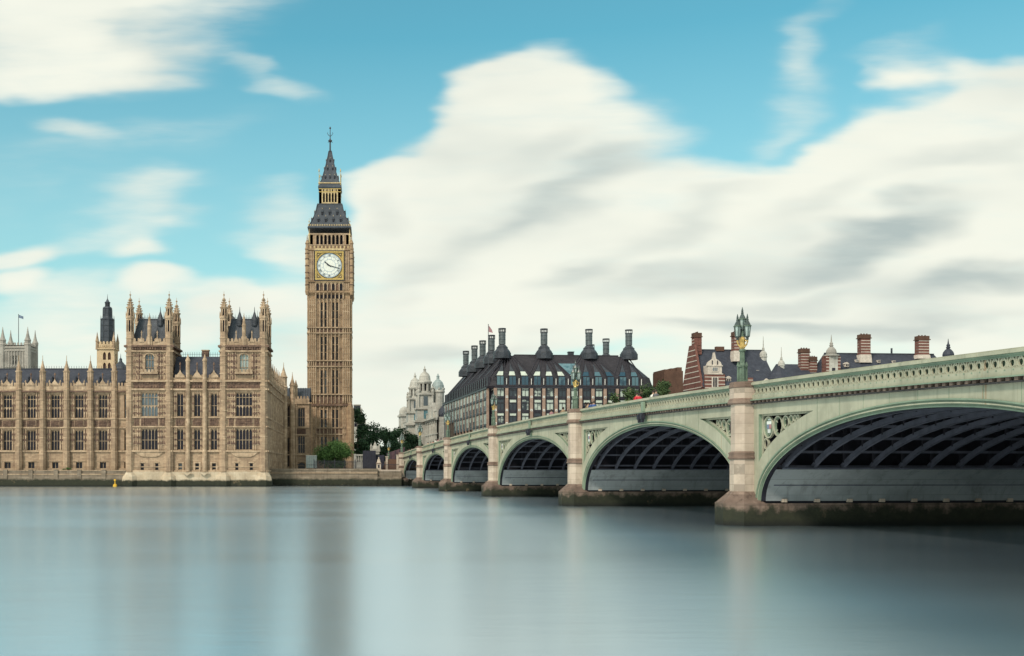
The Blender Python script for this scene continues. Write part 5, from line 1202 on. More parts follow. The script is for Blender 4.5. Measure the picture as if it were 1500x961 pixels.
# =================================================================== lamp standards
def make_lamp():
    r = thing('lamp_standard', '', 'street lamp')
    m = MB(); m.lathe(0, 0, [(.30, 0), (.30, .1), (.22, .14), (.21, .9), (.29, .94), (.29, 1.02), (.2, 1.06)], 8, 'lamp_green')
    for k in range(4): t = k * math.pi / 2; m.lathe(.25 * math.cos(t), .25 * math.sin(t), [(.08, 0), (.06, .95), (.1, 1.0), (.09, 1.06), (.03, 1.25)], 8, 'lamp_green')
    m.build('pedestal', r)
    m = MB(); m.lathe(0, 0, [(.2, 1.06), (.18, 1.12), (.14, 1.2), (.12, 1.85), (.19, 1.9), (.22, 1.96), (.19, 2.02), (.11, 2.06), (.1, 2.9), (.08, 3.2)], 12, 'lamp_green')
    for k in range(6): t = k * math.pi / 3; m.bar((.14 * math.cos(t), .14 * math.sin(t), 1.1), (.12 * math.cos(t), .12 * math.sin(t), 1.85), .05, .05, 'lamp_green')
    m.build('stem', r)
    m = MB(); m.lathe(0, 0, [(.12, 2.04), (.18, 2.15), (.16, 2.45), (.22, 2.62), (.15, 2.75), (.1, 2.8)], 8, 'gold')
    for k in range(3):
        t = R(200) + k * 2 * math.pi / 3; c, s_ = math.cos(t), math.sin(t)
        m.tube([(c * .1, s_ * .1, 2.15), (c * .28, s_ * .28, 2.3), (c * .35, s_ * .35, 2.5), (c * .33, s_ * .33, 2.68)], [.06, .05, .05, .04], 6, 'gold'); m.tube([(c * .1, s_ * .1, 2.7), (c * .24, s_ * .24, 2.5), (c * .3, s_ * .3, 2.62)], [.05, .04, .02], 5, 'gold')
    m.build('bracket', r)
    def lantern(x, y, z, k):
        m = MB(); R1 = .14 * k; R2 = .205 * k; h = .62 * k
        m.lathe(x, y, [(.05, z - .22 * k), (.1 * k, z - .14 * k), (.06, z - .1 * k), (R1 + .02, z), (R1 + .02, z + .04)], 6, 'lamp_roof')
        for j in range(6):
            t = math.pi / 6 + j * math.pi / 3; c, s_ = math.cos(t), math.sin(t); m.bar((x + R1 * c, y + R1 * s_, z + .02), (x + R2 * c, y + R2 * s_, z + h), .035, .035, 'lamp_roof')
        m.lathe(x, y, [(R2 + .05, z + h), (R2 + .06, z + h + .05), (R2, z + h + .08)], 6, 'lamp_green')
        o = m.build('lantern', r)
        g = MB(); g.lathe(x, y, [(R1 * .94, z + .03), (R2 * .94, z + h)], 6, 'lamp_glass'); g.build('lantern_glass', o)
        g = MB(); g.lathe(x, y, [(R2, z + h + .06), (R2 * .85, z + h + .16 * k), (R2 * .5, z + h + .3 * k), (.07, z + h + .36 * k), (.09, z + h + .42 * k), (.05, z + h + .48 * k), (.07, z + h + .53 * k), (.012, z + h + .78 * k)], 8, 'lamp_roof', smooth=False); g.build('lantern_roof', o)
    for k in range(3): t = R(200) + k * 2 * math.pi / 3; lantern(.33 * math.cos(t), .33 * math.sin(t), 2.78, 1.0)
    lantern(0, 0, 3.22, 1.0)
    return r
lamp0 = make_lamp()
LAMP_LABELS = {5: 'green and gold lamp standard out of shot beyond the big near arch',
 4: 'largest green lamp standard with gold bracket, on the tallest nearby pier',
 3: 'green lamp standard in front of the dark office block facade, second from the near pier',
 2: 'green lamp standard in front of the office block corner',
 1: 'green lamp standard where the pale stone building meets the dark office block',
 0: 'green lamp standard before the pale stone towers, on the last river pier',
 -1: 'small green lamp standard on the bridge abutment above the stairs'}
used = False
for k in (4, 3, 2, 1, 0, -1):
    s = piers[k] if k >= 0 else -.5; x, y = br2w(0, s)
    o = lamp0 if not used else copy_tree(lamp0); used = True
    o.location = (x, y, ptop(max(s, 0)) + .03); o.rotation_euler = (0, 0, BR_ROT + (.3, -.2, .5)[k % 3]); o['label'] = LAMP_LABELS[k]; o['group'] = 'lamp standards on the bridge piers'
for k in (3, 1, 5):
    s = piers[k]; x, y = br2w(BW, s)
    if k == 5: x, y = br2w(0, s)
    else: continue
    o = copy_tree(lamp0); o.location = (x, y, ptop(s) + .03); o.rotation_euler = (0, 0, BR_ROT); o['label'] = LAMP_LABELS[5]; o['group'] = 'lamp standards on the bridge piers'
# =================================================================== dark office block with chimneys, beyond the bridge
OX, OY = 30.9, 290.0
ob = thing('office_building', 'dark bronze office block with pale windows and rows of round metal chimneys', 'building', (OX, OY, 3.6), BR_ROT)
def oz(py, Y=290.0): return PZ(py, Y) - 3.6
FW, SD = 44.6, 79.0
frF = lambda a, d, z: (a, -d, z)
frL = lambda a, d, z: (-d, a, z)
EV = oz(565.5); FLOORS = [(oz(580), oz(566)), (oz(600), oz(584.5)), (oz(619.5), oz(604)), (oz(639), oz(623.5)), (oz(658), oz(643))]
PIT = 3.26; A1st = 1.48
m = MB(frF)
m.box(3, FW, .6, 1.2, 0, EV, 'bronze'); m.box(.6, 1.2, 3, SD, 0, EV, 'bronze'); m.box(FW - .6, FW, .62, SD, 0, EV, 'bronze'); m.box(.6, FW, SD - .5, SD, 0, EV, 'bronze')
m.hexa([(.9, 3, 0), (3, .9, 0), (3.4, 1.3, 0), (1.3, 3.4, 0), (.9, 3, EV), (3, .9, EV), (3.4, 1.3, EV), (1.3, 3.4, EV)], 'bronze')
m.build('wall', ob)
for k in range(14):
    a = A1st + PIT * k
    if k == 0: a += .3
    m = MB(frF); m.fb(a - .4, a + .4, -.5, .25, 0, EV - .5, 'pink_stone')
    for z in (FLOORS[1][1] + .6, FLOORS[2][1] + .6, FLOORS[3][1] + .6): m.fb(a - .28, a + .28, .25, .3, z - .28, z + .28, 'white_paint'); m.fb(a - .1, a + .1, .3, .34, z - .1, z + .1, 'iron')
    m.build('stone_pier', ob)
def office_window(par, fr, c, z0, z1, hw, bay, name='window'):
    m = MB(fr)
    m.fb(c - hw - .18, c - hw, -.4, bay, z0 - .3, z1 + .1, 'bronze'); m.fb(c + hw, c + hw + .18, -.4, bay, z0 - .3, z1 + .1, 'bronze'); m.fb(c - hw, c + hw, -.4, bay, z1, z1 + .12, 'bronze'); m.fb(c - hw, c + hw, -.4, bay, z0 - .9, z0, 'bronze')
    zt = z0 + (z1 - z0) * .66; m.fb(c - hw, c + hw, -.3, bay + .06, zt - .09, zt + .09, 'bronze'); m.fb(c - .05, c + .05, -.3, bay - .02, z0, zt, 'bronze')
    o = m.build(name, par)
    g = MB(fr); g.fq(c - hw, c + hw, bay - .12, z0, zt - .09, 'office_glass'); g.fq(c - hw, c + hw, bay - .1, zt + .09, z1, 'blind' if random.random() < .62 else 'office_glass'); g.build('pane', o)
for k in range(13):
    c = A1st + PIT * (k + .5)
    for j, (z0, z1) in enumerate(FLOORS[:4]):
        if j < 3 or k < 5: office_window(ob, frF, c, z0, z1, .84, .12)
for f in (.3, .72):                                     # windows of the canted corner
    cx, cy = .9 + 2.1 * f, 3 - 2.1 * f
    frc = lambda a, d, z, cx=cx, cy=cy: (cx + a * .7071 - d * .7071, cy - a * .7071 - d * .7071, z)
    for z0, z1 in FLOORS[:4]: office_window(ob, frc, 0, z0, z1, .5, .1)
for k in range(14):
    c = 5.0 + 5.3 * k
    for j, (z0, z1) in enumerate(FLOORS[:4]):
        if (j < 3 and k < 10) or k < 4 or j < 2:
            m = MB(frL)
            for q in (-.95, .95):
                m.fb(c + q - .85, c + q + .85, -.5, .05, z0 - .9, z0 - .1, 'bronze'); m.fb(c + q - .1, c + q + .1, -.5, .0, z0, z1, 'bronze')
            m.fb(c - 2.0, c + 2.0, -.5, .2, z1, z1 + .2, 'bronze'); m.fb(c - 2.2, c - 1.85, -.5, .02, z0 - .9, z1, 'bronze'); m.fb(c + 1.85, c + 2.2, -.5, .02, z0 - .9, z1, 'bronze')
            o = m.build('window', ob); g = MB(frL); g.fq(c - 1.85, c - .1, -.03, z0 - .1, z1, 'office_glass'); g.fq(c + .1, c + 1.85, -.03, z0 + (z1 - z0) * .45, z1, 'blind'); g.fq(c + .1, c + 1.85, -.03, z0 - .1, z0 + (z1 - z0) * .45, 'office_glass'); g.build('pane', o)
    m = MB(frL); m.fb(c - 2.65 - .33, c - 2.65 + .33, -.5, .1, 0, EV - .4, 'pink_stone'); m.build('stone_pier', ob)
m = MB()
for y in (581.8, 601.7, 621.3, 641): z = oz(y); m.fb(3.2, FW, -.3, .02, z - .25, z + .05, 'bronze'); m.box(.55, .95, 3.2, SD, z - .25, z + .05, 'bronze')
m.build('floor_beam', ob)
# roof: lip, steep attic with windows, long slope up to the ridge
IN, RZ = 6.2, oz(520.6, 296.2)
AT0, AT1 = EV + .25, oz(550.5)
m = MB()
def frustum(m, x0, x1, y0, y1, z0, i, z1, mat, ch=2.2):
    def ringp(e, z, c): return [(x0 + e + c, y0 + e, z), (x1 - e - c, y0 + e, z), (x1 - e, y0 + e + c, z), (x1 - e, y1 - e - c, z), (x1 - e - c, y1 - e, z), (x0 + e + c, y1 - e, z), (x0 + e, y1 - e - c, z), (x0 + e, y0 + e + c, z)]
    a, b = ringp(0, z0, ch), ringp(i, z1, ch * .8)
    for k in range(8): j = (k + 1) % 8; m.f([a[k], a[j], b[j], b[k]], mat)
    return a, b
frustum(m, -.25, FW + .25, -.25, SD + .25, EV - .55, 0, EV, 'bronze'); frustum(m, -.35, FW + .35, -.35, SD + .35, EV, .55, AT0, 'bronze_roof')
a_, b_ = frustum(m, .2, FW - .2, .2, SD - .2, AT0, .75, AT1, 'bronze_roof'); c_, d_ = frustum(m, .95, FW - .95, .95, SD - .95, AT1, IN - .95, RZ, 'bronze_roof')
m.f(d_, 'lead_dark'); m.box(IN + 2, FW - IN - 2, IN + .1, IN + 1.2, RZ - .2, RZ + .35, 'bronze_roof'); m.box(IN + .1, IN + 1.2, IN + 2, SD - IN - 2, RZ - .2, RZ + .35, 'bronze_roof')
roof_o = m.build('roof', ob)
def slope(fr, a, t):   # point on the roof slope at parameter t (0 attic head, 1 ridge)
    return fr(a, -.95 - (IN - .95) * t, AT1 + (RZ - AT1) * t)
GROUPS = [(A1st + PIT * 1.5, range(0, 3)), (A1st + PIT * 4.5, range(3, 6)), (A1st + PIT * 8.0, range(6, 10)), (A1st + PIT * 11.2, range(10, 13))]
for k in range(12):
    c = A1st + PIT * (k + .5)
    m = MB(frF); z0, z1 = AT0 + .15, AT1 - .1
    m.fb(c - .95, c + .95, -1.2, -.25, z0 - .1, z1 + .15, 'bronze'); m.fb(c - .05, c + .05, -.3, -.18, z0, z1, 'bronze'); o = m.build('attic_window', ob)
    g = MB(frF); g.fq(c - .84, c + .84, -.22, z0, z1, 'attic_glass'); g.build('pane', o)
    top = min(GROUPS, key=lambda g: abs(g[0] - c))[0]; ap = c + (top - c) * .38     # raking triangular dormer under the fan ribs
    m = MB(frF); z2 = AT1 + .25; zt = AT1 + (RZ - AT1) * .62
    m.f([frF(c - .85, -.95, z2), frF(c + .85, -.95, z2), frF(c + .62 + (ap - c) * .3, -1.25, z2 + 1.05), frF(c - .62 + (ap - c) * .3, -1.25, z2 + 1.05)], 'blind' if k < 7 else 'attic_glass')
    m.f([frF(c - .62 + (ap - c) * .3, -1.25, z2 + 1.05), frF(c + .62 + (ap - c) * .3, -1.25, z2 + 1.05), frF(ap, -3.6, zt)], 'lead_dark'); m.build('dormer', ob)
m = MB(frF)
for tx, ks in GROUPS:
    for k in list(ks) + [ks[-1] + 1]:
        if k > 12: continue
        a = A1st + PIT * k
        for q in (-.6, .6):
            p0 = slope(frF, a + q, 0.0); p1 = slope(frF, tx + (a - tx) * .22 + q * .5, 1.0); m.bar(p0, p1, .16, .24, 'bronze')
for k in range(24):
    y = 3.5 + k * 3.1; p0 = slope(frL, y, 0.0); t = 8 + 13.4 * round((y - 8) / 13.4); p1 = slope(frL, t + (y - t) * .35, 1.0); m.bar(p0, p1, .25, .3, 'bronze')
m.build('roof_rib', roof_o)
for k in range(24): m = MB(frL); y = 2.5 + k * 3.1; m.fb(y - .5, y + .5, -.9, -.05, AT0, AT1, 'bronze'); m.build('attic_pier', roof_o)
g = MB(frF); c = A1st + PIT * 6.3
g.f([slope(frF, c - 2.6, .62), slope(frF, c + 2.2, .62), slope(frF, c + 1.2, .1), slope(frF, c - .2, .1)], 'roof_glass'); g.V = [(x, y - .12, z + .05) for x, y, z in g.V]; g.build('skylight', ob)
for k in range(1, 13):
    m = MB(frF); a = A1st + PIT * k; m.fb(a - .06, a + .06, -.15, .1, AT0 + .2, AT1 - .6, 'white_paint'); m.build('eaves_light', ob)
def office_chimney(x, y, full=True, dz=0.0):
    c = bpy.data.objects.new('chimney', None)
    m = MB(); Z = oz(481, 297) + dz; b = RZ
    prof = [(2.35, b - .8), (2.35, b + .75), (2.15, b + .8), (2.1, b + 1.1), (1.5, b + 1.85), (1.5, b + 2.25), (1.3, b + 2.35), (.9, b + 2.85)]
    m.lathe(x, y, prof, 10, 'lead_dark')
    m.lathe(x, y, [(.9, b + 3.0), (.9, Z - 1.1)], 16, 'chimney_metal')
    for z in (b + 4.2, b + 5.3): m.lathe(x, y, [(.94, z), (.94, z + .08)], 16, 'lead_dark')
    o = m.build('chimney', ob)
    m = MB(); m.lathe(x, y, [(.98, Z - 1.15), (1.0, Z - .95)], 16, 'lead_dark'); m.lathe(x, y, [(1.02, Z - .22), (1.0, Z)], 16, 'lead_dark')
    for k in range(10): t = k * math.pi / 5; m.box(x + .93 * math.cos(t) - .07, x + .93 * math.cos(t) + .07, y + .93 * math.sin(t) - .07, y + .93 * math.sin(t) + .07, Z - .97, Z - .2, 'lead_dark')
    m.build('cowl', o)
for x, y in ((4.9, 6.5), (16.2, 6.5), (28.4, 6.5), (39.3, 6.5), (5, 21.4), (5, 34.6), (5, 47.8), (5, 62.8), (39.3, 27), (39.3, 42)): office_chimney(x, y)
m = MB(); m.box(23.6, 25.0, 9, 10.4, RZ - .5, RZ + 1.2, 'lead_dark'); m.box(23.5, 25.1, 8.9, 10.5, RZ + 1.3, RZ + 1.55, 'lead_dark')
for x in (23.6, 24.85): m.box(x, x + .15, 9.0, 9.15, RZ + 1.1, RZ + 1.35, 'lead_dark')
m.build('roof_vent', ob)
p = thing('flagpole', 'slim flagpole on the corner of the dark office roof with a faint drooping flag', 'flagpole', (PX(715.3, 289), 289, PZ(540, 289)))
hh = PZ(475.5, 289) - PZ(540, 289); m = MB(); m.lathe(0, 0, [(.12, 0), (.08, hh), (.12, hh + .08), (.02, hh + .2)], 6, 'lead_dark'); m.build('pole', p)
m = MB(); m.f([(.1, 0, hh - .2), (.9, .2, hh - 1.2), (1.2, .1, hh - 2.1), (.12, 0, hh - 1.9)], 'coat_pink'); m.f([(.1, .04, hh - .2), (.12, .04, hh - 1.9), (1.2, .14, hh - 2.1), (.9, .24, hh - 1.2)], 'coat_pink'); m.build('flag', p)

# =================================================================== pale stone building with twin domed towers
sb = thing('stone_building', 'ornate pale stone building with two domed turrets and a green dome', 'building', (OX - .0864 * 92 , OY + .9963 * 92, 3.6), BR_ROT)
Y_ = lambda y: y - 92
m = MB(frL)
hs = []; y = 4.0
while y < 104:
    hs += [(y - .7, y + .7, 2.5, 6), (y - .8, y + .8, 8.2, 11.6), (y - .6, y + .6, 13.3, 15.6)]; y += 4.4
m.holes(0, 110, 0, 18.2, hs, 0, .7, 'portland_stone'); m.box(0.8, 26, 0, .5, 0, 18.2, 'portland_stone'); m.box(.8, 26, 109.4, 110, 0, 18.2, 'portland_stone')
m.box(.05, 26, .1, 109.9, 17.8, 18.15, 'lead_dark')
m.build('wall', sb)
for j, h in enumerate(hs):
    if j < 60: g = MB(frL); g.fq(h[0], h[1], -.6, h[2], h[3], 'palace_glass'); g.build('window', sb)
m = MB(frL)
for z, h, d in ((6.9, .5, .5), (12.3, .4, .4), (17.2, .35, .5), (17.6, .5, 1.1)): m.fb(-.8, 110.5, -.2, d, z, z + h, 'portland_stone')
m.build('cornice', sb)
m = MB(frL); y = 1.8
while y < 110: m.fb(y - .35, y + .35, 0, .45, 7.5, 17.0, 'portland_stone'); m.fb(y - .45, y + .45, 0, .55, 16.3, 17.0, 'portland_stone'); y += 4.4
m.build('pilaster', sb)
m = MB(frL); m.fb(0, 110, -.6, -.1, 18.1, 20.2, 'portland_stone'); m.fb(0, 110, -.7, .05, 20.2, 20.5, 'portland_stone'); m.build('parapet', sb)
for yc, hb, wgt in ((Y_(122), 31.5, 1.0), (Y_(150), 31.0, 1.0)):
    m = MB(); w = 3.1
    m.box(-w, w, yc - w, yc + w, 0, 22.4, 'portland_stone'); m.box(-w - .8, w + .8, yc - w - .8, yc + w + .8, 17.5, 18.3, 'portland_stone'); m.box(-w - .5, w + .5, yc - w - .5, yc + w + .5, 22.2, 22.9, 'portland_stone')
    m.box(-w + .6, w - .6, yc - w + .6, yc + w - .6, 22.9, 28.2, 'portland_stone'); m.box(-w + .1, w - .1, yc - w + .1, yc + w - .1, 27.6, 28.3, 'portland_stone')
    for sx in (-w + .5, w - .5):
        for sy in (yc - w + .5, yc + w - .5): m.lathe(sx, sy, [(.55, 18.3), (.5, 21.8), (.6, 22.2)], 8, 'portland_stone'); m.lathe(sx, sy, [(.45, 22.9), (.42, 27.2), (.55, 27.6)], 8, 'portland_stone'); m.lathe(sx, sy, [(.5, 28.3), (.6, 29.0), (.35, 29.6), (.5, 30.0), (.1, 30.9)], 8, 'portland_stone')
    o = m.build('tower', sb)
    g = MB(); g.box(-w + .52, -w + .64, yc - .9, yc + .9, 23.6, 27, 'pale_glass'); g.build('window', o); g = MB(); g.box(-.8, .8, yc - w + .54, yc - w + .62, 23.6, 27.0, 'pale_glass'); g.build('window', o); g = MB(); g.box(-w - .06, -w + .02, yc - .9, yc + .9, 18.9, 21.6, 'palace_glass'); g.build('window', o); g = MB(); g.box(-.8, .8, yc - w - .06, yc - w + .02, 18.8, 21.8, 'roof_glass'); g.build('window', o)
    m = MB(); cx = 0
    m.lathe(cx, yc, [(2.6, 28.2), (2.5, 29.0)], 12, 'portland_stone'); m.lathe(cx, yc, [(1.6, 29), (1.6, 32.2)], 12, 'dark_void')
    for k in range(8):
        t = k * math.pi / 4 + math.pi / 8; px_, py_ = cx + 2.0 * math.cos(t), yc + 2.0 * math.sin(t); m.lathe(px_, py_, [(.52, 29), (.46, 31.9)], 6, 'portland_stone')
    m.lathe(cx, yc, [(2.4, 31.6), (2.7, 32.1), (2.7, 32.5), (2.2, 32.8), (2.1, 33.6), (1.9, 34.6), (1.5, 35.4), (.8, 36.0), (.5, 36.2), (.45, 36.8), (.6, 37), (.25, 37.4), (.08, 38.4)], 16, 'portland_stone', smooth=False); m.build('cupola', o)
m = MB(); yc = Y_(196); m.box(-.6, 8, yc - 4, yc + 5.6, 0, 24.5, 'portland_stone'); m.box(-1.1, 8.5, yc - 4.5, yc + 6.1, 23.2, 24, 'portland_stone'); m.lathe(1.5, yc + 2.4, [(2.2, 24.5), (2.2, 26), (1.7, 27), (.8, 27.6), (.2, 27.8)], 12, 'portland_stone'); m.build('pavilion', sb)
for yc, hgt in ((Y_(100), 20.5), (Y_(108), 22.5)):        # stepped gables at the near end
    m = MB(frL); m.fpoly([(yc - 3, 18), (yc + 3, 18), (yc + 2.2, hgt), (yc + .8, hgt + .8), (yc, hgt + 3), (yc - .8, hgt + .8), (yc - 2.2, hgt)], -1, .5, 'portland_stone'); m.build('gable', sb)
m = MB(); m.f([(1, 0, 18.2), (1, 20, 18.2), (8, 20, 27), (8, 0, 27)], 'slate'); m.f([(16, 0, 18.2), (16, 20, 18.2), (8, 20, 27), (8, 0, 27)], 'slate'); m.f([(1, 0, 18.2), (8, 0, 27), (16, 0, 18.2)], 'slate'); m.f([(1, 20, 18.2), (8, 20, 27), (16, 20, 18.2)], 'slate'); m.build('roof', sb)
dx, dy = PX(641.5, 412) - (OX - .0864 * 92), 412 - (OY + .9963 * 92)
lx, ly = dx * VX + dy * VY, -dx * VY + dy * VX
zc = lambda py: PZ(py, 412) - 3.6
m = MB(); m.lathe(lx, ly, [(2.35, zc(571.5)), (2.2, zc(565)), (1.7, zc(560)), (1.0, zc(557)), (.55, zc(556)), (.5, zc(552)), (.65, zc(551.5)), (.3, zc(549.5)), (.05, zc(547))], 16, 'copper_dome')
for k in range(8): t = k * math.pi / 4; m.box(lx + 2.25 * math.cos(t) - .3, lx + 2.25 * math.cos(t) + .3, ly + 2.25 * math.sin(t) - .3, ly + 2.25 * math.sin(t) + .3, zc(571), zc(568.5), 'portland_stone')
m.build('dome', sb); m = MB(); m.lathe(lx, ly, [(2.3, 10), (2.3, zc(576)), (2.55, zc(575)), (2.55, zc(573)), (2.35, zc(571.4))], 16, 'portland_stone'); m.build('drum', sb)
# grey house half hidden behind the clock tower
YG = 430.0
gh = thing('grey_building', 'grey stone house with a dark chimney peeping out beside the clock tower above trees', 'building', (PX(526, YG), YG, 3.6))
gz = lambda py: PZ(py, YG) - 3.6; gx = lambda px: PX(px, YG) - PX(526, YG)
m = MB(); m.fpoly([(gx(512), 0), (gx(536), 0), (gx(536), gz(618)), (gx(534), gz(610)), (gx(530.5), gz(603)), (gx(529), gz(596)), (gx(526), gz(602)), (gx(512), gz(602))], -10, 0, 'portland_stone'); m.fb(gx(511), gx(536.6), -.5, .4, gz(616), gz(614.5), 'abbey_stone'); m.build('wall', gh)
m = MB(); m.fb(gx(518), gx(528), -6, -2, gz(606), gz(593.5), 'lead_dark'); m.fb(gx(517.6), gx(528.4), -6.2, -1.8, gz(593.5), gz(592), 'abbey_stone'); m.build('chimney', gh)
m = MB()
for px in (521, 531):
    for y in (625, 612): m.fb(gx(px) - .5, gx(px) + .5, 0, .06, gz(y), gz(y - 5), 'palace_glass')
m.build('window', gh)

# =================================================================== red brick buildings with white bands
RXO, RYO = 92.6, 312.0
def striped(m, fr, a0, a1, z0, z1, d0, d1, period=1.25, band=.22, mat='red_brick', edge=None):
    """brick with proud pale stone bands; EDGE(z) -> (a0, a1) narrows the wall with height"""
    z = z0
    while z < z1:
        zt = min(z + period, z1); e0, e1 = (a0, a1) if not edge else edge(z); f0, f1 = (a0, a1) if not edge else edge(zt)
        m.hexa([fr(e0, d1, z), fr(e1, d1, z), fr(e1, d0, z), fr(e0, d0, z), fr(f0, d1, zt), fr(f1, d1, zt), fr(f1, d0, zt), fr(f0, d0, zt)], mat)
        if zt < z1: m.hexa([fr(f0, d1 + .04, zt - band), fr(f1, d1 + .04, zt - band), fr(f1, d0 - .04, zt - band), fr(f0, d0 - .04, zt - band), fr(f0, d1 + .04, zt), fr(f1, d1 + .04, zt), fr(f1, d0 - .04, zt), fr(f0, d0 - .04, zt)], 'band_stone')
        z = zt
def stack(par, fr, a, d, w, dp, z0, z1, base=0.0):
    m = MB(); zb = z0 + base
    if base: m.hexa([fr(a - w * .62, d + dp * .6, z0), fr(a + w * .62, d + dp * .6, z0), fr(a + w * .62, d - dp * .6, z0), fr(a - w * .62, d - dp * .6, z0), fr(a - w * .55, d + dp * .55, zb), fr(a + w * .55, d + dp * .55, zb), fr(a + w * .55, d - dp * .55, zb), fr(a - w * .55, d - dp * .55, zb)], 'band_stone')
    striped(m, fr, a - w / 2, a + w / 2, zb, z1 - 1.2, d - dp / 2, d + dp / 2, .85, .2)
    m.fr = fr; m.fb(a - w * .6, a + w * .6, d - dp * .6, d + dp * .6, z1 - 1.25, z1 - 1.0, 'brown_brick'); m.fb(a - w * .52, a + w * .52, d - dp * .52, d + dp * .52, z1 - 1.0, z1, 'brown_brick')
    for q in (-.3, 0, .3): m.fb(a + w * q - .14, a + w * q + .14, d - .14, d + .14, z1, z1 + .35, 'brown_brick')
    return m.build('chimney', par)
def domed_turret(par, x, y, z0, zd, r, tip, mat='portland_stone'):
    m = MB(); m.lathe(x, y, [(r, z0), (r, zd - r * .4), (r * 1.2, zd - r * .3), (r * 1.2, zd - r * .1), (r * 1.02, zd), (r * 1.1, zd + r * .5), (r * .95, zd + r * 1.0), (r * .55, zd + r * 1.5), (r * .3, zd + r * 1.65), (r * .45, zd + r * 1.9), (r * .3, zd + r * 2.1), (r * .36, zd + r * 2.4), (r * .16, zd + r * 2.7), (.05, tip)], 12, mat)
    return m.build('corner_turret', par)
def dormer(par, fr, a, d, z, w, h, gm='palace_glass', ped=True):
    m = MB(fr); m.fb(a - w / 2, a + w / 2, d - 1.6, d, z, z + h, 'band_stone')
    if ped: m.fpoly([(a - w * .65, z + h), (a + w * .65, z + h), (a, z + h + w * .45)], d - 1.6, d + .08, 'band_stone')
    o = m.build('dormer', par); g = MB(fr)
    for q in (-.22, .22): g.fb(a + q * w - w * .15, a + q * w + w * .15, d, d + .03, z + h * .15, z + h * .88, gm)
    g.build('pane', o)
ra = thing('red_brick_building', 'striped red brick building with steep slate roof and tall gable chimney', 'building', (RXO, RYO, 3.6), BR_ROT)
rz_ = lambda py, Y=312.0: PZ(py, Y) - 3.6
LA, DA = 22.2, 15.0; EA, RA = rz_(567), rz_(512.2, 319.5)
m = MB()
striped(m, frF, 0, LA, 0, EA, -.6, 0, 1.6, .25)
def gedge(z):
    if z < EA: return (0, DA)
    f = min(1, (z - EA) / (RA + 1.5 - EA)); return (0 + f * 5.6, DA - f * 5.6)
striped(m, frL, 0, DA, 0, RA + 1.2, -.6, 0, 1.55, .26, edge=gedge)
m.box(LA - .5, LA, .62, DA, 0, EA, 'red_brick'); m.build('wall', ra)
m = MB(); m.f([(.3, -.3, EA), (LA, -.3, EA), (LA - 1.5, DA / 2, RA), (.3, DA / 2, RA)], 'slate'); m.f([(.3, DA, EA), (LA, DA, EA), (LA - 1.5, DA / 2, RA), (.3, DA / 2, RA)], 'slate'); m.f([(LA, -.3, EA), (LA, DA, EA), (LA - 1.5, DA / 2, RA)], 'slate'); m.box(.2, LA - 1.4, DA / 2 - .15, DA / 2 + .15, RA - .1, RA + .15, 'lead_dark')
m.f([(-.5, -.3, EA - .01), (LA, -.3, EA - .01), (LA, .3, EA - .01), (-.5, .3, EA - .01)], 'band_stone'); m.build('roof', ra)
stack(ra, frL, 7.0, -1.3, 2.0, 2.2, RA - 1.5, rz_(488, 319), 0)
stack(ra, frF, 12.2, -4.6, 2.6, 2.2, rz_(529.5, 317), rz_(486, 317), 3.0)
m = MB(); m.box(7.0, 9.4, DA / 2 - .6, DA / 2 + .6, RA - .4, RA + .9, 'brown_brick'); m.build('chimney', ra)
c = 3.7                                                  # gabled bay
m = MB(); striped(m, frF, c - 2.9, c + 2.9, 0, rz_(548.5), -.3, .35, 1.0, .22); m.fr = frF
m.fb(c - 2.0, c + 2.0, -3, .3, rz_(548.5), rz_(535), 'band_stone'); m.fb(c - 2.3, c + 2.3, -.5, .55, rz_(548.5), rz_(547.2), 'band_stone'); m.fb(c - 2.2, c + 2.2, -.5, .5, rz_(536.5), rz_(535), 'band_stone')
m.fpoly([(c - 2.0, rz_(535)), (c + 2.0, rz_(535)), (c + 1.7, rz_(530.5)), (c + .8, rz_(527)), (c + .35, rz_(525.5)), (c, rz_(516)), (c - .35, rz_(525.5)), (c - .8, rz_(527)), (c - 1.7, rz_(530.5))], -1.2, .3, 'band_stone')
for q in (-.75, .75): m.fb(c + q - .14, c + q + .14, .3, .36, rz_(534), rz_(528), 'iron')
m.build('gable_bay', ra)
for z0, z1, w in ((rz_(543.5), rz_(538.5), 1.5), (rz_(567), rz_(553), 1.3)):
    m = MB(frF); m.fb(c - w / 2 - .3, c + w / 2 + .3, .3, .46, z0 - .2, z1 + .2, 'band_stone'); o = m.build('window', ra); g = MB(frF)
    for q in range(3): g.fb(c - w / 2 + q * w / 3 + .06, c - w / 2 + (q + 1) * w / 3 - .06, .46, .48, z0, z1, 'palace_glass')
    g.build('pane', o)
for a, y, d, w, h in ((8.2, 563, -.9, 1.3, 1.9), (19.2, 563, -.9, 1.5, 1.2), (6.8, 544.5, -3.2, .8, .9), (17.6, 544.8, -3.2, .9, .9), (5.3, 527.5, -5.6, .55, .7), (11.0, 527.5, -5.6, .55, .7), (16.2, 527.5, -5.6, .55, .7)): dormer(ra, frF, a, d, rz_(y), w, h, ped=w > 1)
m = MB(); striped(m, frF, 12.8, 14.6, 0, rz_(553), -.2, .5, .9, .2); m.build('brick_bay', ra)
domed_turret(ra, 20.6, 6.2, rz_(530), rz_(517.5), .95, rz_(487.5)); domed_turret(ra, 23.6, 1.2, rz_(560), rz_(533), .85, rz_(506.5))
m = MB(); m.lathe(23.2, 1.6, [(3.6, rz_(556)), (3.7, rz_(553.5)), (2.0, rz_(543)), (.9, rz_(535)), (.7, rz_(533))], 12, 'slate'); m.lathe(23.2, 1.6, [(3.3, 0), (3.3, rz_(556))], 12, 'red_brick'); m.build('round_tower', ra)
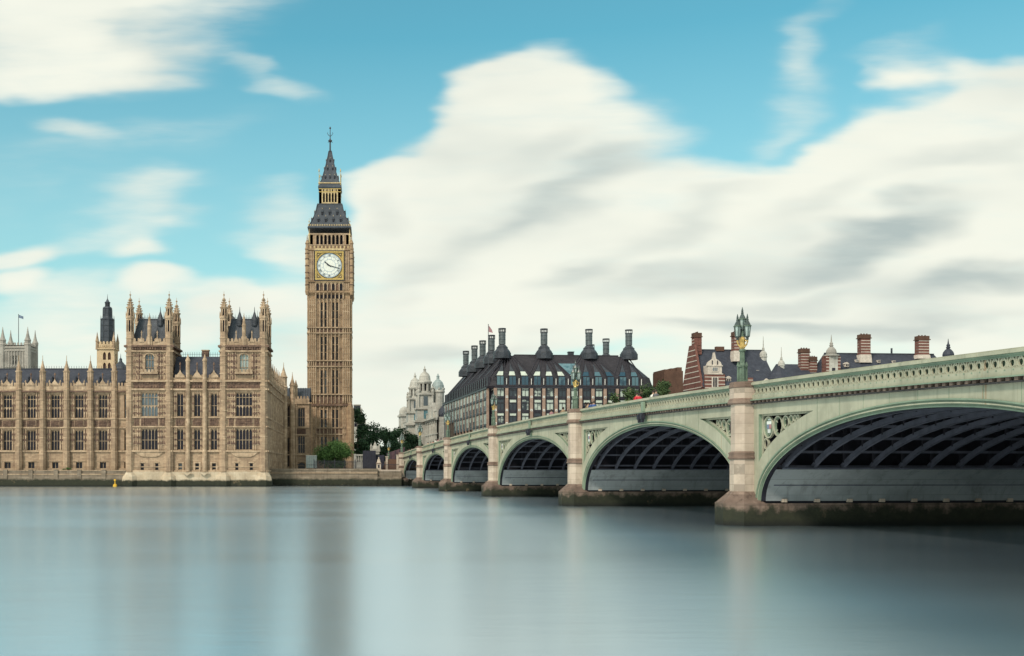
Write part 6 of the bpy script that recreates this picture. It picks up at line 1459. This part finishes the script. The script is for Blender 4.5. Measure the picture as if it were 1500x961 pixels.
def plain_windows(par, L, zs, w, h, skip=()):
    x = 1.6
    while x < L - 1.2:
        for z in zs:
            if not any(a < x < b for a, b in skip):
                m = MB(frF); m.fb(x - w / 2 - .15, x + w / 2 + .15, 0, .07, z - .2, z + h + .2, 'band_stone'); m.fb(x - .05, x + .05, .07, .12, z, z + h, 'band_stone'); o = m.build('window', par)
                g = MB(frF); g.fb(x - w / 2, x - .05, .07, .09, z, z + h, 'palace_glass'); g.fb(x + .05, x + w / 2, .07, .09, z, z + h, 'palace_glass'); g.build('pane', o)
        x += 3.1
plain_windows(ra, LA, (3, 8, 13, 18), 1.2, 2.4, ((0, 7.2), (12, 15.4)))
# middle block
RB_X, RB_Y = PX(1150, 335), 335.0
rb = thing('red_brick_block', 'low purple-slate roofed brick block with two squat red chimneys', 'building', (RB_X, RB_Y, 3.6), BR_ROT)
bz = lambda py: PZ(py, 335) - 3.6
m = MB(); striped(m, frF, 0, 13, 0, bz(552), -.6, 0, 1.5, .25); m.box(0, .5, .62, 12, 0, bz(552), 'red_brick'); m.box(12.5, 13, .62, 12, 0, bz(552), 'red_brick'); m.build('wall', rb)
m = MB(); e, r = bz(552), bz(530.5)
for y0 in (-.3, 12): m.f([(-.5, y0, e), (13.4, y0, e), (12.2, 6, r), (0, 6, r)], 'slate')
m.f([(-.5, -.3, e), (-.5, 12, e), (0, 6, r)], 'slate'); m.f([(13.4, -.3, e), (13.4, 12, e), (12.2, 6, r)], 'slate'); m.build('roof', rb)
stack(rb, frF, 7.8, -4, 2.7, 2, bz(545), bz(508.5)); stack(rb, frF, 9.9, -3, 2.2, 2, bz(548), bz(521))
m = MB(); m.f([(6, -4, bz(556)), (14, -4, bz(548)), (14, -.6, bz(546)), (6, -.6, bz(548))], 'lead_dark'); m.box(6, 14, -4, -.6, 0, bz(556), 'red_brick'); m.build('annex', rb)
# long block on the right
RC_X, RC_Y = PX(1210, 330), 330.0
rc = thing('red_brick_range', 'long dark slate roof with two striped red chimneys and a domed corner turret', 'building', (RC_X, RC_Y, 3.6), BR_ROT)
cz_ = lambda py, Y=330.0: PZ(py, Y) - 3.6
def ca(px, y=0.0):
    t = (px - X0) / FPX; return (t * (RC_Y + VX * y) - RC_X + VY * y) / (VX - t * VY)
LC = ca(1402); e, r = cz_(556), cz_(517.5, 337)
m = MB(); striped(m, frF, 0, LC, 0, e, -.6, 0, 1.5, .25); m.box(0, .5, .62, 14, 0, e, 'red_brick'); m.box(LC - .5, LC, .62, 14, 0, e, 'red_brick'); m.build('wall', rc)
m = MB()
for y0 in (-.3, 14): m.f([(0, y0, e), (LC + .4, y0, e), (LC - 3, 7, r), (3, 7, r)], 'slate')
m.f([(0, -.3, e), (0, 14, e), (3, 7, r)], 'slate'); m.f([(LC + .4, -.3, e), (LC + .4, 14, e), (LC - 3, 7, r)], 'slate'); m.box(3, LC - 3, 6.8, 7.2, r - .1, r + .2, 'lead_dark'); m.build('roof', rc)
stack(rc, frF, ca(1265.5, 5), -5, 3.0, 2.2, cz_(531, 335), cz_(489.5, 335), 2.4); stack(rc, frF, ca(1350.5, 5), -5, 3.3, 2.2, cz_(525, 336), cz_(491.5, 336), 1.2)
m = MB(); a = ca(1306, 7); m.box(a - .2, a + .2, 6.8, 7.2, r, cz_(509, 337), 'lead_dark'); m.build('flue', rc)
a = at_ = ca(1217.5, 1)
m = MB(); striped(m, frF, a - 2.2, a + 2.2, 0, cz_(521.5), -2.4, .3, .95, .22); m.fr = frF; m.fb(a - 1.3, a + 1.3, .2, .45, cz_(549), cz_(521.5), 'portland_stone'); m.lathe(a, .9, [(1.9, cz_(522)), (2.3, cz_(521)), (2.3, cz_(519.5)), (1.8, cz_(519))], 12, 'portland_stone'); m.fb(a - .5, a + .5, .45, .5, cz_(545), cz_(539), 'iron'); m.build('turret_base', rc)
domed_turret(rc, a, .9, cz_(523), cz_(519.0), 1.4, cz_(489.5), 'abbey_stone')
domed_turret(rc, ca(1389, 2), 2, e, cz_(520.5), 1.5, cz_(493), 'slate')
for px, y, w, h, d in ((1241, 537, 1.1, .9, -2.5), (1256, 530, .8, .8, -4), (1288, 530.5, .8, .8, -4), (1310, 531, .8, .8, -4)): dormer(rc, frF, ca(px, -d), d, cz_(y, 330 - d), w, h, ped=w > 1)
plain_windows(rc, LC, (3, 8.5, 14, 19.5), 1.2, 2.4, ((at_ - 2.8, at_ + 2.8),)); plain_windows(rb, 13, (4, 10, 16), 1.2, 2.4)
bb = thing('brown_brick_block', 'plain brown brick block with battlemented top left of the striped gable', 'building', (PX(973, 300), 300, 3.6), BR_ROT)
bz2 = lambda py: PZ(py, 300) - 3.6
m = MB(); m.box(0, 5.2, 0, 9, 0, bz2(543), 'brown_brick')
for q in range(3): m.box(.1 + q * 1.75, 1.4 + q * 1.75, .1, 8.9, bz2(543), bz2(541 - q * 1.6), 'brown_brick')
m.build('wall', bb)
m = MB(); m.box(5.2, 11, 1, 9, 0, bz2(573), 'brown_brick'); m.box(5.1, 11.1, .9, 9.1, bz2(573), bz2(572), 'lead_dark'); m.build('annex', bb)

# =================================================================== river walls and the quay by the bridge stairs
tw = thing('terrace_wall', 'long weathered stone terrace wall along the river under the palace wing, green with weed', 'wall', (PX(60, 239.5), 239.5, 0))
t0, t1 = PX(-190, 239.5) - PX(60, 239.5), PX(184, 239.5) - PX(60, 239.5)
zt = PZ(688.6, 239.5)
m = MB(frF); m.hexa([(t0, -.5, -1.5), (t1, -.5, -1.5), (t1, 2.4, -1.5), (t0, 2.4, -1.5), (t0, 0, zt - .9), (t1, 0, zt - .9), (t1, 2.4, zt - .9), (t0, 2.4, zt - .9)], 'terrace_stone'); m.box(t0, t1, .1, .8, zt - .9, zt - .15, 'terrace_stone'); m.build('wall', tw)
m = MB(); m.box(t0, t1, 0, .9, zt - .15, zt, 'palace_trim'); m.box(t0, t1, -.12, .1, zt - 1.0, zt - .8, 'palace_trim'); m.build('coping', tw)
for px in (8, 45, 82, 116, 152):
    m = MB(); x = PX(px, 239.5) - PX(60, 239.5); m.box(x - .45, x + .45, -.25, .3, zt - 2.0, zt + .1, 'terrace_stone'); m.build('wall_pier', tw)
rw = thing('river_wall', 'stone quay wall with weed-covered foot between the palace and the bridge', 'wall', (PX(470, 247), 247, 0))
rx = lambda px: PX(px, 247) - PX(470, 247)
zt = PZ(686.5, 247)
m = MB(); m.hexa([(rx(385), -.6, -1.5), (rx(553), -.6, -1.5), (rx(553), 3, -1.5), (rx(385), 3, -1.5), (rx(385), 0, zt - .3), (rx(553), 0, zt - .3), (rx(553), 3, zt - .3), (rx(385), 3, zt - .3)], 'terrace_stone'); m.build('wall', rw)
m = MB(); m.box(rx(385), rx(553), -.12, .8, zt - .3, zt, 'terrace_stone'); m.box(rx(385), rx(553), -.3, .1, PZ(693.5, 247), PZ(692.2, 247), 'palace_trim'); m.build('coping', rw)
random.seed(12)
for j in range(26):                                      # rubble and stone shelves at the foot
    pass
m = MB()
for j in range(70):
    x = random.uniform(rx(392), rx(575)); s_ = random.uniform(.25, .8); y = random.uniform(-1.5, -.7)
    m.lathe(x, y, [(s_ * 1.1, -.6), (s_, .05), (s_ * .6, s_ * .5 * random.uniform(.4, 1)), (.05, s_ * .6)], random.choice((5, 6, 7)), 'terrace_stone', rot=random.uniform(0, 3))
o = m.build('foreshore_rubble'); o.location = (PX(470, 247), 247, 0); o['kind'] = 'stuff'
ap = thing('bridge_stairs', 'stone river stairs and brown panelled landing beside the bridge abutment', 'stairs', (PX(570, 247.5), 247.5, 0))
sx_ = lambda px: PX(px, 247.5) - PX(570, 247.5); sz_ = lambda py: PZ(py, 247.5)
m = MB(); m.box(sx_(551), sx_(588), 0, 6, -1.5, sz_(690), 'terrace_stone'); m.box(sx_(558), sx_(587), -.15, .5, sz_(690.5), sz_(688), 'pier_stone'); m.hexa([(sx_(553), -.9, -1.5), (sx_(588), -.9, -1.5), (sx_(588), 0, -1.5), (sx_(553), 0, -1.5), (sx_(553), -.4, sz_(698)), (sx_(588), -.4, sz_(698)), (sx_(588), 0, sz_(698)), (sx_(553), 0, sz_(698))], 'terrace_stone'); m.build('wall', ap)
m = MB(); m.hexa([(sx_(559), 2, sz_(688)), (sx_(583), 2, sz_(688)), (sx_(583), 2.4, sz_(688)), (sx_(559), 2.4, sz_(688)), (sx_(567), 2, sz_(672.5)), (sx_(583), 2, sz_(672.5)), (sx_(583), 2.4, sz_(672.5)), (sx_(567), 2.4, sz_(672.5))], 'brown_brick'); m.build('panel', ap)
for px, y0, y1, w in ((566.8, 690, 669.5, .5), (582.6, 690, 667, .5)):
    m = MB(); x = sx_(px); m.box(x - w / 2, x + w / 2, 1.8, 2.5, sz_(y0), sz_(y1), 'pier_stone'); m.box(x - w * .7, x + w * .7, 1.7, 2.6, sz_(y1), sz_(y1 - 1.2), 'pier_stone'); m.build('post', ap)
for q in range(7):
    m = MB(); m.box(sx_(575) + q * .3, sx_(588), 3 + q * .35, 6.6, sz_(688) + q * .3, sz_(688) + (q + 1) * .3, 'pier_stone'); m.build('step', ap)
m = MB()
for q in range(14): x = sx_(559) + q * .26; m.box(x - .02, x + .02, .1, .14, sz_(688), sz_(680.5), 'iron')
m.box(sx_(558.5), sx_(585), .09, .15, sz_(681), sz_(680.3), 'iron'); m.build('handrail', ap)
m = MB(); x0, y0 = 0, 0
m.box(-.62, .62, -.62, .62, 0, .35, 'pier_stone'); m.box(-.5, .5, -.5, .5, .35, 1.6, 'pier_stone'); m.box(-.6, .6, -.6, .6, 1.6, 1.8, 'pier_cap_stone'); m.lathe(0, 0, [(.7, 1.8), (.52, 2.0), (.42, 2.5), (.15, 2.75), (.2, 2.9), (.03, 3.15)], 4, 'pier_stone', rot=math.pi / 4); m.box(-.2, .2, -.53, -.49, .7, 1.4, 'iron')
single(m, 'stone_post', 'small pale gabled stone post at the head of the river stairs', 'post', (PX(554.8, 247.2), 248.2, PZ(690, 247)))
rl = thing('iron_railing', 'black iron railing along the quay in front of the round bush', 'railing', (PX(505, 250), 250, zt - .05))
x0, x1 = PX(460, 250) - PX(505, 250), PX(551, 250) - PX(505, 250)
m = MB(); x = x0
while x < x1: m.box(x - .03, x + .03, -.03, .03, 0, 1.75, 'iron'); m.lathe(x, 0, [(.05, 1.75), (.005, 1.92)], 4, 'iron'); x += .17
m.build('bars', rl)
m = MB(); m.box(x0, x1, -.03, .03, .15, .22, 'iron'); m.box(x0, x1, -.03, .03, 1.5, 1.57, 'iron'); m.build('rail', rl)
x = x0
while x < x1 + .1:
    m = MB(); m.box(x - .08, x + .08, -.08, .08, -.1, 2.0, 'iron'); m.lathe(x, 0, [(.1, 2.0), (.02, 2.2)], 4, 'iron'); m.build('post', rl); x += 2.3
m = MB(); w = 2.5
m.box(-w / 2, w / 2, 0, 3, .3, 3.2, 'hoarding'); m.box(-w / 2 - .06, w / 2 + .06, -.06, 3.06, 3.2, 3.32, 'white_paint'); m.box(-w / 2, w / 2, -.02, 0, 1.0, 1.1, 'lead_dark')
for q in (-1, 1): m.box(q * w * .4 - .1, q * w * .4 + .1, .2, 2.8, 0, .3, 'iron')
for q in range(6): m.box(-w / 2 + .2 + q * .42, -w / 2 + .25 + q * .42, -.03, 0, .35, 3.15, 'white_paint')
single(m, 'site_hut', 'pale grey site hut at the foot of the clock tower, left of the bush', 'hut', (PX(456, 264), 264, 3.7))
m = MB(); m.box(-1.5, 1.5, 0, .2, 0, 4.3, 'tarp')
for q in range(9): m.box(-1.5 + q * .36, -1.4 + q * .36, -.06, 0, 0, 4.3, 'iron')
m.box(1.5, 3.5, .8, 1.0, 0, 3.3, 'tarp'); m.box(-1.5, -1.4, .2, 3, 0, 4.2, 'tarp')
single(m, 'screen', 'dark slatted screen by the old stone gate pier near the stairs', 'screen', (PX(541, 258), 258, 3.7))
gp = thing('gate_pier', 'weathered ornate stone gate pier with pinnacled top under the trees', 'gate pier', (PX(549.5, 266), 266, 3.7))
m = MB(); m.box(-.8, .8, -.8, .8, 0, 4.1, 'abbey_stone'); m.box(-1.0, 1.0, -1, 1, 3.6, 4.2, 'abbey_stone'); m.build('shaft', gp)
m = MB(); m.box(-1.2, 1.2, -1.2, 1.2, 4.2, 4.7, 'abbey_stone'); m.lathe(0, 0, [(1.35, 4.7), (1.1, 5.2), (.5, 5.6), (.15, 6.4)], 8, 'abbey_stone')
for sx in (-1, 1):
    for sy in (-1, 1): m.lathe(sx * .95, sy * .95, [(.25, 4.7), (.22, 5.3), (.3, 5.4), (.03, 6.1)], 6, 'abbey_stone')
m.build('capital', gp)
bl = thing('balustrade', 'short pale stone balustrade between the bush and the dark screen', 'balustrade', (PX(529, 262), 262, 3.7))
m = MB(); m.box(-1.6, 1.5, -.2, .2, 1.4, 1.8, 'portland_stone'); m.box(-1.6, 1.5, -.18, .18, 3.2, 3.5, 'portland_stone'); m.box(-1.7, -1.2, -.25, .25, 0, 3.6, 'portland_stone'); m.box(1.2, 1.7, -.25, .25, 0, 3.6, 'portland_stone'); m.box(-1.2, 1.2, -.15, .15, 0, 1.4, 'portland_stone'); m.build('rail', bl)
for q in range(6):
    m = MB(); m.lathe(-1.0 + q * .4, 0, [(.1, 1.8), (.16, 2.2), (.08, 2.9), (.12, 3.2)], 8, 'portland_stone'); m.build('baluster', bl)
hb = thing('hoarding', 'dark maroon hoarding beside the road at the west end of the bridge', 'hoarding', (PX(579, 257), 257, 4.2))
m = MB(); m.hexa([(-2.1, 0, 0), (2.2, 0, 0), (2.2, .15, 0), (-2.1, .15, 0), (-1.9, 0, 3.2), (2.2, 0, 4.6), (2.2, .15, 4.6), (-1.9, .15, 3.2)], 'maroon_board'); m.build('board', hb)
for q in range(5):
    m = MB(); x = -2 + q; m.box(x - .06, x + .06, -.08, 0, 0, 3.1 + q * .3, 'iron'); m.build('post', hb)
# river wall beyond the bridge (north side)
nw = thing('north_quay_wall', 'stone quay wall running on beyond the far side of the bridge', 'wall', (BR_ORG[0] + VX * 27, BR_ORG[1] + VY * 27, 0), BR_ROT)
m = MB(); m.box(0, 260, -1, 3, -5, 4.2, 'terrace_stone'); m.build('wall', nw)
m = MB(); m.box(0, 260, -1.15, -.3, 4.2, 4.5, 'pier_stone'); m.build('coping', nw)
l2 = copy_tree(lamp0); l2.location = (PX(569.3, 252), 252, PZ(673, 252)); l2.rotation_euler = (0, 0, .4); l2.scale = (.92, .92, .98); l2['label'] = 'slim pale lamp standard on a stone post of the stairs before the dark trees'
l2['group'] = 'lamp standards on the bridge piers'
by = MB(); by.lathe(0, 0, [(.3, -.4), (.42, 0), (.42, .35), (.3, .5), (.12, .6), (.1, 1.2), (.22, 1.22), (.22, 1.5), (.03, 1.6)], 10, 'yellow_paint')
single(by, 'buoy', 'small yellow buoy floating beside the terrace wall', 'buoy', (PX(168.5, 237.5), 237.5, 0))

# =================================================================== trees
def make_tree(name, label, cat, x, y, zb, h, rx_, ry_, crown0, leafm, n, leaf, seed, lobes=9, group=None):
    """tapered trunk and limbs; crown of leaf faces scattered through many overlapping clumps"""
    rnd = random.Random(seed); t = thing(name, label, cat, (x, y, zb), group=group)
    m = MB(); rt = max(.08, h * .022)
    m.tube([(0, 0, -.3), (.05 * h * .2, 0, crown0 * .6), (0, .02 * h, crown0 + (h - crown0) * .35), (0, 0, crown0 + (h - crown0) * .7)], [rt * 1.4, rt, rt * .7, rt * .25], 7, 'bark')
    cl = []
    for k in range(lobes):
        a = rnd.uniform(0, 2 * math.pi); q = math.sqrt(rnd.random()) * .78; zz = rnd.uniform(.12, .86)
        sh = math.sqrt(max(.12, 1 - (2 * zz - .85) ** 2 * .9))
        cl.append((rx_ * q * sh * math.cos(a), ry_ * q * sh * math.sin(a), crown0 + (h - crown0) * zz, rnd.uniform(.26, .46)))
    cl.append((0, 0, crown0 + (h - crown0) * .86, .36))
    for cx, cy, cz0, r in cl[:7]: m.tube([(0, 0, crown0 * .7 + rnd.uniform(0, .15) * h), (cx * .45, cy * .45, (crown0 + cz0) / 2), (cx * .9, cy * .9, cz0)], [rt * .5, rt * .32, rt * .1], 5, 'bark')
    m.build('trunk', t)
    m = MB(); per = n // len(cl); S = min(rx_, (h - crown0) * .5)
    for cx, cy, cz0, r in cl:
        R_ = r * S * 1.5
        for k in range(per):
            d = Vector((rnd.gauss(0, 1), rnd.gauss(0, 1), rnd.gauss(0, 1))).normalized(); q = R_ * (rnd.random() ** .45) * rnd.uniform(.8, 1.12)
            p = Vector((cx, cy, cz0)) + Vector((d.x * q * (rx_ / S) ** .5, d.y * q, d.z * q * .85))
            if p.z < .25: continue
            nrm = (d + Vector((rnd.gauss(0, .6), rnd.gauss(0, .6), rnd.gauss(.2, .6)))).normalized(); u = nrm.orthogonal().normalized(); v = nrm.cross(u); an = rnd.uniform(0, 6.28)
            u, v = u * math.cos(an) + v * math.sin(an), v * math.cos(an) - u * math.sin(an); l = leaf * rnd.uniform(.6, 1.35)
            m.f([p - u * l * .55, p + v * l * .32, p + u * l * .55, p - v * l * .32], leafm)
    m.build('crown', t); return t
make_tree('bush', 'round bright green bush at the foot of the clock tower', 'bush', PX(492, 268), 268, 3.6, 6.7, 5.2, 4.2, .0, 'leaf_green', 11000, .34, 3, 16)
TREES = [('tall dark tree close against the right side of the clock tower', 524, 318, 592, 3.4, 4200), ('broad dark tree right of the clock tower behind the gate pier', 547, 332, 621, 5.2, 4600), ('dark round tree in the middle of the trees before the open sky', 563, 338, 626, 4.0, 3600),
         ('dark tree below the pale stone building, left of its towers', 585, 345, 626, 4.6, 4000), ('lower dark tree standing behind the first bridge lamp', 604, 352, 638, 4.0, 3200), ('small dark tree low behind the maroon hoarding', 576, 322, 645, 3.6, 2600), ('low dark tree behind the stone balustrade', 532, 312, 645, 4.2, 2800)]
for j, (lb, px, Y, py, r, n) in enumerate(TREES):
    make_tree('plane_tree', lb, 'tree', PX(px, Y), Y, 3.6, PZ(py, Y) - 3.6, r, r * .9, 2.2, 'leaf_dark', n, .62, 40 + j, 12, 'dark trees behind the clock tower')
for j, (lb, px, Y, py, r, n) in enumerate((('green tree behind the red-coated walker on the bridge', 921, 284, 569, 3.4, 2600), ('green tree right of the office block behind the pale walker', 947, 285, 563, 3.6, 2600), ('tallest green tree beside the brown brick block', 970, 286, 555, 3.2, 2600), ('small green tree at the edge of the office block windows', 899, 282, 576, 2.8, 1800))):
    make_tree('young_tree', lb, 'tree', PX(px, Y), Y, 3.6, PZ(py, Y) - 3.6, r, r, 12.0, 'leaf_mid', n, .5, 70 + j, 10, 'green trees behind the bridge parapet')
make_tree('shrub', 'tiny green shrub on the terrace edge below the palace wing', 'shrub', PX(98, 241), 241.0, 3.3, .75, 1.1, .5, .05, 'leaf_green', 500, .16, 91, 6)

# =================================================================== people on the bridge pavement
def make_person(coat, hairm='hair'):
    p = thing('person', '', 'person')
    verts = [(0, 0, .95), (0, 0, 1.2), (0, 0, 1.42), (0, 0, 1.52), (0, -.02, 1.63), (0, -.01, 1.72), (.19, 0, 1.38), (.25, .02, 1.12), (.24, -.08, .9), (-.19, 0, 1.38), (-.25, .02, 1.12), (-.24, -.08, .9), (.1, 0, .88), (.11, -.1, .48), (.11, -.05, .08), (.11, -.18, .04), (-.1, 0, .88), (-.11, .08, .48), (-.11, .16, .08), (-.11, .05, .04)]
    edges = [(0, 1), (1, 2), (2, 3), (3, 4), (4, 5), (2, 6), (6, 7), (7, 8), (2, 9), (9, 10), (10, 11), (0, 12), (12, 13), (13, 14), (14, 15), (0, 16), (16, 17), (17, 18), (18, 19)]
    rad = [.15, .14, .15, .055, .1, .08, .06, .05, .035, .06, .05, .035, .09, .065, .045, .04, .09, .065, .045, .04]
    me = bpy.data.meshes.new('body'); me.from_pydata(verts, edges, []); o = bpy.data.objects.new('body', me); COL.objects.link(o); o.parent = p
    sk = o.modifiers.new('skin', 'SKIN'); o.modifiers.new('sub', 'SUBSURF').levels = 1; o.modifiers['sub'].render_levels = 1
    for v, r in zip(me.skin_vertices[0].data, rad): v.radius = (r, r * .85)
    me.skin_vertices[0].data[0].use_root = True
    me.materials.append(MATS['skin'])
    m = MB()
    prof = [(.2, .72), (.21, .95), (.18, 1.12), (.215, 1.34), (.2, 1.42), (.1, 1.49), (.075, 1.5)]
    m.lathe(0, 0, prof, 12, coat, smooth=True); m.V = [(x * 1.1, y * .78, z) for x, y, z in m.V]
    for sg in (-1, 1): m.tube([(sg * .17, 0, 1.4), (sg * .26, .02, 1.12), (sg * .25, -.09, .93)], [.085, .07, .055], 8, coat); m.tube([(sg * .1, 0, .9), (sg * .11, -.04 * sg, .5), (sg * .11, .03 * sg, .1)], [.11, .09, .075], 8, 'coat_navy')
    m.build('clothing', p)
    m = MB(); m.lathe(0, .015, [(.112, 1.6), (.12, 1.68), (.1, 1.76), (.05, 1.8), (.01, 1.81)], 10, hairm, smooth=True); m.V = [(x, y + (.03 if z < 1.66 else 0), z) for x, y, z in m.V]; m.build('hair', p)
    return p
kinds = {}
PEOPLE = [(933, 'coat_red', 'person in a bright red coat walking on the bridge'), (936.5, 'coat_red', 'second red-coated person close behind the first on the bridge'), (957, 'coat_white', 'person in white top walking on the bridge right of the red coats'), (961, 'coat_grey', 'person in grey beside the white-topped walker'),
 (858, 'coat_navy', 'person in dark navy just right of the second near lamp'), (861.5, 'coat_tan', 'person in tan between two dark-dressed walkers'), (866, 'coat_blue', 'person in blue jacket on the bridge before the office windows'), (870, 'coat_blue', 'second blue-jacketed person at the right of the group'), (825, 'coat_tan', 'person in tan coat left of the lamp before the office block'), (808, 'coat_pink', 'person in pink on the bridge before the office block'),
 (650, 'coat_pink', 'person in pink on the bridge before the dark door of the stone building'), (646, 'coat_navy', 'person in navy under the stone building'), (642, 'coat_pink', 'person in pink in the middle of the distant crowd'), (638.5, 'coat_white', 'person in white in the distant crowd on the bridge'), (634.5, 'coat_red', 'person in red in the distant crowd on the bridge'), (631, 'coat_grey', 'person in grey at the left of the distant crowd'), (627, 'coat_tan', 'person in tan walking ahead of the distant crowd'),
 (611, 'coat_navy', 'tall dark person beside the last pier lamp'), (608.5, 'coat_navy', 'dark person just left of the tall one by the last lamp'), (603.5, 'coat_blue', 'person in blue near the end of the bridge'), (599.5, 'coat_pink', 'person in pink near the abutment lamp'), (596.5, 'coat_grey', 'person in grey nearest the abutment lamp')]
for j, (px, coat, lb) in enumerate(PEOPLE):
    lo, hi, v = -5.0, 240.0, 1.4
    for _ in range(50):
        s = (lo + hi) / 2; x, y = br2w(v, s)
        if X0 + FPX * x / y < px: lo = s
        else: hi = s
    x, y = br2w(v, s)
    if coat not in kinds: kinds[coat] = make_person(coat); o = kinds[coat]
    else: o = copy_tree(kinds[coat])
    o['label'] = lb; o['group'] = 'people crossing the bridge'
    k = random.uniform(.96, 1.06); o.location = (x, y, ptop(max(s, 0)) - 1.2 + .132); o.rotation_euler = (0, 0, BR_ROT + random.choice((0, math.pi)) + random.uniform(-.3, .3)); o.scale = (k, k, k)
